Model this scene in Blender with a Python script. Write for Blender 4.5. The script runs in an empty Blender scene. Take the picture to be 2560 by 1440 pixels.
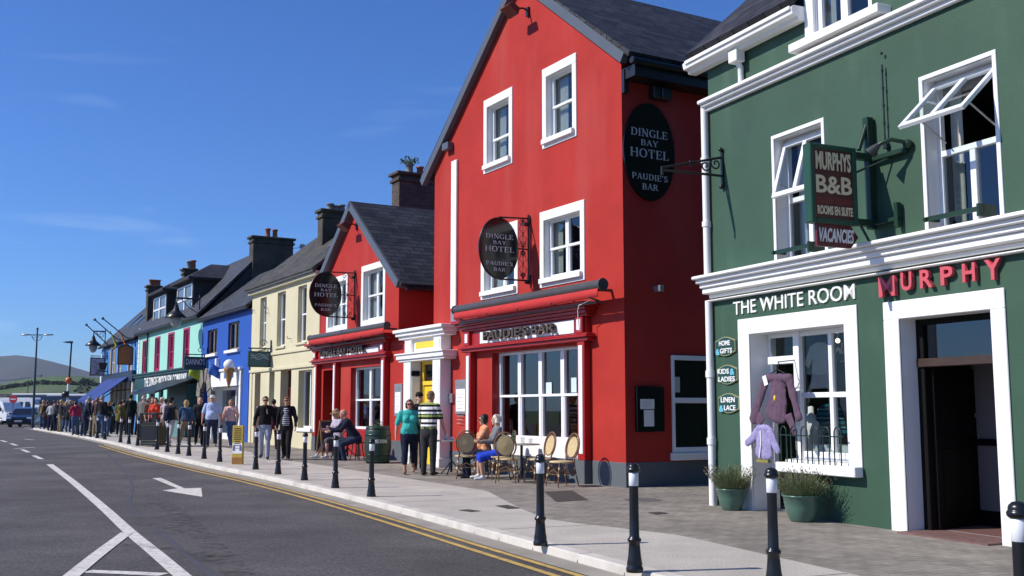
import bpy, bmesh, math, random
import numpy as np
from mathutils import Vector, Matrix
from mathutils.geometry import tessellate_polygon
S = bpy.context.scene
random.seed(7)
# ------------------------------------------------------------------ camera, sky, sun, exposure
F = 2650.0                      # focal length in photo pixels (2560 wide)
TH = math.atan(307 / 2650)      # camera pitch
CZ = 1.40                       # eye height over the near pavement
cam = bpy.data.cameras.new("camera")
cam.sensor_width = 36.0
cam.lens = 36.0 * F / 2560
cam.clip_start = 0.1
cam.clip_end = 40000
cam_ob = bpy.data.objects.new("camera", cam)
S.collection.objects.link(cam_ob)
cam_ob.location = (0, 0, CZ)
cam_ob.rotation_euler = (math.pi / 2 + TH, 0, 0)
S.camera = cam_ob
SUN_EL = math.radians(39)
SUN_DIR = Vector((-1.0, -0.20, 0)).normalized() * math.cos(SUN_EL) + Vector((0, 0, math.sin(SUN_EL)))
sun = bpy.data.lights.new("sun", 'SUN')
sun.energy = 5.0
sun.angle = math.radians(0.5)
sun.color = (1.0, 0.93, 0.83)
sun_ob = bpy.data.objects.new("sun", sun)
S.collection.objects.link(sun_ob)
sun_ob.rotation_euler = SUN_DIR.to_track_quat('Z', 'Y').to_euler()
world = bpy.data.worlds.new("World")
S.world = world
world.use_nodes = True
nt = world.node_tree
nt.nodes.clear()
N = nt.nodes.new
out = N('ShaderNodeOutputWorld')
bg = N('ShaderNodeBackground')
sky = N('ShaderNodeTexSky')
sky.sky_type = 'NISHITA'
sky.sun_disc = False
sky.sun_elevation = SUN_EL
sky.sun_rotation = math.atan2(SUN_DIR.x, SUN_DIR.y)
sky.altitude = 0
sky.air_density = 1.0
sky.dust_density = 0.15
sky.ozone_density = 4.0
bg.inputs['Strength'].default_value = 0.084
# thin wisps of cirrus
tc = N('ShaderNodeTexCoord'); mp = N('ShaderNodeMapping'); nz = N('ShaderNodeTexNoise'); rp = N('ShaderNodeValToRGB')
mp.inputs['Scale'].default_value = (2.6, 2.6, 17)
mp.inputs['Rotation'].default_value = (0.0, -0.07, 0)
mp.inputs['Location'].default_value = (3.1, 1.7, 0.55)
nz.inputs['Scale'].default_value = 1.7; nz.inputs['Detail'].default_value = 7; nz.inputs['Distortion'].default_value = 0.7
rp.color_ramp.elements[0].position = 0.60; rp.color_ramp.elements[1].position = 0.90
sp = N('ShaderNodeSeparateXYZ'); mr = N('ShaderNodeMapRange')
mr.inputs['From Min'].default_value = 0.40; mr.inputs['From Max'].default_value = 0.08
mu = N('ShaderNodeMath'); mu.operation = 'MULTIPLY'; mu2 = N('ShaderNodeMath'); mu2.operation = 'MULTIPLY'; mu2.inputs[1].default_value = 0.6
mx = N('ShaderNodeMix'); mx.data_type = 'RGBA'
mx.inputs['B'].default_value = (6.5, 8.6, 11.5, 1)
L = nt.links.new
L(tc.outputs['Generated'], mp.inputs['Vector']); L(mp.outputs['Vector'], nz.inputs['Vector']); L(nz.outputs['Fac'], rp.inputs['Fac'])
L(tc.outputs['Generated'], sp.inputs[0]); L(sp.outputs['Z'], mr.inputs['Value'])
L(rp.outputs['Color'], mu.inputs[0]); L(mr.outputs['Result'], mu.inputs[1]); L(mu.outputs[0], mu2.inputs[0]); L(mu2.outputs[0], mx.inputs['Factor'])
wb = N('ShaderNodeMix'); wb.data_type = 'RGBA'; wb.blend_type = 'MULTIPLY'; wb.inputs['Factor'].default_value = 1; wb.inputs['B'].default_value = (0.60, 0.97, 1.62, 1)
L(sky.outputs['Color'], wb.inputs['A']); L(wb.outputs['Result'], mx.inputs['A']); L(mx.outputs['Result'], bg.inputs['Color']); L(bg.outputs[0], out.inputs['Surface'])
S.view_settings.view_transform = 'Standard'
S.view_settings.look = 'None'
S.view_settings.exposure = 0.1
S.view_settings.gamma = 1.0
S.cycles.max_bounces = 8
S.cycles.transparent_max_bounces = 16

# ------------------------------------------------------------------ photo geometry (authoring helpers)
def ray(px, py):
    x = (px - 1280) / F; u = (720 - py) / F
    return (x, math.cos(TH) - u * math.sin(TH), math.sin(TH) + u * math.cos(TH))
def gz(y):                                     # the street climbs gently away from us
    t = min(1, max(0, (y - 16) / 26)); return .25 * (3 * t * t - 2 * t ** 3)
ROADZ = -0.085
def gp(px, py, dz=0.0):                        # where a ray meets the ground + dz
    d = ray(px, py); z = dz
    for _ in range(12):
        t = (z - CZ) / d[2]; z = gz(d[1] * t) + dz
    return Vector((d[0] * t, d[1] * t, z))
class Fac:                                     # a street front: s along it (to the right), d into the house, z up
    def __init__(s, px, py, al):
        s.a = math.radians(al); d = ray(px, py); t = -CZ / d[2]; s.O = (d[0] * t, d[1] * t)
        s.e = (math.sin(s.a), -math.cos(s.a)); s.n = (math.cos(s.a), math.sin(s.a)); s.rot = s.a - math.pi / 2
    def sz(s, px, py, d=0.0):
        r = ray(px, py)
        t = (s.O[0] * s.n[0] + s.O[1] * s.n[1] + d) / (r[0] * s.n[0] + r[1] * s.n[1])
        x, y = r[0] * t, r[1] * t
        return ((x - s.O[0]) * s.e[0] + (y - s.O[1]) * s.e[1], CZ + r[2] * t)
    def S(s, px, py, d=0.0): return s.sz(px, py, d)[0]
    def Z(s, px, py, d=0.0): return s.sz(px, py, d)[1]
    def dz(s, sv, px, py):                     # on the plane s = sv (a side wall, a projecting sign)
        r = ray(px, py); k = s.O[0] * s.e[0] + s.O[1] * s.e[1] + sv
        t = k / (r[0] * s.e[0] + r[1] * s.e[1]); x, y = r[0] * t, r[1] * t
        return ((x - s.O[0]) * s.n[0] + (y - s.O[1]) * s.n[1], CZ + r[2] * t)
    def P(s, sv, d=0.0, z=0.0):
        return Vector((s.O[0] + s.e[0] * sv + s.n[0] * d, s.O[1] + s.e[1] * sv + s.n[1] * d, z))
R = Fac(1566, 1222, 30.17)
G = Fac(1793, 1264, 24.4)

# ------------------------------------------------------------------ mesh builder
class MB:
    def __init__(s, off=(0, 0, 0)): s.v = []; s.f = []; s.m = []; s.sm = []; s.o = off
    def _add(s, vs, fs, m=0, smooth=False):
        b = len(s.v); o = s.o
        s.v += [(p[0] + o[0], p[1] + o[1], p[2] + o[2]) for p in vs]
        for f in fs: s.f.append([i + b for i in f]); s.m.append(m); s.sm.append(smooth)
        return s
    def box(s, x0, x1, y0, y1, z0, z1, m=0):
        if x0 > x1: x0, x1 = x1, x0
        if y0 > y1: y0, y1 = y1, y0
        if z0 > z1: z0, z1 = z1, z0
        v = [(x, y, z) for z in (z0, z1) for y in (y0, y1) for x in (x0, x1)]
        return s._add(v, [(0, 2, 3, 1), (4, 5, 7, 6), (0, 1, 5, 4), (2, 6, 7, 3), (0, 4, 6, 2), (1, 3, 7, 5)], m)
    def poly(s, pts, m=0): return s._add(pts, [list(range(len(pts)))], m)
    def prism(s, pts, lo, hi, ax='y', m=0, smooth=False):     # closed outline extruded along an axis
        n = len(pts)
        mk = {'y': lambda a, b, t: (a, t, b), 'x': lambda a, b, t: (t, a, b), 'z': lambda a, b, t: (a, b, t)}[ax]
        v = [mk(a, b, lo) for a, b in pts] + [mk(a, b, hi) for a, b in pts]
        s._add(v, [list(range(n))[::-1], list(range(n, 2 * n))], m)
        return s._add(v, [(i, (i + 1) % n, n + (i + 1) % n, n + i) for i in range(n)], m, smooth)
    def tube(s, pts, r, n=8, m=0, flat=1.0, smooth=True):
        pts = [Vector(p) for p in pts]; k = len(pts)
        rs = r if isinstance(r, (list, tuple)) else [r] * k
        v = []; u = None
        for i in range(k):
            t = (pts[min(i + 1, k - 1)] - pts[max(i - 1, 0)])
            t = t.normalized() if t.length > 1e-9 else Vector((0, 0, 1))
            if u is None:
                a = Vector((1, 0, 0)) if abs(t.x) < .9 else Vector((0, 1, 0)); u = (a - t * a.dot(t)).normalized()
            else:
                u = (u - t * u.dot(t)); u = u.normalized() if u.length > 1e-6 else t.orthogonal().normalized()
            w = t.cross(u)
            for j in range(n):
                a = 2 * math.pi * j / n
                v.append(pts[i] + u * (math.cos(a) * rs[i]) + w * (math.sin(a) * rs[i] * flat))
        s._add(v, [(i * n + j, i * n + (j + 1) % n, (i + 1) * n + (j + 1) % n, (i + 1) * n + j) for i in range(k - 1) for j in range(n)], m, smooth)
        return s._add(v, [list(range(n))[::-1], list(range((k - 1) * n, k * n))], m)
    def lathe(s, prof, c=(0, 0, 0), n=20, m=0, smooth=True, sx=1, sy=1):
        k = len(prof); v = []
        for r, z in prof:
            for j in range(n):
                a = 2 * math.pi * j / n; v.append((c[0] + math.cos(a) * r * sx, c[1] + math.sin(a) * r * sy, c[2] + z))
        s._add(v, [(i * n + j, i * n + (j + 1) % n, (i + 1) * n + (j + 1) % n, (i + 1) * n + j) for i in range(k - 1) for j in range(n)], m, smooth)
        return s._add(v, [list(range(n))[::-1], list(range((k - 1) * n, k * n))], m)
    def ball(s, c, r, n=12, k=8, m=0, M=None):
        if not isinstance(r, (list, tuple)): r = (r, r, r)
        v = []
        for i in range(1, k):
            a = math.pi * i / k
            for j in range(n):
                b = 2 * math.pi * j / n
                p = Vector((math.sin(a) * math.cos(b) * r[0], math.sin(a) * math.sin(b) * r[1], math.cos(a) * r[2]))
                if M is not None: p = M @ p
                v.append(p + Vector(c))
        t = Vector((0, 0, r[2])); t = M @ t if M is not None else t
        v += [Vector(c) + t, Vector(c) - t]; T = len(v) - 2
        f = [(i * n + j, i * n + (j + 1) % n, (i + 1) * n + (j + 1) % n, (i + 1) * n + j) for i in range(k - 2) for j in range(n)]
        f += [(T, (j + 1) % n, j) for j in range(n)] + [(T + 1, (k - 2) * n + j, (k - 2) * n + (j + 1) % n) for j in range(n)]
        return s._add(v, f, m, True)
    def mesh(s, name, mats):
        me = bpy.data.meshes.new(name)
        me.from_pydata([tuple(p) for p in s.v], [], s.f)
        for mt in (mats if isinstance(mats, (list, tuple)) else [mats]): me.materials.append(mt)
        me.polygons.foreach_set('material_index', s.m)
        me.polygons.foreach_set('use_smooth', s.sm)
        uv = me.uv_layers.new(name='UVMap')
        Z = Vector((0, 0, 1))
        for p in me.polygons:
            n = p.normal; u = Z.cross(n)
            u = u.normalized() if u.length > .05 else Vector((1, 0, 0))
            w = n.cross(u)
            for li in p.loop_indices:
                q = me.vertices[me.loops[li].vertex_index].co
                uv.data[li].uv = (q.dot(u), q.dot(w))
        me.update()
        return me
    def build(s, name, mats, parent=None, bevel=0.0, loc=None, rz=0.0):
        o = bpy.data.objects.new(name, s.mesh(name, mats)); S.collection.objects.link(o)
        if parent is not None: o.parent = parent
        if loc is not None: o.location = loc; o.rotation_euler = (0, 0, rz)
        if bevel:
            b = o.modifiers.new('bevel', 'BEVEL'); b.width = bevel; b.segments = 1; b.limit_method = 'ANGLE'; b.angle_limit = .7
        return o
def tag(o, label, cat, group=None):
    o['label'] = label; o['category'] = cat
    if group: o['group'] = group
    return o
def structure(o): o['kind'] = 'structure'; return o
def empty(name, label, cat, loc, rz=0.0, group=None):
    o = bpy.data.objects.new(name, None); S.collection.objects.link(o)
    o.empty_display_size = .3; o.location = loc; o.rotation_euler = (0, 0, rz)
    return tag(o, label, cat, group)
def copy_tree(o, parent=None):
    c = o.copy(); S.collection.objects.link(c)
    if parent is not None: c.parent = parent
    for ch in o.children: copy_tree(ch, c)
    return c

# ------------------------------------------------------------------ materials
MAT = {}
def lin(c):
    if isinstance(c, str):
        c = [int(c[i:i + 2], 16) / 255 for i in (0, 2, 4)]
        c = [x / 12.92 if x <= .04045 else ((x + .055) / 1.055) ** 2.4 for x in c]
    return tuple(c)
def mat(name, col, rough=.7, var=.08, scale=1.5, bump=0.0, bscale=60, metal=0, spec=.4, stretch=(1, 1, 1), dirt=None, coat=0, det=5):
    if name in MAT: return MAT[name]
    m = bpy.data.materials.new(name); m.use_nodes = True; t = m.node_tree; b = t.nodes['Principled BSDF']
    col = lin(col)
    b.inputs['Roughness'].default_value = rough; b.inputs['Metallic'].default_value = metal
    b.inputs['Specular IOR Level'].default_value = spec; b.inputs['Coat Weight'].default_value = coat
    A = t.nodes.new; k = t.links.new
    tcn = A('ShaderNodeTexCoord'); mpn = A('ShaderNodeMapping'); mpn.inputs['Scale'].default_value = stretch
    k(tcn.outputs['Object'], mpn.inputs['Vector'])
    if var:
        n = A('ShaderNodeTexNoise'); n.inputs['Scale'].default_value = scale; n.inputs['Detail'].default_value = det
        n.inputs['Roughness'].default_value = .65
        r = A('ShaderNodeValToRGB'); r.color_ramp.elements[0].position = .28; r.color_ramp.elements[1].position = .72
        r.color_ramp.elements[0].color = (*[min(1, c * (1 - var)) for c in col], 1)
        r.color_ramp.elements[1].color = (*[min(1, c * (1 + var)) for c in col], 1)
        k(mpn.outputs[0], n.inputs['Vector']); k(n.outputs['Fac'], r.inputs['Fac']); o = r.outputs['Color']
        if dirt:
            n2 = A('ShaderNodeTexNoise'); n2.inputs['Scale'].default_value = dirt[1]; n2.inputs['Detail'].default_value = 8
            r2 = A('ShaderNodeMapRange'); r2.inputs['From Min'].default_value = dirt[2]; r2.inputs['From Max'].default_value = dirt[2] + .18
            r2.inputs['To Max'].default_value = dirt[3]
            x = A('ShaderNodeMix'); x.data_type = 'RGBA'; x.inputs['B'].default_value = (*lin(dirt[0]), 1)
            mp2 = A('ShaderNodeMapping'); mp2.inputs['Scale'].default_value = dirt[4] if len(dirt) > 4 else (1, 1, 1); k(tcn.outputs['Object'], mp2.inputs['Vector'])
            k(mp2.outputs[0], n2.inputs['Vector']); k(n2.outputs['Fac'], r2.inputs['Value']); k(r2.outputs[0], x.inputs['Factor'])
            k(o, x.inputs['A']); o = x.outputs['Result']
        k(o, b.inputs['Base Color'])
    else: b.inputs['Base Color'].default_value = (*col, 1)
    if bump:
        n3 = A('ShaderNodeTexNoise'); n3.inputs['Scale'].default_value = bscale; n3.inputs['Detail'].default_value = 4
        bp = A('ShaderNodeBump'); bp.inputs['Strength'].default_value = bump; bp.inputs['Distance'].default_value = .01
        k(tcn.outputs['Object'], n3.inputs['Vector']); k(n3.outputs['Fac'], bp.inputs['Height']); k(bp.outputs[0], b.inputs['Normal'])
    MAT[name] = m; return m
def brick(name, c1, c2, mortar, w, h, gap=.012, rough=.8, bump=.35, rot=0, off=.5, noise=.25, spec=.3):
    m = bpy.data.materials.new(name); m.use_nodes = True; t = m.node_tree; b = t.nodes['Principled BSDF']
    A = t.nodes.new; k = t.links.new
    b.inputs['Roughness'].default_value = rough; b.inputs['Specular IOR Level'].default_value = spec
    tcn = A('ShaderNodeTexCoord'); mpn = A('ShaderNodeMapping'); mpn.inputs['Rotation'].default_value = (0, 0, rot)
    br = A('ShaderNodeTexBrick'); br.offset = off
    br.inputs['Color1'].default_value = (*lin(c1), 1); br.inputs['Color2'].default_value = (*lin(c2), 1); br.inputs['Mortar'].default_value = (*lin(mortar), 1)
    br.inputs['Scale'].default_value = 1; br.inputs['Brick Width'].default_value = w; br.inputs['Row Height'].default_value = h; br.inputs['Mortar Size'].default_value = gap
    br.inputs['Mortar Smooth'].default_value = .3; br.inputs['Bias'].default_value = 0
    n = A('ShaderNodeTexNoise'); n.inputs['Scale'].default_value = 1.3; n.inputs['Detail'].default_value = 8; n.inputs['Roughness'].default_value = .7
    mrn = A('ShaderNodeMapRange'); mrn.inputs['From Min'].default_value = .25; mrn.inputs['From Max'].default_value = .75
    mrn.inputs['To Min'].default_value = 1 - noise; mrn.inputs['To Max'].default_value = 1 + noise
    x = A('ShaderNodeMix'); x.data_type = 'RGBA'; x.blend_type = 'MULTIPLY'; x.inputs['Factor'].default_value = 1
    bp = A('ShaderNodeBump'); bp.inputs['Strength'].default_value = bump; bp.inputs['Distance'].default_value = .01; bp.invert = True
    k(tcn.outputs['UV'], mpn.inputs['Vector']); k(mpn.outputs[0], br.inputs['Vector']); k(tcn.outputs['Object'], n.inputs['Vector'])
    k(n.outputs['Fac'], mrn.inputs['Value']); k(br.outputs['Color'], x.inputs['A']); k(mrn.outputs[0], x.inputs['B'])
    k(x.outputs['Result'], b.inputs['Base Color']); k(br.outputs['Fac'], bp.inputs['Height']); k(bp.outputs[0], b.inputs['Normal'])
    MAT[name] = m; return m
def glass(name, tint, ior=1.5, rough=.01):
    m = bpy.data.materials.new(name); m.use_nodes = True; t = m.node_tree; A = t.nodes.new; k = t.links.new
    t.nodes.remove(t.nodes['Principled BSDF'])
    tr = A('ShaderNodeBsdfTransparent'); tr.inputs[0].default_value = (*tint, 1)
    gl = A('ShaderNodeBsdfGlossy'); gl.inputs['Roughness'].default_value = rough; gl.inputs['Color'].default_value = (.92, .95, .97, 1)
    fr = A('ShaderNodeFresnel'); fr.inputs['IOR'].default_value = ior
    ge = A('ShaderNodeNewGeometry'); iv = A('ShaderNodeMath'); iv.operation = 'SUBTRACT'; iv.inputs[0].default_value = 1; k(ge.outputs['Backfacing'], iv.inputs[1])
    ml = A('ShaderNodeMath'); ml.operation = 'MULTIPLY'; k(fr.outputs[0], ml.inputs[0]); k(iv.outputs[0], ml.inputs[1])
    x = A('ShaderNodeMixShader'); k(ml.outputs[0], x.inputs[0]); k(tr.outputs[0], x.inputs[1]); k(gl.outputs[0], x.inputs[2])
    k(x.outputs[0], t.nodes['Material Output'].inputs['Surface']); MAT[name] = m; return m
def emit(name, col, st):
    m = mat(name, col, .4, 0); b = m.node_tree.nodes['Principled BSDF']
    b.inputs['Emission Color'].default_value = (*lin(col), 1); b.inputs['Emission Strength'].default_value = st; return m
def stripes(name, cols, z0, period, axis='Z', rough=.85):     # woven stripes on a garment, bands along an object axis
    m = bpy.data.materials.new(name); m.use_nodes = True; t = m.node_tree; b = t.nodes['Principled BSDF']; A = t.nodes.new; k = t.links.new
    b.inputs['Roughness'].default_value = rough; b.inputs['Specular IOR Level'].default_value = .2
    tcn = A('ShaderNodeTexCoord'); s_ = A('ShaderNodeSeparateXYZ'); k(tcn.outputs['Object'], s_.inputs[0])
    a = A('ShaderNodeMath'); a.operation = 'SUBTRACT'; a.inputs[1].default_value = z0; k(s_.outputs[axis], a.inputs[0])
    d = A('ShaderNodeMath'); d.operation = 'DIVIDE'; d.inputs[1].default_value = period; k(a.outputs[0], d.inputs[0])
    fr = A('ShaderNodeMath'); fr.operation = 'FRACT'; k(d.outputs[0], fr.inputs[0])
    r = A('ShaderNodeValToRGB'); r.color_ramp.interpolation = 'CONSTANT'; el = r.color_ramp.elements
    while len(el) < len(cols): el.new(.5)
    for i, (p, c) in enumerate(cols): el[i].position = p; el[i].color = (*lin(c), 1)
    k(fr.outputs[0], r.inputs['Fac']); k(r.outputs['Color'], b.inputs['Base Color']); MAT[name] = m; return m

W = mat('white_paint', (.80, .80, .78), .45, .035, 2.2, .12, 45, dirt=((.55, .53, .48), 1.3, .60, .35, (1.5, 1.5, .35)))
W2 = mat('white_gloss', (.80, .81, .82), .3, .02, 3)
RED = mat('red_render', (.39, .032, .024), .6, .13, .9, .25, 70, spec=.12, dirt=((.41, .060, .048), .6, .50, .75, (1.6, 1.6, .3)))
REDG = mat('red_gloss', (.34, .014, .013), .32, .06, 2, .05, 30)
GRN = mat('green_render', (.034, .082, .051), .6, .14, .8, .3, 55, spec=.35, dirt=((.075, .15, .105), .9, .55, .55, (1.5, 1.5, .4)))
GRND = mat('dark_green_paint', (.010, .034, .020), .4, .1, 3)
YEL = mat('cream_render', (.58, .535, .36), .7, .06, 1.0, .2, 50, dirt=((.50, .45, .27), .8, .56, .5, (1.6, 1.6, .3)))
BLU = mat('blue_render', (.012, .078, .38), .6, .08, 1, .2, 50)
BLU2 = mat('mid_blue_render', (.055, .19, .46), .6, .08, 1, .2, 50)
TUR = mat('turquoise_render', (.30, .62, .52), .65, .06, 1, .2, 50, dirt=((.24, .50, .43), .8, .57, .45, (1.6, 1.6, .3)))
MAG = mat('magenta_paint', (.42, .016, .10), .45, .06, 3)
MAROON = mat('maroon_paint', (.10, .012, .018), .4, .08, 3)
YELP = mat('yellow_paint', (.80, .55, .035), .4, .05, 3)
GRY = mat('grey_plinth_paint', (.10, .115, .13), .6, .1, 2, .15, 40)
BARGE = mat('slate_blue_barge', (.085, .10, .125), .45, .08, 2)
SLATE = brick('slate_roof', (.022, .022, .027), (.050, .050, .056), (.006, .006, .007), .36, .21, .016, .62, .9, noise=.45)
SLATE2 = brick('weathered_slate_roof', (.042, .041, .039), (.095, .092, .082), (.012, .012, .011), .34, .2, .02, .8, .9, noise=.6)
SLATE3 = brick('blue_grey_slate_roof', (.034, .038, .046), (.066, .070, .080), (.010, .011, .013), .34, .2, .016, .6, .9, noise=.4)
BLK = mat('black_metal', (.012, .012, .013), .35, .1, 4, spec=.5)
BLKG = mat('black_gloss', (.006, .006, .008), .12, 0, spec=.5)
BOLL = mat('black_bollard_paint', (.010, .010, .012), .28, .15, 6, .06, 60, spec=.5, dirt=((.05, .048, .045), 5, .60, .35))
REFW = mat('reflective_white_band', (.74, .76, .80), .35, .03, 5)
IRON = mat('dark_green_iron', (.012, .03, .022), .4, .1, 5)
CHIM = mat('chimney_render', (.075, .068, .052), .9, .35, 1.6, .6, 25, dirt=((.03, .028, .022), 1.2, .5, .7))
CHBR = brick('chimney_brick', (.055, .042, .036), (.095, .070, .056), (.085, .08, .07), .23, .078, .012, .9, .6)
TERR = mat('terracotta_pot', (.32, .10, .05), .8, .15, 4)
GLASS = glass('window_glass', (.78, .82, .82), 1.85)
GLASSD = glass('dark_window_glass', (.50, .53, .54), 1.95)
CURT = mat('net_curtain', (.62, .62, .58), .9, .05, 8)
INT = mat('dim_interior', (.10, .095, .09), .9, .2, 1)
WOOD = mat('varnished_wood', (.30, .17, .055), .45, .25, 4, .05, 30, stretch=(6, 6, .6))
DWOOD = mat('dark_door_wood', (.006, .005, .005), .6, .2, 4, spec=.12, stretch=(6, 6, .6))
STEEL = mat('brushed_steel', (.42, .42, .42), .35, .06, 6, metal=.7)
PAPER = mat('white_paper', (.78, .78, .77), .8, .03, 8)
TXW = mat('white_lettering', (.78, .78, .76), .5, 0)
TXS = mat('silver_lettering', (.55, .56, .58), .4, 0)
TXC = mat('cream_lettering', (.72, .62, .40), .5, 0)
TXR = mat('pink_red_lettering', (.56, .085, .11), .45, .05, 5)
TXB = mat('sky_blue_lettering', (.16, .52, .66), .5, 0)
TXK = mat('black_lettering', (.012, .012, .014), .5, 0)

# ------------------------------------------------------------------ lettering
def text_mesh(body, bold=0.0, shear=0.0, space=1.0):
    cu = bpy.data.curves.new('lettering', 'FONT'); cu.body = body; cu.align_x = 'CENTER'; cu.offset = bold; cu.shear = shear
    cu.space_character = space; cu.resolution_u = 3; cu.extrude = .5
    o = bpy.data.objects.new('lettering', cu); S.collection.objects.link(o)
    me = bpy.data.meshes.new_from_object(o.evaluated_get(bpy.context.evaluated_depsgraph_get()))
    bpy.data.objects.remove(o); bpy.data.curves.remove(cu)
    return me
def letter(body, org, ux, uz, w, h, depth, m, parent, bold=0.0, shear=0.0, space=1.0, name='lettering'):
    """lettering fitted to a w x h box whose lower-left corner is org; ux, uz run along it; it stands `depth` off the face"""
    me = text_mesh(body, bold, shear, space)
    a = np.empty(len(me.vertices) * 3); me.vertices.foreach_get('co', a); a = a.reshape(-1, 3)
    lo, hi = a.min(0), a.max(0)
    ux, uz = np.array(ux, float), np.array(uz, float); un = np.cross(ux, uz)
    b = (a - lo) / np.maximum(hi - lo, 1e-6)
    q = np.array(org, float) + b[:, :1] * w * ux + b[:, 1:2] * h * uz + b[:, 2:] * depth * un
    me.vertices.foreach_set('co', q.ravel()); me.materials.clear(); me.materials.append(m)
    for p in me.polygons: p.material_index = 0
    me.update(); me.name = name
    o = bpy.data.objects.new(name, me); S.collection.objects.link(o); o.parent = parent
    return o
# serif capitals drawn stroke by stroke: thick stems, thin bars, feet
SG = {  # lines (x0,z0,x1,z1,w), arcs as polylines; unit height 1, advance width first
 'D': (.80, [('s', .16), ('c', [(.16, .97), (.45, .97), (.66, .80), (.70, .5), (.66, .2), (.45, .03), (.16, .03)], 1)]),
 'I': (.40, [('s', .20)]), 'L': (.66, [('s', .16), ('l', .16, .03, .6, .03, .05), ('l', .6, .0, .6, .26, .05)]),
 'N': (.86, [('t', .15), ('l', .15, .97, .70, .03, .13), ('t', .70)]),
 'G': (.84, [('c', [(.72, .80), (.60, .94), (.42, .98), (.22, .88), (.11, .66), (.10, .40), (.20, .12), (.40, .02), (.60, .06), (.70, .18)], 2), ('l', .70, .02, .70, .42, .11), ('l', .56, .42, .82, .42, .05)]),
 'E': (.70, [('s', .16), ('l', .16, .97, .60, .97, .05), ('l', .16, .52, .48, .52, .05), ('l', .16, .03, .62, .03, .05), ('l', .60, .78, .60, .98, .05), ('l', .62, .02, .62, .25, .05), ('l', .48, .42, .48, .62, .05)]),
 'B': (.74, [('s', .16), ('c', [(.16, .97), (.42, .96), (.54, .86), (.54, .66), (.42, .54), (.16, .52)], 1), ('c', [(.16, .52), (.46, .51), (.62, .40), (.62, .16), (.46, .04), (.16, .03)], 1)]),
 'A': (.84, [('l', .40, 1, .12, .02, .055), ('l', .40, 1, .70, .02, .13), ('l', .22, .34, .60, .34, .05), ('l', .02, .02, .24, .02, .05), ('l', .56, .02, .84, .02, .05)]),
 'Y': (.80, [('l', .08, .98, .40, .48, .13), ('l', .72, .98, .40, .48, .055), ('l', .40, .5, .40, 0, .13), ('l', .28, .02, .54, .02, .05), ('l', 0, .98, .24, .98, .05), ('l', .60, .98, .82, .98, .05)]),
 'H': (.90, [('s', .16), ('s', .72), ('l', .16, .5, .72, .5, .05)]),
 'O': (.88, [('c', [(.42, .98), (.20, .90), (.09, .66), (.09, .34), (.20, .10), (.42, .02), (.64, .10), (.75, .34), (.75, .66), (.64, .90), (.42, .98)], 3)]),
 'T': (.76, [('l', .37, 1, .37, 0, .13), ('l', .24, .02, .5, .02, .05), ('l', .05, .97, .69, .97, .05), ('l', .05, .76, .05, .98, .05), ('l', .69, .76, .69, .98, .05)]),
 'P': (.70, [('s', .16), ('c', [(.16, .97), (.45, .96), (.60, .84), (.60, .60), (.45, .48), (.16, .46)], 1)]),
 'U': (.84, [('l', .16, .98, .16, .30, .13), ('c', [(.16, .32), (.22, .10), (.42, .02), (.60, .10), (.66, .32)], 0), ('l', .66, .98, .66, .30, .055), ('l', .04, .98, .30, .98, .05), ('l', .54, .98, .80, .98, .05)]),
 'R': (.78, [('s', .16), ('c', [(.16, .97), (.45, .96), (.58, .84), (.58, .64), (.45, .52), (.16, .50)], 1), ('l', .38, .52, .68, .02, .12), ('l', .62, .02, .80, .02, .05)]),
 'S': (.64, [('c', [(.50, .80), (.42, .94), (.28, .98), (.14, .90), (.12, .72), (.26, .58), (.42, .46), (.54, .32), (.52, .12), (.34, .02), (.16, .08), (.09, .24)], 2)]),
 "'": (.22, [('l', .10, 1.02, .08, .76, .09)])}
def serif(txt, org, ux, uz, w, h, depth, m, parent, name='lettering'):
    ux, uz = Vector(ux), Vector(uz); un = ux.cross(uz); org = Vector(org)
    polys = []; x = 0.0
    def seg(a, b, c, d, wd, x):
        L_ = math.hypot(c - a, d - b) or 1e-6; nx, nz_ = -(d - b) / L_ * wd / 2, (c - a) / L_ * wd / 2
        polys.append([(x + a + nx, b + nz_), (x + c + nx, d + nz_), (x + c - nx, d - nz_), (x + a - nx, b - nz_)])
    for ch in txt:
        adv, st = SG[ch]
        for s_ in st:
            if s_[0] in 'st':
                p = s_[1]; wd = .13 if s_[0] == 's' else .06
                seg(p, 0, p, 1, wd, x); seg(p - .13, .02, p + .13, .02, .05, x); seg(p - .13, .98, p + .13, .98, .05, x)
            elif s_[0] == 'l': seg(*s_[1:], x)
            else:
                pts = s_[1]
                for (a, b), (c, d) in zip(pts, pts[1:]):
                    v = abs(d - b) / (math.hypot(c - a, d - b) or 1)
                    seg(a, b, c, d, .05 + .085 * v, x)
        x += adv + .06
    x -= .06; mb = MB(); k = 0
    for p in polys:
        e = depth * (1 + .02 * (k % 7)); k += 1
        v = [org + ux * (a / x * w) + uz * (b * h) for a, b in p]
        t = [q + un * e for q in v]
        mb._add(v + t, [(4, 5, 6, 7), (0, 1, 5, 4), (1, 2, 6, 5), (2, 3, 7, 6), (3, 0, 4, 7)])
    return mb.build(name, m, parent)
from mathutils import noise as mnoise
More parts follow.
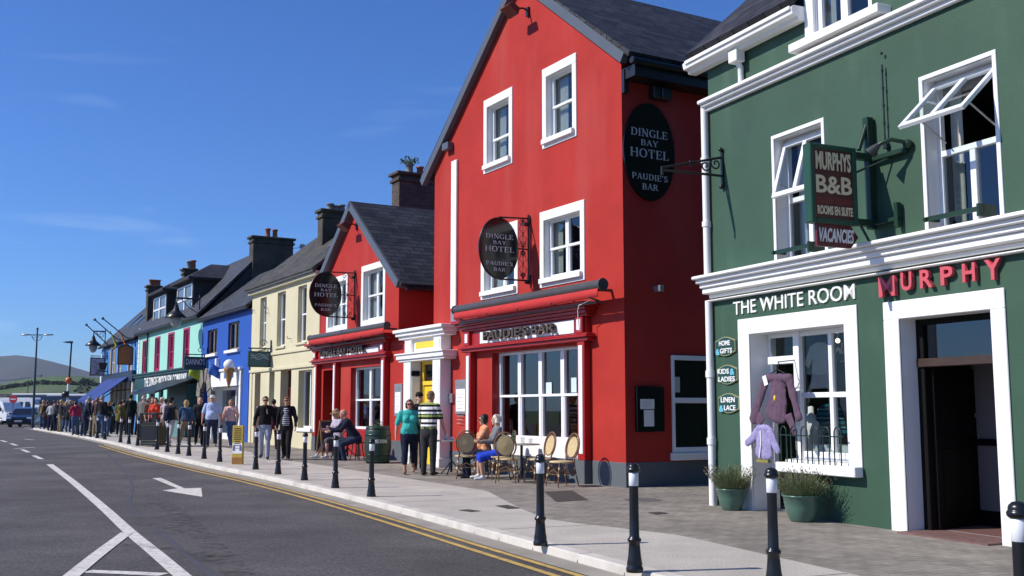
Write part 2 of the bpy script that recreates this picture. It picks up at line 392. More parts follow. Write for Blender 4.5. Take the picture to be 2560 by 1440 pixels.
def rc(m, p0, r0, p1, r1, flat=1.0, xd=(1, 0, 0), n=14):   # round-ended cone; flat squashes it front to back
    p0, p1 = Vector(p0), Vector(p1); w = p1 - p0; L_ = w.length
    w = w / L_ if L_ > 1e-6 else Vector((0, 0, 1)); u = Vector(xd) - w * w.dot(Vector(xd))
    u = u.normalized() if u.length > 1e-3 else w.orthogonal().normalized(); v = w.cross(u)
    rings = []
    for i in range(1, 5): a = math.pi / 2 * i / 4; rings.append((p0 - w * r0 * math.cos(a) * min(1, flat + .2), r0 * math.sin(a)))
    for i in range(0, 4): a = math.pi / 2 * i / 4; rings.append((p1 + w * r1 * math.sin(a) * min(1, flat + .2), r1 * math.cos(a)))
    vs = [c + u * (math.cos(2 * math.pi * j / n) * r) + v * (math.sin(2 * math.pi * j / n) * r * flat) for c, r in rings for j in range(n)]
    K = len(rings); vs += [p0 - w * r0 * min(1, flat + .2), p1 + w * r1 * min(1, flat + .2)]; T = K * n
    f = [(i * n + j, i * n + (j + 1) % n, (i + 1) * n + (j + 1) % n, (i + 1) * n + j) for i in range(K - 1) for j in range(n)]
    f += [(T, (j + 1) % n, j) for j in range(n)] + [(T + 1, (K - 1) * n + j, (K - 1) * n + (j + 1) % n) for j in range(n)]
    m._add(vs, f, 0, True)
TMP = bpy.data.scenes.new('workbench'); TVL = TMP.view_layers[0]     # meshes are fused here, away from the big scene
def fuse(m, name, mt, vox, it=3, folds=0.0, fs=14.0):      # many overlapping solids -> one continuous surface
    me = m.mesh(name, mt); o = bpy.data.objects.new('fuse', me); TMP.collection.objects.link(o)
    r = o.modifiers.new('r', 'REMESH'); r.mode = 'VOXEL'; r.voxel_size = vox; r.use_smooth_shade = True
    s = o.modifiers.new('s', 'SMOOTH'); s.factor = .5; s.iterations = it
    TVL.update()
    ne = bpy.data.meshes.new_from_object(o.evaluated_get(TVL.depsgraph)); bpy.data.objects.remove(o); bpy.data.meshes.remove(me)
    ne.name = name
    if not ne.materials: ne.materials.append(mt)
    if folds:
        for v in ne.vertices:
            c = v.co; k = mnoise.noise(Vector((c.x * fs, c.y * fs, c.z * fs * .55))) + .5 * mnoise.noise(Vector((c.x * fs * 2.3, c.y * fs * 2.3, c.z * fs * 1.2)))
            v.co = c + v.normal * (folds * k)
    for p in ne.polygons: p.use_smooth = True
    return ne
# ------------------------------------------------------------------ ground, road, pavement, hills
kpx = [(94, 1075), (150, 1085), (207, 1095), (351, 1130), (508, 1167), (664, 1200), (820, 1237), (1000, 1284), (1290, 1365), (1560, 1440)]
KERB = [gp(x, y, ROADZ) for x, y in kpx]
d0 = (KERB[-1] - KERB[-2]).normalized()
KERB += [KERB[-1] + d0 * t for t in (4, 9, 16)]
d1 = (KERB[0] - KERB[1]).normalized()
KERB = [KERB[0] + d1 * 14 + Vector((4.5, 1, 0)), KERB[0] + d1 * 8 + Vector((1.5, 0, 0)), KERB[0] + d1 * 3.5] + KERB
def densify(pts, step=1.0):
    r = []
    P = [pts[0]] + pts + [pts[-1]]
    for i in range(1, len(P) - 2):
        n = max(1, int((P[i + 1] - P[i]).length / step))
        for k in range(n):
            t = k / n; a, b, c, d = P[i - 1], P[i], P[i + 1], P[i + 2]
            r.append(.5 * ((2 * b) + (c - a) * t + (2 * a - 5 * b + 4 * c - d) * t * t + (3 * b - a - 3 * c + d) * t ** 3))
    r.append(pts[-1]); return [Vector((p.x, p.y, 0)) for p in r]
KC = densify(KERB, 1.2)
def nrm(i):                                    # towards the houses
    t = (KC[min(i + 1, len(KC) - 1)] - KC[max(i - 1, 0)]).normalized(); return Vector((-t.y, t.x, 0))
KN = [nrm(i) for i in range(len(KC))]
def along(off, dz, off2, name, mats, lo=0, hi=None):
    m = MB(); vs = []; hi = hi or len(KC)
    for i in range(lo, hi):
        a, b = KC[i] + KN[i] * off, KC[i] + KN[i] * off2
        vs += [(a.x, a.y, gz(a.y) + dz), (b.x, b.y, gz(b.y) + dz)]
    m._add(vs, [(2 * i, 2 * i + 1, 2 * i + 3, 2 * i + 2) for i in range(hi - lo - 1)])
    return structure(m.build(name, mats))
ASPH = mat('asphalt', (.100, .094, .093), .85, .30, .55, .9, 240, spec=.25, det=10, dirt=((.150, .142, .135), .55, .50, .14))
def add_speckle(m, sc=260, amt=.5):
    t = m.node_tree; b = t.nodes['Principled BSDF']; src = b.inputs['Base Color'].links[0].from_socket
    A = t.nodes.new; n = A('ShaderNodeTexNoise'); n.inputs['Scale'].default_value = sc; n.inputs['Detail'].default_value = 3
    tcn = A('ShaderNodeTexCoord'); mrn = A('ShaderNodeMapRange'); mrn.inputs['From Min'].default_value = .3; mrn.inputs['From Max'].default_value = .7
    mrn.inputs['To Min'].default_value = 1 - amt; mrn.inputs['To Max'].default_value = 1 + amt
    x = A('ShaderNodeMix'); x.data_type = 'RGBA'; x.blend_type = 'MULTIPLY'; x.inputs['Factor'].default_value = 1
    k = t.links.new; k(tcn.outputs['Object'], n.inputs['Vector']); k(n.outputs['Fac'], mrn.inputs['Value']); k(src, x.inputs['A']); k(mrn.outputs[0], x.inputs['B']); k(x.outputs['Result'], b.inputs['Base Color'])
add_speckle(ASPH, 75, .5); add_speckle(ASPH, 26, .28); add_speckle(ASPH, .5, .07)
CONC = mat('pavement_concrete', (.43, .40, .355), .85, .12, .7, .25, 120, dirt=((.36, .33, .29), .9, .55, .5))
add_speckle(CONC, 45, .22); add_speckle(CONC, 1.6, .08)
KERBM = mat('kerb_stone', (.54, .51, .46), .8, .15, 1.5, .25, 60, dirt=((.36, .33, .29), 2.0, .54, .6))
SETT = brick('brick_paving', (.215, .195, .168), (.255, .232, .20), (.165, .15, .13), .21, .105, .008, .9, .4, rot=math.radians(30), noise=.35)
add_speckle(SETT, 5, .18); add_speckle(SETT, 0.6, .16)
GRASS = mat('field_grass', (.055, .100, .022), .9, .40, .012, dirt=((.11, .12, .05), .008, .5, .8, (1, 1, 1)))
m = MB()
NS = 64
m._add([(0, 0, -.6)] + [(9000 * math.sin(2 * math.pi * i / NS), 9000 * math.cos(2 * math.pi * i / NS), -.6) for i in range(NS)], [(0, 1 + (i + 1) % NS, 1 + i) for i in range(NS)])
structure(m.build('ground', GRASS))
m = MB(); ys = [-40 + 2 * i for i in range(110)]
m._add([(x, y, gz(y) + ROADZ) for y in ys for x in (-70, 60)], [(2 * i, 2 * i + 1, 2 * i + 3, 2 * i + 2) for i in range(len(ys) - 1)])
structure(m.build('road', ASPH))
m = MB(); m._add([(-600, -500, -.4), (-70.2, -500, -.4), (-70.2, 60, -.4), (-600, 60, -.4)], [(0, 1, 2, 3)]); structure(m.build('harbour_water', mat('harbour_water', (.012, .03, .045), .12, .2, .05, .4, 1.5)))
along(.13, -.004, 24, 'pavement_setts', SETT)
def prof_along(profile, name, mt):             # kerb: a swept section
    m = MB(); n = len(profile); vs = []
    for i in range(len(KC)):
        for o, z in profile:
            a = KC[i] + KN[i] * o; vs.append((a.x, a.y, gz(a.y) + z))
    m._add(vs, [(i * n + j, i * n + j + 1, (i + 1) * n + j + 1, (i + 1) * n + j) for i in range(len(KC) - 1) for j in range(n - 1)])
    return structure(m.build(name, mt))
prof_along([(0, ROADZ - .05), (.012, -.012), (.03, .002), (.17, .004), (.17, -.03)], 'kerb', KERBM)
along(-.30, ROADZ + .004, 0, 'gutter_strip', mat('gutter_concrete', (.30, .275, .235), .9, .2, 1.2, .3, 80, dirt=((.20, .18, .15), 1.5, .5, .6)))
YLINE = mat('yellow_road_paint', (.50, .34, .10), .8, .18, 3, .3, 150, dirt=((.22, .17, .09), 7, .52, .75))
iend = max(i for i in range(len(KC)) if KC[i].y > 38)
along(-.42, ROADZ + .008, -.34, 'yellow_line', YLINE, iend)
along(-.62, ROADZ + .008, -.54, 'yellow_line', YLINE, iend)
# concrete strip: from the kerb to a wavy edge read off the photograph
bnd = [gp(x, y) for x, y in [(640, 1143), (771, 1158), (960, 1187), (1217, 1227), (1305, 1273), (1374, 1300), (1700, 1338), (2150, 1440)]]
bnd = bnd + [bnd[-1] + (bnd[-1] - bnd[-2]) * 3]
far = []
for i in range(len(KC)):
    p = KC[i] + KN[i] * 2.6
    if p.y > bnd[0].y + 2: far.append(p)
ring = [Vector((p.x, p.y, 0)) for p in far + bnd]
def dedge(p):
    best = 9e9
    for i in range(len(ring) - 1):
        a, b = ring[i], ring[i + 1]; t = max(0, min(1, (p - a).dot(b - a) / max(1e-6, (b - a).length_squared)))
        best = min(best, (p - (a + (b - a) * t)).length)
    return best
m = MB(); vs = []; nn = 0
def hit(p, n):                                 # distance from kerb to the edge along the normal
    for i in range(len(ring) - 1):
        a, b = ring[i], ring[i + 1]; e = b - a; den = n.x * e.y - n.y * e.x
        if abs(den) < 1e-9: continue
        w = a - p; t = (w.x * e.y - w.y * e.x) / den; u = (w.x * n.y - w.y * n.x) / den
        if -.001 <= u <= 1.001 and t > .2: return t
    return 2.6
FINE = densify([Vector((p.x, p.y, 0)) for p in KC], .4)
for i, p in enumerate(FINE):
    t = (FINE[min(i + 1, len(FINE) - 1)] - FINE[max(i - 1, 0)]).normalized(); n = Vector((-t.y, t.x, 0))
    h = min(hit(p, n), 5.5)
    for o in (.17, h):
        q = p + n * o; vs.append((q.x, q.y, gz(q.y) + .002))
    nn += 1
m._add(vs, [(2 * i, 2 * i + 1, 2 * i + 3, 2 * i + 2) for i in range(nn - 1)])
structure(m.build('pavement', CONC))
# joints sawn across the concrete strip
m = MB()
JM = mat('pavement_joint', (.15, .14, .125), .9, .1, 4)
for i in range(4, len(FINE) - 4, 9):
    p = FINE[i]; t = (FINE[i + 1] - FINE[i - 1]).normalized(); n = Vector((-t.y, t.x, 0)); h = min(hit(p, n), 5.5) - .02
    for side in (0,):
        a, b = p + n * .18, p + n * h; w = t * .008
        m._add([(q.x, q.y, gz(q.y) + .0045) for q in (a - w, b - w, b + w, a + w)], [(0, 1, 2, 3)])
structure(m.build('pavement_joints', JM))
m = MB()
for i in range(3, len(FINE) - 3, 2):
    p = FINE[i]; t = (FINE[i + 1] - FINE[i - 1]).normalized(); n = Vector((-t.y, t.x, 0)); w = t * .006
    a, b = p + n * .03, p + n * .17; m._add([(q.x, q.y, gz(q.y) + .0075) for q in (a - w, b - w, b + w, a + w)], [(0, 1, 2, 3)])
    a2 = p - n * .003; m._add([(a2 - w).to_tuple()[:2] + (gz(a2.y) + ROADZ,), (a2 + w).to_tuple()[:2] + (gz(a2.y) + ROADZ,), (a + w).to_tuple()[:2] + (gz(a.y) + .0075,), (a - w).to_tuple()[:2] + (gz(a.y) + .0075,)], [(0, 1, 2, 3)])
structure(m.build('kerb_joints', JM))
# road paint
RP = mat('white_road_paint', (.62, .60, .55), .8, .12, 4, .3, 150, dirt=((.24, .23, .22), 14, .50, .6))
def paint(name, pts, mt=RP, dz=.004):
    q = [gp(x, y, ROADZ + dz) for x, y in pts]
    m = MB(); m._add(q, [list(range(len(q)))]); return structure(m.build(name, mt))
def stroke(name, pts, w, mt=RP, dz=.004):
    q = densify([gp(x, y, ROADZ) for x, y in pts], .5); m = MB(); vs = []
    for i in range(len(q)):
        t = (q[min(i + 1, len(q) - 1)] - q[max(i - 1, 0)]).normalized(); n = Vector((-t.y, t.x, 0)) * w / 2
        for a in (q[i] - n, q[i] + n): vs.append((a.x, a.y, gz(a.y) + ROADZ + dz))
    m._add(vs, [(2 * i, 2 * i + 1, 2 * i + 3, 2 * i + 2) for i in range(len(q) - 1)]); return structure(m.build(name, mt))
stroke('centre_line', [(124, 1161), (180, 1203), (250, 1262), (322, 1328), (385, 1380), (455, 1440), (560, 1530)], .155)
stroke('hatch_line', [(318, 1332), (250, 1383), (180, 1440), (90, 1512)], .15, dz=.008)
stroke('hatch_line', [(218, 1429), (300, 1432), (410, 1437)], .17, dz=.004)
for a, b in [((2, 1101), (16, 1105)), ((27, 1109), (42, 1114)), ((55, 1124), (72, 1131)), ((84, 1139), (104, 1148))]:
    stroke('dash_line', [a, b], .13)
for a, b in [((36, 1122), (86, 1118)), ((85, 1100), (60, 1098)), ((60, 1071), (92, 1066))]: stroke('cross_line', [a, b], .12)
paint('direction_arrow', [(381, 1195.5), (402, 1194.5), (462, 1221), (503, 1219.5), (506, 1242), (406, 1226), (444, 1221)])
TAR = mat('tar_seal', (.066, .064, .074), .75, .2, 6)
stroke('tar_seam', [(262, 1128), (295, 1160), (322, 1190), (330, 1220), (322, 1250), (332, 1270), (350, 1296)], .07, TAR)
stroke('tar_seam', [(388, 1322), (430, 1355), (480, 1400), (545, 1450)], .09, TAR)
SCUFF = mat('worn_road_patch', (.10, .097, .095), .9, .5, 9, .5, 180)
def scuffmat(m):                               # worn old paint: broken up by noise
    t = m.node_tree; b = t.nodes['Principled BSDF']; A = t.nodes.new; k = t.links.new
    n = A('ShaderNodeTexNoise'); n.inputs['Scale'].default_value = 5; n.inputs['Detail'].default_value = 10; n.inputs['Roughness'].default_value = .8
    tcn = A('ShaderNodeTexCoord'); k(tcn.outputs['Object'], n.inputs['Vector'])
    r = A('ShaderNodeMapRange'); r.inputs['From Min'].default_value = .47; r.inputs['From Max'].default_value = .62; r.inputs['To Max'].default_value = .75
    k(n.outputs['Fac'], r.inputs['Value']); k(r.outputs[0], b.inputs['Alpha'])
scuffmat(SCUFF)
stroke('worn_marking', [(375, 1260), (402, 1255), (440, 1285), (500, 1335), (560, 1400), (600, 1440)], .28, SCUFF, .012)
stroke('worn_marking', [(330, 1310), (420, 1315), (480, 1330)], .3, SCUFF, .016)
stroke('worn_marking', [(290, 1362), (370, 1368), (470, 1375), (530, 1410)], .2, SCUFF, .020)
stroke('worn_marking', [(40, 1138), (180, 1131), (330, 1126)], .10, TAR, .008)
# drain and cover plates set in the pavement
COV = mat('iron_cover', (.055, .05, .045), .7, .3, 8, .6, 60)
for pts, nm in [([(1145, 1275), (1170, 1273), (1203, 1277), (1178, 1279.5)], 'drain_cover'), ([(1238, 1264), (1268, 1262), (1302, 1270), (1270, 1272)], 'drain_cover'),
                ([(1360, 1229), (1430, 1226), (1472, 1250), (1390, 1254)], 'manhole_cover'), ([(1618, 1281), (1650, 1279), (1672, 1283), (1640, 1286)], 'drain_cover')]:
    q = [gp(x, y, .007) for x, y in pts]; m = MB(); m._add(q, [(0, 1, 2, 3)]); structure(m.build(nm, COV))
m = MB(); c = gp(1607, 1249, .007); m.poly([(c.x + .30 * math.cos(k * math.pi / 12), c.y + .30 * math.sin(k * math.pi / 12), c.z) for k in range(24)]); structure(m.build('manhole_cover', mat('worn_cover', (.12, .11, .10), .8, .3, 8, .6, 60)))

# hills
def hill(name, prof, dist, depth, mt, seed, rough=.04):
    """prof: skyline (px, py); the hill stands `dist` away and falls towards us over `depth` metres"""
    rr = random.Random(seed); m = MB(); vs = []; nx, ny = 90, 16
    x0, x1 = prof[0][0], prof[-1][0]
    for i in range(nx + 1):
        px = x0 + (x1 - x0) * i / nx
        for (a, ya), (b, yb) in zip(prof, prof[1:]):
            if a <= px <= b: py = ya + (yb - ya) * (px - a) / (b - a); break
        d = ray(px, py); t = dist / d[1]; H = CZ + d[2] * t
        for j in range(ny + 1):
            f = j / ny
            k = math.sin(f * math.pi / 2) ** 1.3 if f <= 1 else 1
            yy = dist - depth * (1 - f); h = -1 + (H + 1) * k
            h *= 1 + rough * (math.sin(px * .021 + j * 1.3 + seed) + math.sin(px * .043 - j * .9)) * (1 - f)
            vs.append((d[0] * t * (yy / dist) , yy, h))
    m._add(vs, [(i * (ny + 1) + j, (i + 1) * (ny + 1) + j, (i + 1) * (ny + 1) + j + 1, i * (ny + 1) + j + 1) for i in range(nx) for j in range(ny)], 0, True)
    return structure(m.build(name, mt))
HILLM = mat('haze_toned_hill', (.056, .062, .068), .95, .30, .004, dirt=((.085, .085, .08), .0016, .5, .5))  # brown hillside shifted to blue grey: part of the distance haze is in the colour
hill('far_hill', [(-2600, 985), (-1500, 930), (-700, 945), (-400, 925), (-150, 905), (0, 896), (45, 893), (90, 897), (160, 915), (230, 935), (330, 962), (500, 978), (900, 990), (1500, 1005)], 5200, 2300, HILLM, 3)
hill('field_hill', [(-2600, 1000), (-900, 985), (-300, 985), (0, 965), (60, 952), (120, 945), (190, 944), (260, 951), (400, 960), (700, 975), (1300, 1005)], 1500, 900, GRASS, 5, .02)
# ------------------------------------------------------------------ houses
class House:
    def __init__(h, name, label, fc, s0, cat='building'):
        h.f = fc; h.s0 = s0; h.holes = []; h.poly = []
        h.root = empty(name, label, cat, fc.P(s0, 0, 0), fc.rot)
    def mb(h): return MB((-h.s0, 0, 0))
    def walls(h, outline, D, mats, name='wall', skip_back=False):
        m = h.mb(); loops = [[Vector((a, b, 0)) for a, b in outline]]
        for s0, s1, z0, z1, rec, mi in h.holes: loops.append([Vector(p) for p in ((s0, z0, 0), (s0, z1, 0), (s1, z1, 0), (s1, z0, 0))])
        for pl_ in h.poly: loops.append([Vector((a, b, 0)) for a, b in pl_])
        tris = tessellate_polygon(loops); flat = [p for l in loops for p in l]
        m._add([(p.x, 0, p.y) for p in flat], [tuple(t) for t in tris])
        for s0, s1, z0, z1, rec, mi in h.holes:
            c = [(s0, z0), (s0, z1), (s1, z1), (s1, z0)]
            for i in range(4):
                a, b = c[i], c[(i + 1) % 4]
                m._add([(a[0], 0, a[1]), (b[0], 0, b[1]), (b[0], rec, b[1]), (a[0], rec, a[1])], [(0, 1, 2, 3)], mi)
        for pl_ in h.poly:
            for i in range(len(pl_)):
                a, b = pl_[i], pl_[(i + 1) % len(pl_)]; m._add([(a[0], 0, a[1]), (b[0], 0, b[1]), (b[0], .38, b[1]), (a[0], .38, a[1])], [(0, 1, 2, 3)], 1)
        n = len(outline)
        for i in range(n):
            a, b = outline[i], outline[(i + 1) % n]
            m._add([(a[0], 0, a[1]), (a[0], D, a[1]), (b[0], D, b[1]), (b[0], 0, b[1])], [(0, 1, 2, 3)])
        m._add([(a, D, b) for a, b in outline], [list(range(n))])
        return m.build(name, mats, h.root)
    def win(h, s0, s1, z0, z1, rec=.14, fw=.05, cols=1, rows=(.5,), fm=None, gm=None, sur=None, sill=None, curtain=None, rev=1, name='window', hole=True, dep=.06):
        fm = fm or W2; gm = gm or GLASS
        if hole: h.holes.append((s0, s1, z0, z1, rec + .03, rev))
        m = h.mb(); y0, y1 = rec - dep / 2, rec + dep / 2
        e = .003
        m.box(s0 + e, s0 + fw, y0, y1, z0 + e, z1 - e); m.box(s1 - fw, s1 - e, y0, y1, z0 + e, z1 - e)
        m.box(s0 + fw, s1 - fw, y0, y1, z0 + e, z0 + fw * 1.2); m.box(s0 + fw, s1 - fw, y0, y1, z1 - fw, z1 - e)
        w = (s1 - s0 - 2 * fw)
        for c in range(1, cols):
            x = s0 + fw + w * c / cols; m.box(x - fw * .7, x + fw * .7, y0 - .004, y1 + .004, z0 + fw, z1 - fw)
        for r in rows:
            z = z0 + (z1 - z0) * r; m.box(s0 + fw, s1 - fw, y0 - .012, y1 - .006, z - .025, z + .025)
        if rows and rows[0] and dep > .05:      # the lower sash sits further back, with its own rails
            z = z0 + (z1 - z0) * rows[0]
            for c in range(cols):
                a = s0 + fw + w * c / cols + (fw * .7 if c else 0); b = s0 + fw + w * (c + 1) / cols - (fw * .7 if c < cols - 1 else 0)
                t = .032
                m.box(a, a + t, y0 + .01, y1 + .012, z0 + fw, z - .02); m.box(b - t, b, y0 + .01, y1 + .012, z0 + fw, z - .02)
                m.box(a, a + t * .8, y0 - .008, y1 - .004, z + .02, z1 - fw); m.box(b - t * .8, b, y0 - .008, y1 - .004, z + .02, z1 - fw)
        w_ = m.build(name, fm, h.root)
        p = h.mb(); p.box(s0 + fw * .6, s1 - fw * .6, rec + .008, rec + .014, z0 + fw * .6, z1 - fw * .6); p.build('pane', gm, w_)
        if sur:
            ws, wt, wb, pr, sm = sur; q = h.mb()
            q.box(s0 - ws, s0, -pr, .02, z0, z1); q.box(s1, s1 + ws, -pr, .02, z0, z1)
            q.box(s0 - ws, s1 + ws, -pr, .02, z1, z1 + wt)
            if wb: q.box(s0 - ws, s1 + ws, -pr, .02, z0 - wb, z0)
            q.build('window_surround', sm, w_, .008)
        if sill:
            ext, hh, pj, sm = sill; q = h.mb(); q.box(s0 - ext, s1 + ext, -pj, rec - dep / 2, z0 - hh, z0 - .002); q.build('sill', sm, w_, .008)
        if curtain:
            q = h.mb(); n = 40
            for a, b in curtain:
                vs = []; aa = s0 + (s1 - s0) * a; bb = s0 + (s1 - s0) * b
                for i in range(n + 1):
                    x = aa + (bb - aa) * i / n; y = rec + .12 + .02 * math.sin(i * 1.5)
                    vs += [(x, y, z0), (x, y, z1)]
                q._add(vs, [(2 * i, 2 * i + 1, 2 * i + 3, 2 * i + 2) for i in range(n)], 0, True)
            q.build('curtain', CURT, w_)
        return w_
    def winpx(h, tl, br, sur=None, inset=None, **k):
        s0, z1 = h.f.sz(*tl); s1, z0 = h.f.sz(*br)
        if sur:
            ws, wt, wb = sur[:3]; s0 += ws; s1 -= ws; z1 -= wt; z0 += wb
        return h.win(s0, s1, z0, z1, sur=sur, **k)
    def slab(h, a, b, s0, s1, t, mt, name='roof', parent=None):
        """a sloping roof plane from (d, z) = a (eave) to b (ridge)"""
        (da, za), (db, zb) = a, b; L_ = math.hypot(db - da, zb - za); nx, nz_ = -(zb - za) / L_ * t, (db - da) / L_ * t
        m = h.mb(); m.prism([(da, za), (db, zb), (db + nx, zb + nz_), (da + nx, za + nz_)], s0, s1, 'x'); return m.build(name, mt, parent or h.root)
def fl_lamp(h, s, z, out=.55, name='floodlight'):
    m = h.mb(); m.tube([(s, 0, z), (s, -.12, z + .06), (s, -out, z + .02)], .022); m.box(s - .05, s + .05, -.05, 0, z - .1, z + .1)
    o = m.build(name, BLK, h.root)
    m = h.mb(); c = (s, -out - .1, z - .02); M = Matrix.Rotation(math.radians(-35), 4, 'X')
    b = [(-.2, -.07, -.13), (.2, -.07, -.13), (.2, .07, -.13), (-.2, .07, -.13), (-.17, -.05, .1), (.17, -.05, .1), (.17, .05, .1), (-.17, .05, .1)]
    m._add([Vector(c) + (M @ Vector((p[0], p[1] * 2.2, p[2] * .7))) for p in b], [(0, 3, 2, 1), (4, 5, 6, 7), (0, 1, 5, 4), (1, 2, 6, 5), (2, 3, 7, 6), (3, 0, 4, 7)])
    m.build('lamp_head', mat('rust_red_lamp', (.16, .03, .02), .5, .3, 6), o, .01); return o
def cornice(m, s0, s1, steps, d=0.0, mi=0):
    """steps: (z0, z1, projection) from the bottom up; the ends project too"""
    for z0, z1, p in steps: m.box(s0 - p * .8, s1 + p * .8, d - p, d + .02, z0, z1, mi)

# ---- the big red gabled hotel
H1 = House('gabled_hotel', 'tall bright red gabled hotel building with white window surrounds and a bar shopfront', R, -8.0)
apex = (-3.72, 10.95); eR = (.02, 8.06); eL = (-7.72, 7.95)
sw = (.15, .2, .2, .025, W)
H1.winpx((1357, 175), (1443, 340), sur=sw, rec=.16, rows=(.5,), curtain=[(0, .42), (.72, 1)])
H1.winpx((1211, 253), (1282, 408), sur=sw, rec=.16, rows=(.42,), curtain=[(0, .4), (.7, 1)])
H1.winpx((1351, 532), (1463.5, 700), sur=sw, rec=.16, cols=2, rows=(.5,), curtain=[(0, .22), (.8, 1)])
sA = R.S(1204, 650); sB = R.S(1296, 650); zA = R.Z(1296, 550); zB = R.Z(1296, 734)
H1.win(sA + .15, sB - .15, zB + .2, zA - .2, sur=sw, rec=.16, cols=2, rows=(.5,), curtain=[(0, .3), (.75, 1)])
# white sill lips
for w_ in [o for o in H1.root.children if o.name.startswith('window')]:
    bb = [v.co for v in w_.data.vertices]; a, b, z = min(p.x for p in bb), max(p.x for p in bb), min(p.z for p in bb)
    m = MB(); m.box(a - .09, b + .09, -.10, -.026, z - .13, z - .02); m.build('sill', W, w_, .008)
# bar window of four lights
q0, q1 = R.S(1230, 1000), R.S(1452, 1000); zt = R.Z(1450, 862); zb = R.Z(1452, 1105)
H1.win(q0, q1, zb, zt, rec=.22, fw=.06, cols=4, rows=(.49,), gm=GLASSD, rev=2, name='bar_window', dep=.09)
H1.walls([(-7.28, -.5), (.0, -.5), (.0, eR[1]), (apex[0], apex[1]), (-7.72, eL[1]), (-8.0, 7.65), (-8.0, 3.28), (-7.28, 3.28)], 10.5, [RED, W, REDG])
m = H1.mb(); m.box(-7.27, -.01, 1.9, 1.95, .05, 3.2); m.build('partition', INT, H1.root)
bw = [o for o in H1.root.children if o.name.startswith('bar_window')][0]
for x0_, x1_, y1_, y0_ in ((1364, 1378, 956, 985), (1427, 1440, 944, 981)):
    a_, b_ = R.S(x0_, 970, .2), R.S(x1_, 970, .2); m = H1.mb(); m.box(a_, b_, .21, .218, R.Z((x0_ + x1_) / 2, y0_, .2), R.Z((x0_ + x1_) / 2, y1_, .2)); m.build('notice', mat('pale_blue_paper', (.55, .66, .74), .8, .05), bw)
# stall riser panel under the window + grey plinth
m = H1.mb(); m.box(q0 - .02, q1 + .02, -.10, -.002, R.Z(1452, 1149), zb + .01); m.build('stall_riser', W, H1.root, .008)
zpl = R.Z(1562, 1157)
m = H1.mb(); m.box(R.S(1478, 1180), .012, -.012, 9, -.4, zpl); m.box(-7.27, q0 - .3, -.03, -.002, -.4, zpl); m.box(q0 - .02, q1 + .02, -.085, -.003, -.4, R.Z(1452, 1150))
pl, pr = R.S(1178, 1000), R.S(1478, 1000)
m.box(q1 + .03, pr, -.17, -.003, -.4, zpl); m.box(pl, q0 - .03, -.17, -.003, -.4, zpl)
m.build('plinth', GRY, H1.root, .006)
# white downpipe strip
m = H1.mb(); a = R.S(1132, 600); b = R.S(1145, 600); m.box(a, b, -.06, -.002, R.Z(1139, 772), R.Z(1139, 402)); m.build('downpipe', W, H1.root, .01)
m = H1.mb(); m.box(a, b, -.05, -.002, R.Z(1139, 820), R.Z(1139, 776)); m.build('downpipe', STEEL, H1.root, .01)
# shopfront woodwork
def shopfront(h, s0, s1, zlow, zsign, zcor, ztop, sign, name, tops, dep=.16):
    fcs = h.f
    m = h.mb(); pw = .24
    for a in (s0, s1 - pw): m.box(a, a + pw, -dep, -.003, tops, zlow)                  # pilasters
    m.box(s0 - .02, s1 + .02, -dep * .8, -.003, zlow, zcor)                              # fascia
    cornice(m, s0, s1, [(zlow - .02, zlow + .05, dep + .03), (zlow + .05, zlow + .09, dep + .09), (zlow + .09, zlow + .13, dep + .04)])
    hh = ztop - zcor
    cornice(m, s0, s1, [(zcor, zcor + hh * .2, dep + .03), (zcor + hh * .2, zcor + hh * .45, dep + .09), (zcor + hh * .45, zcor + hh * .7, dep + .16), (zcor + hh * .7, ztop, dep + .23)])
    for a in (s0, s1 - pw): m.box(a, a + pw, -dep - .04, -dep * .8, zlow + .13, zcor - .005)
    o = m.build(name, REDG, h.root, .012)
    for a in (s0, s1 - pw):
        q = h.mb(); q.box(a + .06, a + pw - .05, -dep - .015, -dep + .01, tops + .12, zlow - .1); q.build('panel_moulding', W2, o, .006)
        q = h.mb(); q.box(a + .06, a + pw - .05, -dep - .055, -dep - .03, zlow + .19, zcor - .05); q.build('panel_moulding', W2, o, .006)
    a, b = sign; q = h.mb(); q.box(a, b, -dep * .8 - .02, -dep * .8 + .01, zlow + .15, zsign); sp_ = q.build('sign_panel', W2, o, .004)
    return o, sp_
zl = R.Z(1476, 850); zc = R.Z(1473, 792); zto = R.Z(1473, 758)
s_a, s_b = R.S(1214, 840), R.S(1450, 815)
SF1, SP1 = shopfront(H1, pl, pr, zl, R.Z(1450, 800), zc, zto, (s_a, s_b), 'shopfront', zpl)
BRZ = mat('bronze_letters', (.075, .06, .05), .5, .2, 6)
a, b = R.S(1233, 840), R.S(1412, 815)
def ulet(h, txt, s0, z0, w, hh, depth, m, d=0.0, par=None, **k):
    return letter(txt, (s0 - h.s0, d, z0), (1, 0, 0), (0, 0, 1), w, hh, depth, m, par or h.root, **k)
ulet(H1, "PAUDIE'S BAR", a, zl + .20, b - a, .20, .09, BRZ, -.18, SP1, bold=.015)
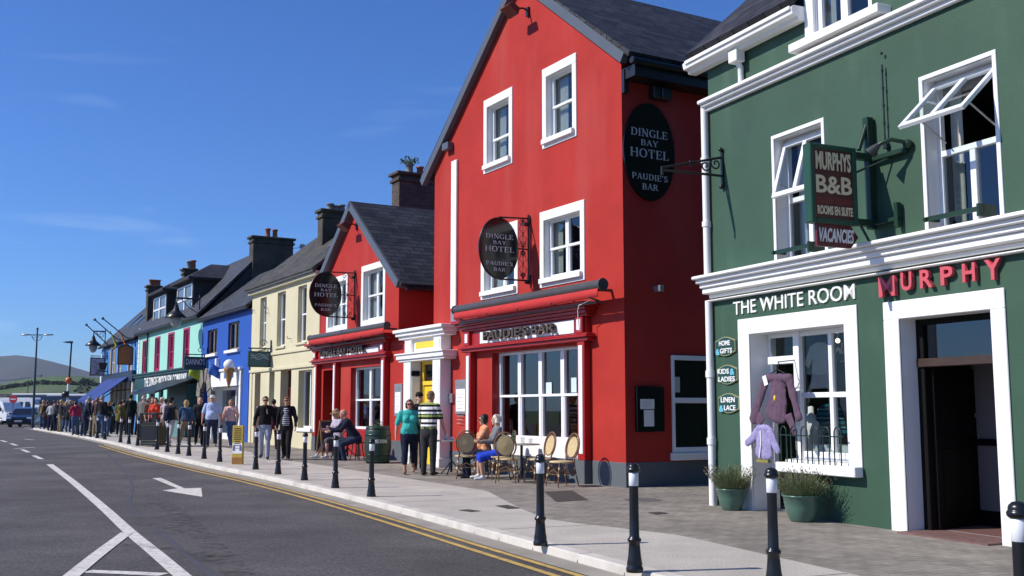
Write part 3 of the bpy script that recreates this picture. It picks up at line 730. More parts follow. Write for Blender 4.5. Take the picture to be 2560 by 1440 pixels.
# rolled awning over the bar
def awning_roll(h, s0, s1, z, out, name, rad=.10):
    m = h.mb(); m.tube([(s0, -out, z), (s1, -out, z)], rad, 14);
    m.tube([(s1 - .01, -out, z), (s1 + .03, -out, z)], rad * 1.15, 16); m.tube([(s0 - .03, -out, z), (s0 + .01, -out, z)], rad * 1.15, 16)
    k = 5
    for i in range(k):
        s = s0 + .3 + (s1 - s0 - .6) * i / (k - 1); m.box(s - .03, s + .03, -out, -.002, z - .09, z - .04); m.tube([(s, -out + .02, z - .1), (s, -out - .1, z - .22), (s, -.18, z - .30)], .018, 6)
    m.tube([(s0 + .1, -out + .05, z - .32), (s1 - .25, -out + .05, z - .30)], .025, 8)
    o = m.build(name, mat('charcoal_cassette', (.065, .06, .062), .4, .15, 4), h.root)
    q = h.mb(); n = 30; vs = []
    for i in range(n + 1):
        x = s0 + .04 + (s1 - s0 - .08) * i / n; sg = .03 * math.sin(math.pi * i / n)
        vs += [(x, -out - rad * .80, z - rad * .72), (x, -out - rad * .86, z - rad - .03), (x, -out - rad * .76, z - rad - .13 - sg), (x, -out - rad * .72, z - rad - .13 - sg), (x, -out - rad * .7, z - rad * .8)]
    q._add(vs, [(5 * i + j, 5 * i + j + 1, 5 * i + j + 6, 5 * i + j + 5) for i in range(n) for j in range(4)], 0, True)
    q.build('valance', mat('red_awning_cloth', (.50, .03, .03), .8, .08, 3), o); return o
out1 = .42
za = .5 * (R.Z(1500, 712, -out1) + R.Z(1160, 772, -out1))
awning_roll(H1, R.S(1140, 772, -out1), R.S(1506, 712, -out1), za, out1, 'awning')
m = H1.mb(); s = R.S(1497, 735, -.3)
m.tube([(s, -.40, za - .12), (s - .08, -.42, za - .25), (s - .5, -.41, za - .32), (s - .62, -.36, za - .42), (s - .6, -.34, za - .8)], .009, 6); m.build('cable', TXW, H1.root)
# bargeboards and roof
def rake(m, a, b, d0, d1, t):                  # board along a rake, a -> b in (s, z), thickness t downwards
    dx, dz_ = b[0] - a[0], b[1] - a[1]; L_ = math.hypot(dx, dz_); nx, nz_ = dz_ / L_ * t, -dx / L_ * t
    if nz_ > 0: nx, nz_ = -nx, -nz_
    m.prism([a, b, (b[0] + nx, b[1] + nz_), (a[0] + nx, a[1] + nz_)], d0, d1)
ox = (apex[0], apex[1] + .14); orr = (.30, 8.00 + .03); ol = (-8.55, 7.28)
m = H1.mb(); rake(m, ox, orr, -.16, -.02, .20); rake(m, ol, ox, -.16, -.02, .20)
s, z = R.sz(1124, 368); m.box(s - .1, s + .22, -.165, -.01, z - .1, z + .08)
m.build('bargeboard', BARGE, H1.root, .008)
def rslab(h, a, b, d0, d1, t, mt, name='roof'):           # gable roof side running back from the street
    dx, dz_ = b[0] - a[0], b[1] - a[1]; L_ = math.hypot(dx, dz_); nx, nz_ = -dz_ / L_ * t, dx / L_ * t
    if nz_ < 0: nx, nz_ = -nx, -nz_
    m = h.mb(); m.prism([a, b, (b[0] + nx, b[1] + nz_), (a[0] + nx, a[1] + nz_)], d0, d1); return m.build(name, mt, h.root)
rslab(H1, (apex[0], apex[1] + .02), (.42, 7.93), -.15, 10.6, .10, SLATE); rslab(H1, (apex[0], apex[1] + .02), (-8.45, 7.30), -.15, 10.6, .10, SLATE)
m = H1.mb(); m.tube([(.46, -.1, 7.86), (.46, 10.5, 7.86)], .07, 8); m.box(.003, .40, .02, 10.4, 7.60, 7.82); m.build('gutter', BLK, H1.root)
m = H1.mb(); m.box(-.30, .003, -.1, -.003, 7.50, 7.75) if False else m.box(.004, .09, -.004, .1, 7.35, 7.80); m.build('bracket', BLK, H1.root)
fl_lamp(H1, *R.sz(1322, 30), out=.35)
# menu case, door bell, intercom
def case(h, tl, br, d, mt, name, parent=None, bev=.006):
    s0, z1 = h.f.sz(*tl); s1, z0 = h.f.sz(*br); m = h.mb(); m.box(s0, s1, -d, -.002, z0, z1); return m.build(name, mt, parent or h.root, bev)
def menu_case(h, tl, br, label):
    s0, z1 = h.f.sz(*tl); s1, z0 = h.f.sz(*br); e = empty('menu_case', label, 'menu board', h.f.P(s0, 0, z0), h.f.rot, 'menu cases on the hotel wall')
    w, hh = s1 - s0, z1 - z0; m = MB(); m.box(0, w, -.06, -.002, 0, hh); m.build('case', STEEL, e, .008)
    m = MB(); m.box(.07, w - .07, -.066, -.058, .07, hh - .22); p = m.build('menu_sheet', PAPER, e)
    m = MB()
    for k in range(9): m.box(.12, w - .13 - .06 * (k % 3), -.068, -.064, hh - .34 - k * .085, hh - .328 - k * .085)
    m.build('print', mat('grey_print', (.35, .35, .36), .8, 0), p)
    m = MB(); m.box(w / 2 - .09, w / 2 + .09, -.064, -.058, hh - .16, hh - .07); m.build('emblem', mat('grey_emblem', (.2, .2, .2), .5, 0), e)
menu_case(H1, (1143, 950), (1172, 1036), 'tall grey framed menu case on the red wall right of the white doorway')
def wallbox(h, tl, br, d, mt, name, label):
    s0, z1 = h.f.sz(*tl); s1, z0 = h.f.sz(*br); m = MB(); m.box(0, s1 - s0, -d, -.002, 0, z1 - z0); m.box(.03, s1 - s0 - .03, -d - .012, -d + .004, (z1 - z0) * .35, (z1 - z0) * .8)
    return tag(m.build(name, mt, None, .008, h.f.P(s0, 0, z0), h.f.rot), label, 'wall box')
wallbox(H1, (1123, 984), (1136, 1007), .07, STEEL, 'intercom', 'small steel intercom on red wall between white doorway and menu case')
wallbox(H1, (1178, 983), (1186, 998), .05, mat('grey_plastic', (.2, .19, .19), .5, .05), 'wall_socket', 'little dark grey box on the red wall left of the bar shopfront')
# side wall: notice board, window, lamp, camera
def sidepx(px, py): return R.dz(0.0, px, py)
def sidebox(h, tl, br, t, mt, name, parent=None):
    d0, z1 = sidepx(*tl); d1, z0 = sidepx(*br); m = h.mb(); m.box(.002, t, d0, d1, z0, z1); return m.build(name, mt, parent or h.root, .006)
d0_, z1_ = sidepx(1676, 888); d1_, _ = sidepx(1800, 888); z0_ = sidepx(1676, 1132)[1]
m = H1.mb(); fw = .09
m.box(.003, .06, d0_, d1_, z1_ - fw, z1_); m.box(.003, .06, d0_, d0_ + .05, z0_, z1_ - fw); m.box(.003, .06, d1_ - .32, d1_, z0_, z1_ - fw); m.box(.003, .06, d0_ + .05, d1_ - .32, z0_, z0_ + .1)
zm = sidepx(1700, 1001)[1]; m.box(.003, .05, d0_ + .05, d1_ - .32, zm - .05, zm + .05)
sw_ = m.build('window', W2, H1.root, .006)
m = H1.mb(); m.box(.004, .02, d0_ + .05, d1_ - .3, z0_ + .1, z1_ - fw); m.build('pane', mat('dark_pane', (.006, .007, .009), .06, 0, spec=.6), sw_)
m = H1.mb(); m.box(.003, .12, d0_ - .05, d1_ + .05, z0_ - .14, z0_ - .002); m.build('sill', W, sw_, .008)
a = sidepx(1678, 942); b = sidepx(1698, 981); m = H1.mb(); m.box(.021, .024, a[0], b[0], b[1], a[1]); m.build('notice', mat('grey_paper', (.45, .46, .48), .8, .05), sw_)
m = H1.mb(); dd, zz = sidepx(1640, 238); m.box(.003, .2, dd - .2, dd + .25, zz - .12, zz + .12); m.box(.2, .24, dd - .03, dd + .1, zz - .1, zz + .1); m.build('floodlight', BLK, H1.root, .02)
dd, zz = sidepx(1633, 720); m = MB(); m.tube([(.0, 0, 0), (.12, 0, -.02)], .03); m.box(.08, .26, -.05, .05, -.09, .03); m.build('security_camera', STEEL, None, .008, H1.f.P(0.003, dd, zz), R.rot)
tag(bpy.data.objects['security_camera'], 'small grey security camera on the shaded red side wall', 'camera')
nb = empty('notice_board', 'black notice board with two white papers on the shaded red side wall', 'notice board', R.P(0, sidepx(1573, 0)[0], sidepx(1575, 1080)[1]), R.rot)
w = sidepx(1643, 1020)[0] - sidepx(1573, 1020)[0]; hh = sidepx(1600, 966)[1] - sidepx(1575, 1080)[1]
m = MB(); m.box(.003, .07, 0, w, 0, hh); m.build('board', BLKG, nb, .01)
m = MB(); m.box(.071, .074, w * .12, w * .62, hh * .50, hh * .72); m.box(.0745, .077, w * .24, w * .60, hh * .12, hh * .48); pp = m.build('notice', PAPER, nb)
m = MB()
for k in range(4): m.box(.0745, .0755, w * .18, w * (.52 - .06 * (k % 2)), hh * (.67 - .04 * k), hh * (.68 - .04 * k))
m.build('print', mat('grey_print', (.35, .35, .36), .8, 0), pp)
# big oval sign on the side wall
ov = empty('oval_wall_sign', 'large black oval hotel sign fixed flat on the shaded red side wall', 'sign', R.P(0, sidepx(1620, 381)[0], sidepx(1620, 381)[1]), R.rot)
def oval_disc(m, rx, rz, x0, x1):
    m.prism([(rx * math.cos(2 * math.pi * i / 48), rz * math.sin(2 * math.pi * i / 48)) for i in range(48)], x0, x1, 'x')
rw = (sidepx(1683, 381)[0] - sidepx(1556, 381)[0]) / 2; rh = (sidepx(1620, 260)[1] - sidepx(1620, 503)[1]) / 2
m = MB(); oval_disc(m, rw, rh, .004, .05); m.build('board', BLKG, ov)
def oval_words(par, x, rw, rh, m_=TXS):
    for t, w, z, h_ in (("DINGLE", .72, .30, .155), ("BAY", .34, .115, .12), ("HOTEL", .76, -.13, .175), ("PAUDIE'S", .70, -.58, .12), ("BAR", .31, -.78, .12)):
        serif(t, (x, -w * rw, z * rh), (0, 1, 0), (0, 0, 1), 2 * w * rw, h_ * rh, .006, m_, par)
oval_words(ov, .05, rw, rh)
# ---- oval signs hanging from scrolled iron brackets
def spiral(c, r0, turns, plane='yz', n=22, a0=0, sgn=1):
    return [(c[0], c[1] + r0 * (1 - .8 * i / n) * math.cos(a0 + sgn * turns * 2 * math.pi * i / n), c[2] + r0 * (1 - .8 * i / n) * math.sin(a0 + sgn * turns * 2 * math.pi * i / n)) for i in range(n + 1)]
def hanging_oval(px_wall, cx, hw, cy, hh, ztop_px, zbot_px, label):
    s = R.S(px_wall, cy)
    # distance out: where the plane s meets the sign's centre column
    dc, zc_ = R.dz(s, cx, cy); dl = R.dz(s, cx - hw, cy)[0]; dr = R.dz(s, cx + hw, cy)[0]; rw_ = abs(dr - dl) / 2
    rh_ = (R.dz(s, cx, cy - hh)[1] - R.dz(s, cx, cy + hh)[1]) / 2
    e = empty('hanging_oval_sign', label, 'sign', R.P(s, 0, zc_), R.rot)
    m = MB(); m.prism([(dc + rw_ * math.cos(2 * math.pi * i / 48), rh_ * math.sin(2 * math.pi * i / 48)) for i in range(48)], -.03, .03, 'x'); bd = m.build('board', BLKG, e)
    m = MB(); m.tube([(-.01, dc + rw_ * math.cos(2 * math.pi * i / 48), rh_ * math.sin(2 * math.pi * i / 48)) for i in range(49)], .022, 6); m.build('rim', BLK, bd)
    for t, w, z, h_ in (("DINGLE", .72, .30, .155), ("BAY", .34, .115, .12), ("HOTEL", .76, -.13, .175), ("PAUDIE'S", .70, -.58, .12), ("BAR", .31, -.78, .12)):
        serif(t, (.031, dc - w * rw_, z * rh_), (0, 1, 0), (0, 0, 1), 2 * w * rw_, h_ * rh_, .006, TXS, bd)
    zt_ = R.dz(s, px_wall, ztop_px)[1] - zc_; zb_ = R.dz(s, px_wall, zbot_px)[1] - zc_
    m = MB(); di = dc + rw_
    m.tube([(0, -.04, zt_ + .08), (0, -.04, zb_ - .08)], .025, 8)
    m.tube([(0, -.04, zt_), (0, dc, rh_ + .02)], .02, 6); m.tube([(0, -.04, zb_), (0, dc, -rh_ - .02)], .02, 6)
    zm_ = (zt_ + zb_) / 2; m.tube([(0, -.04, zm_), (0, di, zm_)], .018, 6)
    for zc2 in (zt_ - .05, zb_ + .05): m.box(-.05, .05, -.05, -.003, zc2 - .06, zc2 + .06); m.ball((0, -.09, zc2 - .08), .045)
    y0, y1 = di + .01, -.06; ym = (y0 + y1) / 2
    for za_, zb2 in ((zt_ - .02, zm_), (zm_, zb_ + .02)):
        for sx in (0, 1):
            yy = [y0, y1][sx]; k = 1 if sx == 0 else -1
            m.tube([(0, ym, za_), (0, yy + k * .03, (za_ + zb2) / 2 + .1), (0, ym, (za_ + zb2) / 2), (0, yy + k * .03, (za_ + zb2) / 2 - .1), (0, ym, zb2)], .009, 5)
            for zz in (za_ - .09, zb2 + .09): m.tube(spiral((0, yy + k * .09, zz), .065, 1.2, a0=1.5 if zz > zm_ else -1.5, sgn=k), .009, 5)
        m.tube([(0, ym, za_), (0, ym, zb2)], .009, 5)
    m.build('bracket', BLK, e)
hanging_oval(1325, 1247, 48, 620, 75, 547, 702, 'larger black oval hotel sign hanging from iron scrollwork on the tall red gable')
hanging_oval(889, 814, 39, 735, 54, 683, 795, 'smaller black oval hotel sign hanging from iron scrollwork beside the cream house')

# ---- the small red gable with the white doorway beside it
SL = R.S(797, 980)
H2 = House('small_gabled_hotel', 'small bright red gabled hotel wing with a columned white doorway and slate roof', R, SL)
sr = R.S(997, 760); ap2 = R.sz(888, 512); zeR = R.Z(997, 700); zeL = R.Z(826, 660)
H2.winpx((905.5, 667), (963, 808), sur=(.15, .18, .18, .025, W), rec=.16, cols=2, rows=(.5,), curtain=[(0, .25), (.8, 1)])
s0, z0 = R.S(818, 760), R.Z(870, 826); s1, z1 = R.S(870.5, 760), R.Z(870.5, 684)
H2.win(s0 + .15, s1 - .15, z0 + .18, z1 - .18, sur=(.15, .18, .18, .025, W), rec=.16, cols=2, rows=(.5,), curtain=[(0, .3), (.75, 1)])
w0, w1 = R.S(876, 1000), R.S(953, 1000); zt2 = R.Z(953, 913); zb2 = R.Z(953, 1075)
H2.win(w0, w1, zb2, zt2, rec=.2, fw=.06, cols=2, rows=(.47,), gm=GLASSD, rev=2, name='bar_window', dep=.09)
bw = [o for o in H2.root.children if o.name.startswith('bar_window')][0]
a_, b_ = R.S(888, 985, .2), R.S(896, 985, .2); m = H2.mb(); m.box(a_, b_, .19, .198, R.Z(892, 998, .2), R.Z(892, 970, .2)); m.build('notice', mat('pale_blue_paper', (.55, .66, .74), .8, .05), bw)
dl0, dl1 = R.S(806, 1050), R.S(844, 1050)
H2.holes.append((dl0, dl1, .0, zt2, .9, 2))
m = H2.mb(); m.box(dl0, dl1, .84, .89, .02, zt2); m.build('door', mat('deep_red_door', (.16, .008, .010), .4, .1, 3), H2.root)
m = H2.mb(); m.box(dl0 + .45, dl0 + .62, .30, .36, .05, zt2 - .7); m.box(dl0 + .45, dl0 + .62, .36, .83, .05, zt2 - .7); m.build('door', WOOD, H2.root)
H2.walls([(SL, -.5), (sr, -.5), (sr, zeR - .08), (ap2[0], ap2[1] - .05), (SL, zeL - .05)], 8.5, [RED, W, REDG])
m = H2.mb(); m.box(SL, sr, 1.6, 1.65, .05, 3.2); m.build('partition', INT, H2.root)
zpl2 = .62
p0, p1 = R.S(795, 1000), R.S(973, 1000)
SF2, SP2 = shopfront(H2, p0, p1, R.Z(967, 892), R.Z(958, 866), R.Z(967, 857), R.Z(980, 833), (R.S(813, 890), R.S(958, 870)), 'shopfront', zpl2)
m = H2.mb(); c0 = R.S(843, 1000); m.box(c0, c0 + .22, -.16, -.003, zpl2, R.Z(967, 892)); m.build('pilaster', REDG, H2.root, .01)
m = H2.mb(); m.box(c0 + .06, c0 + .17, -.175, -.155, zpl2 + .1, R.Z(967, 892) - .1); m.build('panel_moulding', W2, H2.root, .006)
m = H2.mb(); m.box(c0 + .25, p1 - .26, -.08, -.003, -.3, zb2 - .01); m.build('stall_riser', REDG, H2.root, .01)
for a_, b_, c_ in ((p0, p0 + .24, .17), (c0, c0 + .22, .165), (p1 - .24, p1, .17), (p1 + .01, R.S(1010, 1100), .03)): m = H2.mb(); m.box(a_, b_, -c_, -.003, -.4, zpl2); m.build('plinth', GRY, H2.root, .006)
a, b = R.S(820, 890), R.S(930, 870); ulet(H2, "DINGLE BAY HOTEL", a, R.Z(967, 892) + .19, b - a, .20, .09, BRZ, -.18, SP2, bold=.015)
out2 = .42; za2 = .5 * (R.Z(780, 850, -out2) + R.Z(965, 808, -out2))
awning_roll(H2, R.S(776, 850, -out2), R.S(967, 809, -out2), za2, out2, 'awning', .088)
m = H2.mb(); a1, b1, c1_ = R.sz(812, 686), (ap2[0], ap2[1] + .1), R.sz(1012, 703)
rake(m, b1, c1_, -.20, .10, .22); rake(m, a1, b1, -.20, .10, .2); m.build('bargeboard', BARGE, H2.root, .008)
rslab(H2, (ap2[0], ap2[1]), (c1_[0] + .05, c1_[1] - .15), -.15, 8.6, .1, SLATE); rslab(H2, (ap2[0], ap2[1]), (a1[0], a1[1] - .12), -.15, 8.6, .1, SLATE)
m = H2.mb(); m.tube([(c1_[0] + .1, 0, c1_[1] - .2), (c1_[0] + .1, 8, c1_[1] - .2)], .06, 8); m.build('gutter', BLK, H2.root)
s, d_ = R.S(997, 800), 2.2
fl_lamp(H2, *R.sz(893, 566), out=.3)
# single-storey link with the portico
lk0, lk1 = sr, -7.284
zlk = R.Z(1097, 806); m = H2.mb(); HL = House.__new__(House); HL.f = R; HL.s0 = SL; HL.holes = []; HL.poly = []; HL.root = H2.root
g0, g1 = R.S(1026, 1000, -.3) + .02, R.S(1086, 1000, -.3); ztd = R.Z(1086, 896, -.3)
HL.holes.append((g0, g1, -.02, ztd, .12, 1))
zlk = min(zlk, 3.27)
HL.walls([(lk0 + .004, -.5), (lk1, -.5), (lk1, zlk), (lk0 + .004, zlk)], 8, [RED, mat('cream_reveal', (.55, .52, .40), .7, .05), REDG])
m = H2.mb(); m.box(lk0 + .3, lk1, 1.5, 1.55, zlk + .002, zlk + 3.5); m.build('upper_wall', RED, H2.root) if False else None
# door: yellow frame, fanlight, leaf with dark glass
m = H2.mb(); fz = ztd; y0 = .0
m.box(g0, g0 + .1, y0, y0 + .1, 0, fz); m.box(g1 - .1, g1, y0, y0 + .1, 0, fz); m.box(g0 + .1, g1 - .1, y0, y0 + .1, fz - .1, fz); ztr = fz - .62; m.box(g0 + .1, g1 - .1, y0 - .02, y0 + .1, ztr, ztr + .1)
m.box(g0 + .1, g0 + .3, y0 + .03, y0 + .08, 0, ztr); m.box(g1 - .3, g1 - .1, y0 + .03, y0 + .08, 0, ztr); m.box(g0 + .3, g1 - .3, y0 + .03, y0 + .08, ztr - .2, ztr); m.box(g0 + .3, g1 - .3, y0 + .03, y0 + .08, 0, .5)
dr_ = m.build('door', YELP, H2.root, .006)
m = H2.mb(); m.box(g0 + .09, g1 - .09, y0 + .05, y0 + .06, ztr + .09, fz - .09); m.box(g0 + .29, g1 - .29, y0 + .05, y0 + .06, .5, ztr - .19); m.build('pane', mat('dark_pane', (.006, .007, .009), .06, 0, spec=.6), dr_)
m = H2.mb(); m.box(g0 - .018, g0 - .005, -.27, -.06, 1.55, 2.25); m.build('notice', PAPER, H2.root)
m = H2.mb(); m.box(g0 - .018, g0 - .003, -.28, -.05, 2.27, 2.40); m.build('name_plate', BLKG, H2.root)
m = H2.mb(); P0, P1 = R.S(1009, 900, -.3), R.S(1100, 900, -.3); pw = R.S(1026, 900, -.3) - P0
zt1 = R.Z(1097, 814, -.34); z_a0 = R.Z(1100, 897, -.3); z_a1 = R.Z(1100, 880, -.3)
for a in (P0, P1 - pw):
    m.box(a, a + pw, -.3, -.003, -.1, z_a0); m.box(a + .01, a + pw - .01, -.28, -.003, z_a1, zt1 - .2)
    m.box(a - .03, a + pw + .03, -.33, -.003, -.1, .28); m.box(a + .05, a + pw - .05, -.31, -.29, .4, z_a0 - .15); m.box(a + .06, a + pw - .06, -.295, -.275, z_a1 + .06, zt1 - .28)
m.box(P0 + pw, P1 - pw, -.20, -.003, z_a1, zt1 - .2)
cornice(m, P0, P1, [(z_a0, z_a0 + .06, .33), (z_a0 + .06, z_a1 + .01, .38), (z_a1 + .01, z_a1 + .05, .42)])
cornice(m, P0, P1, [(zt1 - .22, zt1 - .14, .33), (zt1 - .14, zt1 - .05, .40), (zt1 - .05, zt1 + .03, .46)])
po = m.build('portico', W, H2.root, .012)
yp0, yz1 = R.sz(1039, 853, -.2); yp1, yz0 = R.sz(1086, 872, -.2)
m = H2.mb(); m.box(P0 + pw + .12, P1 - pw - .1, -.215, -.19, z_a1 + .16, zt1 - .32); m.build('nameplate_panel', YELP, po)
menu_case(H2, (991, 960), (1009, 1040), 'grey framed menu case on the red wall left of the white doorway')
wallbox(H2, (1104, 976), (1112, 992), .08, W2, 'bell_box', 'small white bell box right beside the white doorway pillar')
# the wall above the link, set back, and its downpipe
m = H2.mb(); m.box(lk0 + .006, -8.01, 2.6, 2.7, zlk, 4.6); m.build('rear_wall', RED, H2.root)
m = H2.mb(); m.tube([(lk0 + 1.75, 1.9, zlk), (lk0 + 1.75, 1.9, 4.8)], .04, 8); m.build('downpipe', BLK, H2.root)

# ---- chimneys
def chimney(h, s0, s1, pxL, pxR, py, mt, pots=(), low=3.0, name='chimney', parent=None):
    d, z1 = R.dz(s0, pxL, py); dep = R.dz(s1, pxR, py)[0] - d; z0 = z1 - low
    m = h.mb(); m.box(s0, s1, d, d + dep, z0, z1 - .32); m.box(s0 - .06, s1 + .06, d - .06, d + dep + .06, z1 - .32, z1 - .22); m.box(s0 - .01, s1 + .01, d - .01, d + dep + .01, z1 - .22, z1 - .1); m.box(s0 - .1, s1 + .1, d - .1, d + dep + .1, z1 - .1, z1)
    c = m.build(name, mt, parent or h.root, .015)
    for k, (f, hp, pm, r) in enumerate(pots):
        q = h.mb(); q.lathe([(r * 1.1, 0), (r * .9, .06), (r * .8, hp * .8), (r * 1.05, hp * .85), (r * 1.05, hp), (r * .7, hp)], ((s0 + s1) / 2, d + dep * f, z1 - .002), 12); q.build('chimney_pot', pm, c)
    return c, (s0, s1, z1)
GP = mat('grey_pot', (.22, .20, .18), .8, .2, 5)
cb, (cs0, cs1, cz) = chimney(H2, -16.6, -16.0, 980, 1096, 436, CHBR, [(.35, .35, GP, .14), (.62, .3, TERR, .13)])
def tuft(m, c, r, n, rr, leaf=.05, up=.6, mi=0):          # a clump of leaf-sized faces
    for _ in range(n):
        a = rr.uniform(0, 6.283); e = rr.uniform(-.2, 1) ; k = rr.random() ** .5
        p = Vector(c) + Vector((math.cos(a) * r[0] * k, math.sin(a) * r[1] * k, r[2] * k * e))
        u = Vector((rr.uniform(-1, 1), rr.uniform(-1, 1), rr.uniform(-.3, 1))).normalized(); w = u.orthogonal().normalized(); L_ = leaf * rr.uniform(.6, 1.4)
        m._add([p - w * L_ * .3, p + u * L_, p + w * L_ * .3, p - u * L_ * .3], [(0, 1, 2, 3)], mi)
LEAF = mat('weed_leaf', (.06, .11, .025), .7, .4, 6)
rr = random.Random(3); m = H2.mb(); s = (cs0 + cs1) / 2; ca_d = R.dz(cs0, 980, 436)[0]; cd = ca_d + .35 * (R.dz(cs1, 1096, 436)[0] - ca_d)
tuft(m, (s, cd, cz + .40), (.34, .32, .16), 120, rr, .075)
m.tube([(s, cd, cz + .2), (s + .1, cd, cz + .5)], .015, 5)
chw = m.build('chimney_weeds', LEAF); chw.parent = None; chw.location = R.P(SL); chw.rotation_euler = (0, 0, R.rot); tag(chw, 'green weed growing out of the brick chimney pot above the small red roof', 'plant')

# ---- cream house
YL, YR = R.S(627, 900), R.S(797, 900)
H3 = House('cream_house', 'two storey cream rendered house with tall narrow windows between the blue shop and red hotel', R, YL)
zE = 5.83; GREV = mat('cream_reveal_wall', (.58, .53, .33), .75, .06)
for tl, br in (((650, 747), (665.5, 869)), ((693, 733), (713, 865.5)), ((744, 717), (765.5, 855.5))):
    s0 = R.S(tl[0], 800); s1 = R.S(br[0], 800); z1 = R.Z((tl[0] + br[0]) / 2, tl[1] - 3); z0 = R.Z((tl[0] + br[0]) / 2, br[1])
    H3.win(s0, s1, z0, z1, rec=.17, fw=.06, rows=(.5,), sill=(.08, .08, .06, YEL), curtain=[(0, .3)])
for x0, x1, y1, y0, mt, nm in ((636, 650, 934, 1095, MAROON, 'door'), (700, 727, 925, 1106, MAROON, 'door')):
    s0, s1, z1 = R.S(x0, 1000), R.S(x1, 1000), R.Z((x0 + x1) / 2, y1); H3.holes.append((s0, s1, -.1 + .2, z1, .36, 1))
    m = H3.mb(); m.box(s0, s1, .3, .36, .1, z1 - .6); m.box(s0, s0 + .08, .28, .3, .1, z1); m.box(s0, s1, .27, .36, z1 - .66, z1 - .58); m.box(s0, s1, .28, .36, z1 - .08, z1)
    for k in (0, 1): m.box(s0 + .15 + k * (s1 - s0) * .45, s0 + (s1 - s0) * (.42 + k * .45), .28, .3, .35, 1.2)
    dd_ = m.build(nm, mt, H3.root); q = H3.mb(); q.box(s0 + .08, s1, .33, .34, z1 - .58, z1 - .08); q.build('pane', GLASSD, dd_)
s0, s1 = R.S(672, 1000), R.S(685, 1000); H3.win(s0, s1, R.Z(678, 1062), R.Z(678, 930), rec=.26, rows=(.4,))
s0, s1 = R.S(745, 1000), R.S(779, 1000); H3.win(s0, s1, R.Z(762, 1070), R.Z(762, 925), rec=.22, cols=2, rows=(), sill=(.1, .12, .05, W), gm=GLASS, name='shop_window')
goods = (s0, s1, R.Z(762, 1070), R.Z(762, 925))
H3.walls([(YL, -.5), (YR - .004, -.5), (YR - .004, zE), (YL, zE)], 5, [YEL, GREV])
zs_ = R.Z(715, 880); zs2 = R.Z(715, 925)
m = H3.mb(); m.box(YL, YR - .01, -.05, -.002, zs_ - .05, zs_ + .05); m.box(YL, YR - .01, -.06, -.002, zs2 + .02, zs2 + .12); m.box(YL, YL + .3, -.03, -.002, -.3, zs2); m.box(YR - .32, YR - .01, -.03, -.002, -.3, zs2)
m.build('string_course', YEL, H3.root, .008)
m = H3.mb(); m.box(YL - .05, YR - .02, -.16, .02, zE - .12, zE + .02); m.build('eaves_board', mat('cream_paint', (.62, .58, .42), .6, .06), H3.root, .01)
m = H3.mb(); m.tube([(YL, -.2, zE + .02), (YR - .05, -.2, zE + .02)], .06, 8); m.build('gutter', GRY, H3.root)
rz3 = 8.05; rd3 = 2.5
H3.slab((-.24, zE + .0), (rd3, rz3), YL - .05, YR - .01, .1, SLATE2); H3.slab((5.2, zE), (rd3, rz3), YL - .05, YR - .01, .1, SLATE2)
m = H3.mb(); m.prism([(0, zE), (5, zE), (rd3, rz3)], YL, YL + .1, 'x'); m.prism([(0, zE), (5, zE), (rd3, rz3)], YR - .12, YR - .02, 'x'); m.build('gable', YEL, H3.root)
chimney(H3, -20.3, -19.8, 795, 868, 527, CHIM, [(.4, .25, GP, .14), (.65, .2, GP, .14), (.88, .25, GP, .13)])
c3, (ca, cb_, cz3) = chimney(H3, -31.6, -31.0, 624, 734, 593, CHIM, [(.40, .42, TERR, .13), (.58, .40, TERR, .13)])
dish = H3.mb(); dd4 = R.dz(cb_, 734, 593)[0]; dc = (cb_ + .1, dd4 + .4, cz3 - .35)
dish.ball(dc, (.08, .14, .14), 14, 8); dish.tube([(cb_ - .05, dd4 - .05, cz3 - .45), (cb_ + .1, dd4 + .38, cz3 - .40)], .015, 6)
dish.build('satellite_dish', mat('grey_dish', (.4, .4, .4), .6, .05), H3.root)
for px, py in ((670, 770), (672, 782), (728, 846), (636, 775)):
    m = H3.mb(); s, z = R.sz(px, py); m.tube([(s, 0, z), (s, -.12, z - .02), (s + .06, -.16, z + .06)], .012, 5); m.build('wall_bracket', BLK, H3.root)
# ---- blue ice cream shop
BL = R.S(503, 900); BR_ = YL - .004
H4 = House('blue_shop', 'small royal blue shop with a white fascia selling ice cream', R, BL)
zE4 = 5.28; BRN = mat('brown_window', (.22, .15, .09), .5, .15, 4)
for tl, br in (((519, 822), (543, 885)), ((570, 803), (598, 874))):
    s0, s1 = R.S(tl[0], 850), R.S(br[0], 850); x = (tl[0] + br[0]) / 2
    H4.win(s0, s1, R.Z(x, br[1]), R.Z(x, tl[1] + 2), rec=.12, fw=.07, cols=2, rows=(), fm=BRN, sill=(.15, .12, .12, W), rev=1)
f0, f1 = R.S(535, 960), R.S(610, 950)
zf1, zf0 = R.Z(575, 928), R.Z(575, 966)
H4.holes.append((f0 + .15, f1 - .1, .18, zf0 - .02, .5, 2))
a0, a1 = R.S(506, 980), R.S(531, 980); H4.holes.append((a0 + .3, a1 - .1, .2, 2.6, 3.5, 1))
H4.walls([(BL, -.5), (BR_, -.5), (BR_, zE4), (BL, zE4)], 5, [BLU, mat('blue_reveal', (.02, .07, .36), .6, .05), W])
m = H4.mb(); m.box(f0, f1, -.14, -.002, zf0, zf1); m.box(f0 - .05, f1 + .05, -.2, -.002, zf1, zf1 + .1)
for x in (f0, f1 - .28): m.box(x, x + .22, -.12, -.002, .1, zf0)
fa = m.build('fascia', W, H4.root, .01)
ulet(H4, "MURPHYS", R.S(561, 945, -.14), zf0 + .32, R.S(584, 940, -.14) - R.S(561, 945, -.14), .30, .02, mat('blue_lettering', (.02, .2, .55), .5, 0), -.14, fa, bold=.03)
m = H4.mb(); sm_ = f0 + (f1 - f0) * .52
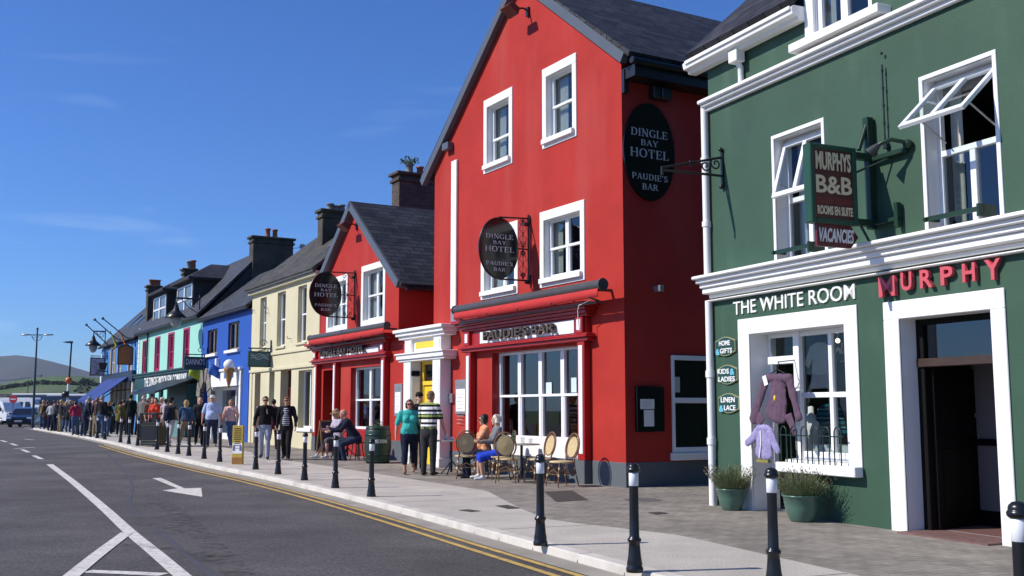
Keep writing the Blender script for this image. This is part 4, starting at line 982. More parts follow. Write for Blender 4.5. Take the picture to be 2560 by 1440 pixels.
m.box(sm_ - .06, sm_ + .06, .30, .4, .2, zf0 - .02); m.box(sm_ + .95, sm_ + 1.05, .30, .4, .2, zf0 - .02); m.box(f0 + .15, f1 - .1, .3, .4, .18, .5); m.box(f0 + .15, f1 - .1, .3, .4, zf0 - .12, zf0 - .02); sw4 = m.build('shop_window', W2, H4.root)
m = H4.mb(); m.box(f0 + .16, sm_ - .06, .34, .35, .5, zf0 - .12); m.build('pane', GLASS, sw4)
m = H4.mb(); m.box(sm_ + .06, sm_ + .8, .9, .95, .2, zf0 - .1); m.build('door', mat('mid_blue_door', (.02, .16, .42), .4, .05), H4.root)
m = H4.mb(); m.box(f1 + .05, BR_ - .01, -.06, -.002, -.2, zf1 + .3); m.build('pilaster', BLU, H4.root, .01)
# rough stone archway at the left of the blue shop
m = H4.mb(); STN = mat('arch_stone', (.20, .185, .16), .9, .35, 3, .6, 14)
ac = (a0 + a1 + .2) / 2; ar = (a1 - a0 - .4) / 2; rr = random.Random(9)
for i in range(11):
    t0, t1 = math.pi * i / 11 + .02, math.pi * (i + 1) / 11 - .02; ro = ar + .55 + rr.uniform(-.06, .1); zc_ = 2.0
    m.prism([(ac + ar * math.cos(t0), zc_ + ar * math.sin(t0)), (ac + ro * math.cos(t0), zc_ + ro * math.sin(t0)), (ac + ro * math.cos(t1), zc_ + ro * math.sin(t1)), (ac + ar * math.cos(t1), zc_ + ar * math.sin(t1))], -.16 - rr.uniform(0, .05), -.002)
for k in range(6):
    for sx in (-1, 1):
        x = ac + sx * (ar + .22 + rr.uniform(-.03, .03)); m.box(x - .24, x + .24, -.16 - rr.uniform(0, .05), -.002, .1 + k * .32, .1 + k * .32 + .3)
m.build('stone_arch', STN, H4.root, .02)
H4.slab((-.2, zE4), (2.5, 7.45), BL, YL - .06, .1, SLATE3); H4.slab((5.2, zE4), (2.5, 7.45), BL, YL - .06, .1, SLATE3)
m = H4.mb(); m.tube([(BL, -.2, zE4), (BR_, -.2, zE4)], .06, 8); m.build('gutter', BLK, H4.root)
m = H4.mb(); s, z = R.sz(547, 906); m.box(s - .1, s + .1, -.14, -.002, z - .16, z + .16); m.build('alarm_box', W2, H4.root, .01)
ic = R.S(602, 925); e = empty('ice_cream_cone', 'giant ice cream cone fixed to the white shop fascia', 'sign', R.P(ic, -.45, 0), R.rot)
zi = R.Z(602, 912, -.45); m = MB(); m.lathe([(.02, zi - .85), (.19, zi - .15), (.22, zi - .08), (0, zi - .05)], n=14); m.build('cone', mat('wafer', (.30, .16, .06), .7, .2, 12), e)
m = MB(); m.ball((0, 0, zi + .06), (.22, .22, .21), 16, 10); m.tube([(0, .4, zi - .2), (0, .1, zi - .2)], .03); m.build('scoop', W, e)
# ---- turquoise woollen shop
TL_ = R.S(345, 900); TR_ = BL - .004
H5 = House('turquoise_shop', 'turquoise woollen shop with magenta windows and two slate hung dormers', R, TL_)
zE5 = 5.52
for x0, x1, y1, y0 in ((357, 369, 851, 938), (387.5, 400, 842, 931), (420, 435, 831.5, 928), (458, 473, 820, 926)):
    s0, s1 = R.S(x0, 880), R.S(x1, 880); x = (x0 + x1) / 2
    H5.win(s0 + .1, s1 - .1, R.Z(x, y0) + .1, R.Z(x, y1) - .1, rec=.1, fw=.1, rows=(.5,), fm=MAG, sur=(.1, .1, .1, .03, MAG), gm=mat('magenta_pane', (.20, .010, .05), .15, .1, 3), rev=0)
DT = mat('dark_teal_paint', (.014, .055, .058), .45, .1, 3)
for x0, x1, y1 in ((372, 387, 975), (396, 408, 972), (417, 434, 968), (444, 456, 966)):
    s0, s1 = R.S(x0, 1000), R.S(x1, 1000); H5.win(s0, s1, .9, R.Z((x0 + x1) / 2, y1), rec=.12, fw=.09, rows=(), fm=MAROON if x0 != 396 else DT, gm=GLASSD, rev=0, name='shop_window')
H5.walls([(TL_, -.5), (TR_, -.5), (TR_, zE5), (TL_, zE5)], 5.5, [TUR, TUR])
zsb1, zsb0 = R.Z(420, 936), R.Z(420, 969)
m = H5.mb(); m.box(TL_, TR_ - .6, -.12, -.002, zsb0, zsb1); cornice(m, TL_, TR_ - .8, [(zsb1, zsb1 + .12, .2), (zsb1 + .12, zsb1 + .2, .26)]); fb = m.build('fascia', DT, H5.root, .01)
a, b = R.S(362, 955, -.12), R.S(468, 945, -.12); ulet(H5, "THE DINGLE WOOLLEN COMPANY", a, zsb0 + .12, b - a, (zsb1 - zsb0) * .72, .03, TXW, -.12, fb, bold=.01, name='lettering')
m = H5.mb(); a0, a1 = R.S(346, 1000), R.S(366, 1000); ac = (a0 + a1) / 2; ar = (a1 - a0) / 2
m.prism([(a0, .1), (a0, 2.2)] + [(ac + ar * math.cos(math.pi * (1 - i / 10)), 2.2 + ar * math.sin(math.pi * i / 10)) for i in range(1, 10)] + [(a1, 2.2), (a1, .1)], -.04, -.002); m.build('arched_door', DT, H5.root)
for k in range(12):
    pass
m = H5.mb()
for k in range(9): m.box(TL_ + .02, TL_ + .32, -.03, -.002, zsb1 + .25 + k * .28, zsb1 + .25 + k * .28 + .24)
m.build('quoin', W, H5.root, .01)
m = H5.mb(); s = R.S(372, 870); m.tube([(s, -.08, 3.0), (s, -.08, zE5)], .05, 8); m.build('downpipe', DT, H5.root)
rz5 = 8.65; rd5 = 2.75; H5.slab((-.22, zE5), (rd5, rz5), TL_, TR_ + .05, .1, SLATE3); H5.slab((5.7, zE5), (rd5, rz5), TL_, TR_ + .05, .1, SLATE3)
m = H5.mb(); m.tube([(TL_, -.22, zE5), (TR_, -.22, zE5)], .07, 8); m.build('gutter', BLK, H5.root)
m = H5.mb(); m.prism([(0, zE5), (5.5, zE5), (rd5, rz5)], TR_ - .1, TR_, 'x'); m.build('gable', mat('dark_slate_cladding', (.03, .03, .034), .7, .3, 3), H5.root)
for (x0, x1, y1, y0) in ((385, 415, 742, 803), (443, 480, 716, 783)):
    dd_ = .35; s0, s1 = R.S(x0, 770, dd_), R.S(x1, 770, dd_); x = (x0 + x1) / 2; z1, z0 = R.Z(x, y1, dd_), R.Z(x, y0, dd_)
    m = H5.mb(); m.box(s0 - .15, s1 + .12, dd_ + .06, 2.5, z0 - .1, z1 + .15); m.box(s0 - .15, s0, dd_, dd_ + .06, z0 - .1, z1 + .15); m.box(s1, s1 + .12, dd_, dd_ + .06, z0 - .1, z1 + .15); m.box(s0, s1, dd_, dd_ + .06, z1, z1 + .15)
    dm = m.build('dormer', BLKG if False else mat('dark_slate_cladding', (.03, .03, .034), .7, .3, 3), H5.root)
    q = H5.mb(); f = .08
    q.box(s0, s0 + f, dd_ - .03, dd_ + .04, z0, z1); q.box(s1 - f, s1, dd_ - .03, dd_ + .04, z0, z1); q.box(s0 + f, s1 - f, dd_ - .03, dd_ + .04, z0, z0 + f); q.box(s0 + f, s1 - f, dd_ - .03, dd_ + .04, z1 - f, z1); xm = (s0 + s1) / 2
    q.box(xm - f, xm + f, dd_ - .035, dd_ + .04, z0 + f, z1 - f)
    zm_ = (z0 + z1) / 2; q.box(s0 + f, xm - f, dd_ - .02, dd_ + .03, zm_ - .04, zm_ + .04); q.box(xm + f, s1 - f, dd_ - .02, dd_ + .03, zm_ - .04, zm_ + .04)
    fr_ = q.build('window', W2, dm); q = H5.mb(); q.box(s0 + f, s1 - f, dd_ + .01, dd_ + .02, z0 + f, z1 - f); q.build('pane', mat('grey_reflecting_pane', (.10, .12, .14), .08, 0, spec=.7), dm)
    q = H5.mb(); a, b, y0, y1, ze, zr_ = s0 - .4, s1 + .4, dd_ - .3, 3.6, z1 + .16, z1 + 1.15
    q.box(a, b, y0, y1, ze - .02, ze + .10); q._add([(a, y0, ze + .101), (b, y0, ze + .101), (b, y1, ze + .101), (a, y1, ze + .101), (xm, y0 + 1.5, zr_), (xm, y1, zr_)], [(0, 1, 4), (1, 2, 5, 4), (2, 3, 5), (3, 0, 4, 5), (0, 3, 2, 1)]); q.build('dormer_roof', SLATE, dm)
chimney(H5, -38.3, -37.8, 455, 490, 673, CHIM, [(.5, .4, GP, .14), (.85, .45, TERR, .15)])
chimney(H5, -45.4, -44.9, 366, 402, 715, CHIM, [(.3, .35, TERR, .13), (.6, .35, TERR, .13), (.88, .35, TERR, .13)])
# dark canopy over the woollen shop window
m = H5.mb(); a, b = R.S(424, 960), R.S(470, 960); zc_ = R.Z(470, 957)
m.prism([(-.002, zc_ + .25), (-1.9, zc_ - .45), (-1.9, zc_ - .53), (-.002, zc_ + .17)], a, TR_ - .1, 'x'); m.build('canopy', BLK, H5.root)
m = H5.mb(); m.box(R.S(444, 1000), TR_ - .4, -.5, -.003, .3, 2.6); m.build('porch', DT, H5.root, .02)
# ---- far blue pub with gold windows
PL = TL_ - 12; H6 = House('blue_pub', 'far mid blue pub with gold trimmed windows under a big blue awning', R, PL)
zE6 = 5.35
GOLD = mat('gold_trim', (.50, .36, .16), .5, .1, 4)
for x0, x1, y1, y0 in ((278, 287, 873, 940), (296, 304, 905, 937), (322, 330, 905, 935)):
    s0, s1 = R.S(x0, 900), R.S(x1, 900); x = (x0 + x1) / 2; H6.win(s0, s1, R.Z(x, y0), R.Z(x, y1), rec=.12, fw=.12, rows=(.5,), fm=W2, sur=(.2, .2, .15, .03, GOLD), rev=0)
H6.walls([(PL, -.5), (TL_ - .004, -.5), (TL_ - .004, zE6), (PL, zE6)], 5.5, [BLU2, W])
H6.slab((-.2, zE6), (2.75, 8.2), PL, TL_ - .02, .1, SLATE3); H6.slab((5.7, zE6), (2.75, 8.2), PL, TL_ - .02, .1, SLATE3)
m = H6.mb(); m.prism([(0, zE6), (5.5, zE6), (2.75, 8.2)], PL, PL + .1, 'x'); m.build('gable', BLU2, H6.root)
m = H6.mb()
for k in range(10): m.box(PL, PL + .35, -.03, -.002, .2 + k * .5, .6 + k * .5)
m.build('quoin', W, H6.root)
for k in range(3):
    m = H6.mb(); s = PL + 3.2 + 2.6 * k; m.box(s - .4, s + .4, -.05, .05, -.6, .6); o = m.build('skylight', BLKG, H6.root); o.location = (0, 1.35, 6.97); o.rotation_euler = (math.radians(-44), 0, 0)
zw = R.Z(320, 955); m = H6.mb(); m.box(R.S(262, 960), TL_ - .4, -.2, -.002, zw, zw + .6); fa6 = m.build('fascia', mat('navy_fascia', (.015, .02, .05), .4, .1), H6.root)
for x in (281, 290, 300, 311, 322, 334):
    m = H6.mb(); s = R.S(x, 1000); m.box(s - .14, s + .14, -.12, -.003, .1, zw); m.build('pilaster', mat('cream_paint', (.62, .58, .42), .6, .06), H6.root)
for x in (286, 306, 328): m = H6.mb(); s = R.S(x, 1000); m.box(s - .3, s + .3, -.03, -.002, .3, zw - .2); m.build('door', mat('orange_wood', (.32, .10, .03), .5, .2), H6.root)
# big blue awning stretched over the pavement
aw = empty('street_awning', 'big bright blue sloping awning over the pavement in front of the far pub', 'awning', R.P(PL + 4, 0, 0), R.rot)
sB_, zA_ = R.sz(329, 935); dO, zO = R.dz(sB_, 242, 996); sA_ = R.S(196, 992, dO)

m = MB((-(PL + 4), 0, 0))
m.prism([(0, zA_), (dO, zO), (dO, zO - .25), (dO + .03, zO - .25), (dO + .05, zO - .04), (0, zA_ - .06)], sA_, sB_, 'x'); m.build('canvas', mat('blue_canvas', (.016, .044, .20), .8, .08, 2), aw)
for s in (sA_ + .1, sB_ - .1): m = MB((-(PL + 4), 0, 0)); m.tube([(s, -.05, 2.6), (s, dO / 2, 2.5), (s, dO + .1, zO - .1)], .03, 6); m.build('arm', BLK, aw)
# ------------------------------------------------------------------ the green shop on the right
H7 = House('green_shop', 'large dark green rendered shop and guest house with white trim and pink red lettering', G, 0.0)
zc0 = G.Z(1775, 745); zc1 = 3.42; zg = 6.12; zEV = 6.78; sD = G.S(2018, 60)
wins = []
SURW = (.10, .10, .06, .03, W)
def green_win(tl_s, br_s, z1, z0, fsplit):
    return (tl_s, br_s, z1, z0)
# first floor windows: white reveals, lower fixed lights, top-hung upper lights standing open
def green_window(s0, s1, z0, z1, zt, open_deg, two):
    w_, rec = .055, .22
    H7.holes.append((s0, s1, z0, z1, rec + .05, 1))
    m = H7.mb(); m.box(s0 - .055, s0, -.015, .02, z0, z1); m.box(s1, s1 + .055, -.015, .02, z0, z1); m.box(s0 - .055, s1 + .055, -.015, .02, z1, z1 + .055)
    y0, y1 = rec - .03, rec + .04
    m.box(s0, s0 + w_, y0, y1, z0, z1 - .002); m.box(s1 - w_, s1, y0, y1, z0, z1 - .002); m.box(s0 + w_, s1 - w_, y0, y1, z1 - w_, z1 - .002); m.box(s0 + w_, s1 - w_, y0, y1, z0, z0 + w_ * 1.3); m.box(s0 + w_, s1 - w_, y0 - .01, y1, zt - .035, zt + .035)
    xm = (s0 + s1) / 2; m.box(xm - .04, xm + .04, y0 - .006, y1, z0 + w_, zt - .035)
    fr_ = m.build('window', W2, H7.root, .005)
    q = H7.mb(); q.box(s0 + w_, s1 - w_, rec, rec + .008, z0 + w_, zt - .03); q.build('pane', GLASS, fr_)
    q = H7.mb(); q.box(s0 - .02, s1 + .02, -.12, rec - .04, z0 - .09, z0 + .0); q.build('sill', W, fr_, .008)
    # the open sash, hinged at its top
    a = math.radians(open_deg); hh = z1 - zt - .06; zt2 = z1 - .07
    vec = lambda y, z: (rec - .06 - math.sin(a) * z + math.cos(a) * y, zt2 - math.cos(a) * z - math.sin(a) * y)   # y: sash thickness, z: down the sash
    def bar(mm, x0, x1, t0, t1, th=.05):
        vs = []
        for x in (x0, x1):
            for t in (t0, t1):
                for y in (-th / 2, th / 2): yy, zz = vec(y, t); vs.append((x, yy, zz))
        mm._add(vs, [(0, 1, 3, 2), (4, 6, 7, 5), (0, 4, 5, 1), (2, 3, 7, 6), (0, 2, 6, 4), (1, 5, 7, 3)])
    q = H7.mb(); b0, b1 = s0 + .03, s1 - .03
    bar(q, b0, b0 + .06, 0, hh); bar(q, b1 - .06, b1, 0, hh); bar(q, b0 + .06, b1 - .06, 0, .06); bar(q, b0 + .06, b1 - .06, hh - .07, hh); bar(q, xm - .035, xm + .035, .06, hh - .07)
    sa = q.build('sash', W2, fr_, .005)
    q = H7.mb(); bar(q, b0 + .05, b1 - .05, .05, hh - .06, .008); q.build('pane', glass('clear_glass', (.88, .92, .92), 1.5), sa)
    for x in (b0 + .1, b1 - .1): q = H7.mb(); yy, zz = vec(0, hh * .75); q.tube([(x, rec - .03, zt + .12), (x, yy, zz)], .012, 5); q.build('stay', STEEL, sa)
    # flat green rail across the bottom
    q = H7.mb(); q.box(s0 + .02, s0 + .0 + (s1 - s0) * .86, -.10, -.08, z0 + .10, z0 + .155); q.box(s0 + .03, s0 + .07, -.13, .1, z0 + .11, z0 + .145); xx = s0 + (s1 - s0) * .86; q.box(xx - .03, xx + .0, -.165, .1, z0 + .03, z0 + .17); q.build('guard_rail', GRND, fr_)
    # curtains behind
    q = H7.mb(); n = 24
    for a_, b_ in ((0, .16), (.86, 1)):
        vs = []
        for i in range(n + 1):
            x = s0 + (s1 - s0) * (a_ + (b_ - a_) * i / n); y = rec + .2 + .025 * math.sin(i * 1.6); vs += [(x, y, z0), (x, y, z1)]
        q._add(vs, [(2 * i, 2 * i + 1, 2 * i + 3, 2 * i + 2) for i in range(n)], 0, True)
    q.build('curtain', CURT, fr_)
zA1 = .5 * (G.Z(1931, 343) + G.Z(2059, 293)); zA0 = .5 * (G.Z(1941, 663) + G.Z(2072, 637))
green_window(G.S(1935, 500) + .04, G.S(2064, 460) - .04, zA0 + .03, zA1 - .05, G.Z(1990, 500, .2), 17, True)
zB1 = .5 * (G.Z(2298, 194) + G.Z(2488, 126)); zB0 = .5 * (G.Z(2322, 588) + G.Z(2512, 547))
green_window(G.S(2308, 380) + .04, G.S(2499, 340) - .04, zB0 + .03, zB1 - .05, .5 * (G.Z(2344, 389, .2) + G.Z(2497, 348, .2)), 47, True)
# ground floor: shop doorway + shop window, then the guest house door
sa0, sa1 = G.S(1851, 1000), G.S(2152, 1000); zs1 = .5 * (G.Z(1844, 798) + G.Z(2139, 764)); zsi = G.Z(2163, 1194)
lw = .24; zin = G.Z(2108, 811); inn0 = sa0 + .26; inn1 = sa1 - .24; smid = G.S(2003, 1000, .3)
H7.poly = [((inn0, -.02), (inn0, zin), (inn1, zin), (inn1, zsi + .17), (smid, zsi + .17), (smid, -.02))]
m = H7.mb(); m.box(sa0, inn0, -.02, -.001, -.1, zin); m.box(sa0, sa1, -.02, -.001, zin, zs1); m.box(inn1, sa1, -.02, -.001, zsi, zin)
so = m.build('shop_surround', W, H7.root, .006)
m = H7.mb(); m.box(smid - .02, sa1 + .02, -.16, -.022, zsi, zsi + .13); m.box(smid + .02, inn1, -.022, .36, zsi + .10, zsi + .165); m.build('sill', W, so, .01)
m = H7.mb(); y0, y1 = .26, .34; fz0 = zsi + .17
m.box(smid - .06, smid + .06, y0 - .03, y1, .0, zin); m.box(inn1 - .06, inn1 - .002, y0, y1, fz0, zin); m.box(smid + .06, inn1 - .06, y0, y1, fz0, fz0 + .1); m.box(smid + .06, inn1 - .06, y0, y1, zin - .07, zin - .002)
xm = (smid + inn1) / 2 + .03; zmm = G.Z(2070, 987, .28); m.box(xm - .035, xm + .035, y0, y1, fz0 + .1, zin - .07); m.box(smid + .06, inn1 - .06, y0 - .005, y1 - .01, zmm - .035, zmm + .035)
m.box(inn0 + .002, inn0 + .08, y0 + .05, y1 + .06, 0, zin); zt_ = G.Z(1950, 902, .3); m.box(inn0 + .08, smid - .06, y0 - .02, y1 + .05, zt_ - .05, zt_ + .06); m.box(inn0 + .08, smid - .06, y0, y1, zin - .06, zin - .002)
sw7 = m.build('shop_window', W2, H7.root, .006)
q = H7.mb(); q.box(smid + .06, inn1 - .06, .30, .308, fz0 + .1, zin - .07); q.box(inn0 + .08, smid - .06, .30, .308, zt_ + .05, zin - .05); q.build('pane', glass('shop_glass', (.74, .78, .78), 1.5), sw7)
# hoop guard on the sill
q = H7.mb(); g0_, g1_ = smid + .0, inn1 + .02; nh = 6; zg0 = zsi + .13; dh = (g1_ - g0_) / nh
for i in range(nh):
    a, b = g0_ + dh * i + .05, g0_ + dh * (i + 1) - .04; r = (b - a) / 2
    q.tube([(a, -.11, zg0), (a, -.11, zg0 + .40)] + [((a + b) / 2 - r * math.cos(t * math.pi / 8), -.11, zg0 + .40 + r * 1.3 * math.sin(t * math.pi / 8)) for t in range(1, 8)] + [(b, -.11, zg0 + .40), (b, -.11, zg0)], .009, 6)
q.tube([(g0_, -.11, zg0 + .36), (g1_, -.11, zg0 + .36)], .009, 6); q.build('hoop_guard', IRON, so)
# guest house door
da0, da1 = G.S(2221, 1040), G.S(2530, 1040); zd1 = .5 * (G.Z(2208, 759) + G.Z(2513, 717)); zdi = .5 * (G.Z(2245, 798) + G.Z(2473, 775))
di0, di1 = G.S(2258, 1000), G.S(2490, 1000)
H7.holes.append((di0, di1, -.01, zdi, .30, 1))
m = H7.mb(); m.box(da0, di0, -.025, -.001, -.1, zdi); m.box(di1, da1, -.025, -.001, -.1, zdi); m.box(da0, da1, -.025, -.001, zdi, zd1); ds = m.build('door_surround', W, H7.root, .008)
m = H7.mb(); y0 = .24; w_ = .11; ztr = zdi - .52
m.box(di0, di0 + w_, y0, y0 + .1, -.0, zdi); m.box(di1 - .05, di1, y0, y0 + .1, 0, zdi); m.box(di0 + w_, di1 - .05, y0, y0 + .1, zdi - .07, zdi)
df = m.build('door_frame', DWOOD, H7.root, .006)
m = H7.mb(); m.box(di0 + .02, di1 - .02, y0 - .03, y0 + .1, ztr - .05, ztr + .05); m.build('transom', mat('mid_brown_wood', (.05, .03, .022), .4, .2, 4, stretch=(1, 6, 6)), df, .008)
m = H7.mb(); m.box(di0 + w_, di1 - .05, y0 + .04, y0 + .05, ztr + .05, zdi - .07); m.build('pane', GLASSD, df)
a = math.radians(104); dw = (di1 - di0 - .16); lx, ly = di0 + w_ + .01, y0 + .1
m = H7.mb(); ca_, sn_ = math.cos(a), math.sin(a)
def leaf(mm, t0, t1, z0, z1, u0, u1):
    vs = [(lx + t * ca_ - u * sn_ * -1, ly + t * sn_ - u * ca_ * -1 * -1, z) for z in (z0, z1) for t in (t0, t1) for u in (u0, u1)]
    vs = [(lx + t * ca_ + u * sn_, ly + t * sn_ - u * ca_, z) for z in (z0, z1) for t in (t0, t1) for u in (u0, u1)]
    mm._add(vs, [(0, 2, 3, 1), (4, 5, 7, 6), (0, 1, 5, 4), (2, 6, 7, 3), (0, 4, 6, 2), (1, 3, 7, 5)])
leaf(m, 0, dw * .86, .03, ztr - .06, -.02, .025)
for t0, t1, z0, z1 in ((.1, .38, .2, .95), (.46, .74, .2, .95), (.1, .38, 1.1, 2.0), (.46, .74, 1.1, 2.0)): leaf(m, dw * t0, dw * t1, z0, z1, .0251, .036)
dl = m.build('door', DWOOD, H7.root, .005); m = H7.mb(); leaf(m, dw * .78, dw * .80, 1.05, 1.25, .05, .065); leaf(m, dw * .77, dw * .81, 1.32, 1.37, .026, .05); m.build('handle', STEEL, dl)
m = H7.mb(); m.box(di0 - .05, 9, .45, 3.4, -.02, .02); m.build('hall_floor', mat('red_mat', (.13, .06, .055), .95, .35, 30), H7.root)
HALL = mat('hall_wall', (.20, .175, .17), .8, .06)
m = H7.mb(); m.box(di0 - .55, di1 + .9, 1.25, 1.30, .02, 2.9); m.box(di1 + .9, di1 + .95, .36, 1.3, .02, 2.9); m.box(di0 - .55, di1 + .95, .36, 1.3, 2.9, 2.95); m.build('hall_wall', HALL, H7.root)
m = H7.mb(); m.box(di0 - .54, di1 + .9, 1.22, 1.248, .98, 1.06); m.box(di0 - .54, di1 + .9, 1.23, 1.248, .02, .2); m.build('dado_rail', DWOOD, H7.root)
m = H7.mb(); m.box(di0 + .02, di1 - .02, -.2, .4, -.01, .018); m.build('doorstep', mat('red_tile', (.16, .09, .08), .8, .3, 12), H7.root)
# dormer window at the eaves
sd0, sd1 = G.S(2040, 60), G.S(2165, 20); zd0 = G.Z(2040, 100)
H7.win(sd0, sd1 + .1, zd0, zd0 + 1.5, rec=.06, fw=.09, cols=2, rows=(), gm=GLASS, name='window', sill=(.32, .12, .22, W), curtain=[(0, .2), (.85, 1)])
H7.walls([(0, -.5), (9.5, -.5), (9.5, 9.2), (sD, 9.2), (sD, zEV), (0, zEV)], 8.5, [GRN, W])
m = H7.mb(); m.box(sD, sd0, -.05, -.001, zd0 - .12, 9); m.build('dormer_trim', W, H7.root, .006)
m = H7.mb(); m.box(0, 9, 2.4, 2.45, 0.03, 2.95); m.box(0, 9, .4, 8, 3.0, 3.05); m.build('partition', mat('shop_wall', (.35, .34, .33), .9, .1), H7.root)
m = H7.mb(); m.box(di0 - .62, di0 - .56, .36, 2.4, .03, 2.98); m.box(0.02, 9, .36, 2.4, .001, .015); m.build('shop_partition', mat('shop_wall', (.35, .34, .33), .9, .1), H7.root)
# moulded bands
def band(name, steps, s0, s1, zz, parent=None):
    m = H7.mb()
    for a, b, p in steps: m.box(s0 - p * .3, s1, -p, -.001, zz + a, zz + b)
    return m.build(name, W, parent or H7.root, .012)
band('cornice', [(0, .025, .10), (.055, .115, .06), (.115, .20, .16), (.20, .27, .20), (.27, .33, .26), (.33, .38, .32)], 0, 9.4, zc0 - .07)
band('eaves_band', [(0, .06, .07), (.06, .11, .13), (.11, .17, .18)], 0, 9.4, zg - .12)
m = H7.mb(); pr = [(-.02, 0), (-.16, 0), (-.18, .05), (-.26, .06), (-.28, .15), (-.24, .19), (-.02, .19)]
m.prism([(y, zEV - .12 + z) for y, z in pr], -.28, sD + .02, 'x'); m.box(-.2, sD, -.3, -.285, zEV + .0, zEV + .06); m.build('gutter', W, H7.root, .01)
m = H7.mb(); sx = G.S(1858, 150); m.tube([(sx, -.14, zEV - .1), (sx, -.14, zEV - .22), (sx, -.05, zEV - .34), (sx, -.05, zg + .05)], .045, 10); m.box(sx - .1, sx + .1, -.2, -.04, zEV - .28, zEV - .1); m.build('downpipe', W, H7.root, .01)
m = H7.mb(); m.tube([(-.03, -.06, zc0 + .3), (-.03, -.06, zg)], .055, 12)
for z in (4.2, 5.2): m.tube([(-.03, -.06, z), (-.03, -.06, z + .08)], .07, 12)
m.build('downpipe', W, H7.root)
m = H7.mb(); m.tube([(-.02, -.06, -.05), (-.02, -.06, zc0 - .05)], .055, 12)
for z in (.9, 1.9): m.tube([(-.02, -.06, z), (-.02, -.06, z + .1)], .07, 12)
m.build('downpipe', W, H7.root)
H7.slab((-.26, zEV + .06), (4.2, zEV + 4.1), -.15, sD + .0, .1, SLATE2 if False else SLATE)
m = H7.mb(); m.prism([(.0, zEV), (8.4, zEV), (4.2, zEV + 4.0)], .0, .1, 'x'); m.build('gable', GRN, H7.root)
# lettering
a0, z0 = G.sz(1836, 786); b0, z1 = G.sz(2139, 711); zz = .5 * (z0 + G.Z(2139, 750)); z1 = .5 * (z1 + G.Z(1836, 752))
ulet(H7, "THE WHITE ROOM", a0, zz, b0 - a0, z1 - zz, .02, TXW, -.002, bold=.005)
xs = [(2206, 2246, 742, 692), (2262, 2289, 727, 680), (2310, 2341, 720, 674), (2362, 2393, 713, 666), (2417, 2449, 705, 658), (2473, 2514, 700, 648)]
for ch, (xa, xb, yb, yt) in zip("MURPHY", xs):
    sa_, sb_ = G.S(xa, 700), G.S(xb, 700); x = (xa + xb) / 2
    ulet(H7, ch, sa_, G.Z(x, yb), sb_ - sa_, G.Z(x, yt) - G.Z(x, yb), .055, TXR, -.012, bold=.022, name='letter')
# three little shop boards
AMP = mat('ampersand_blue', (.16, .52, .66), .5, 0)
def board(px0, px1, y1, y0, l1, l2, label):
    s0, s1 = G.S(px0, (y0 + y1) / 2), G.S(px1, (y0 + y1) / 2); z0, z1 = G.Z((px0 + px1) / 2, y0), G.Z((px0 + px1) / 2, y1); w, h = s1 - s0, z1 - z0
    e = empty('shop_board', label, 'sign', G.P(s0, 0, z0), G.rot, 'small shop boards on the green wall')
    def outl(g):
        pts = []; c = .05
        for i in range(9): t = i / 8; pts.append((g + (w - 2 * g) * t, h - g - .06 + .06 * math.sin(math.pi * t) ** 1.2))
        for i in range(9): t = i / 8; pts.append((w - g - (w - 2 * g) * t, g + .06 - .06 * math.sin(math.pi * t) ** 1.2))
        return pts
    m = MB(); m.prism(outl(0), -.03, -.002); m.build('board', mat('gold_edge', (.30, .30, .16), .5, .1), e)
    m = MB(); m.prism(outl(.012), -.034, -.028); f = m.build('face', mat('dark_teal_sign', (.010, .06, .052), .5, .1), e)
    for k, (txt) in enumerate((l1, l2)):
        zz = h * (.54 - .40 * k); hh = h * .26
        words_ = txt.split('|'); x = w * (.14 if len(words_) == 1 and k == 0 else .06); full = w * (.62 if (len(words_) == 1 and k == 0) else .86)
        tot = sum(1.6 if t == '&' else len(t) for t in words_)
        if len(words_) == 1: letter(txt, (w * (.5 - .036 * len(txt) * 1.9), -.034, zz), (1, 0, 0), (0, 0, 1), w * .072 * len(txt) * 1.9, hh, .008, TXW, f, bold=.02)
        else:
            for t in words_:
                ww = full * (1.6 if t == '&' else len(t)) / tot
                letter(t, (x, -.034, zz - (.02 if t == '&' else 0)), (1, 0, 0), (0, 0, 1), ww * .92, hh * (1.2 if t == '&' else 1), .008, AMP if t == '&' else TXW, f, bold=.02); x += ww
board(1792, 1842, 842, 890, 'HOME', '&|GIFTS', 'uppermost small teal board reading HOME and GIFTS by the shop doorway')
board(1797, 1847, 912, 961, 'KIDS|&', 'LADIES', 'middle small teal board reading KIDS and LADIES by the shop doorway')
board(1800, 1851, 983, 1033, 'LINEN', '&|LACE', 'lowest small teal board reading LINEN and LACE by the shop doorway')

# ---- hanging sign of the guest house
sS = G.S(2186, 440)
dL = G.dz(sS, 2018, 460)[0]; dR = G.dz(sS, 2134, 460)[0]; zT = G.dz(sS, 2075, 366)[1]; zBt = G.dz(sS, 2078, 562)[1]
e = empty('guest_house_sign', 'dark red hanging guest house sign in a green frame on the green wall', 'sign', G.P(sS, 0, zBt), G.rot)
hS = zT - zBt
m = MB(); t = .065
m.box(-.07, .07, dL, dL + t, 0, hS); m.box(-.07, .07, dR - t, dR, 0, hS); m.box(-.07, .07, dL + t, dR - t, 0, t); m.box(-.07, .07, dL + t, dR - t, hS - t, hS); fr_ = m.build('frame', mat('sign_frame_green', (.014, .065, .038), .45, .1, 4), e, .01)
m = MB(); m.box(-.055, .055, dL + t, dR - t, t, hS - t); fc_ = m.build('face', mat('dark_maroon_sign', (.075, .014, .014), .35, .25, 3), e)
W_ = dR - dL - 2 * t
def sl(txt, z0, z1, x0, x1, m_=TXC, **k): letter(txt, (.0555, dL + t + W_ * x0, t + (hS - 2 * t) * z0), (0, 1, 0), (0, 0, 1), W_ * (x1 - x0), (hS - 2 * t) * (z1 - z0), .006, m_, fc_, **k)
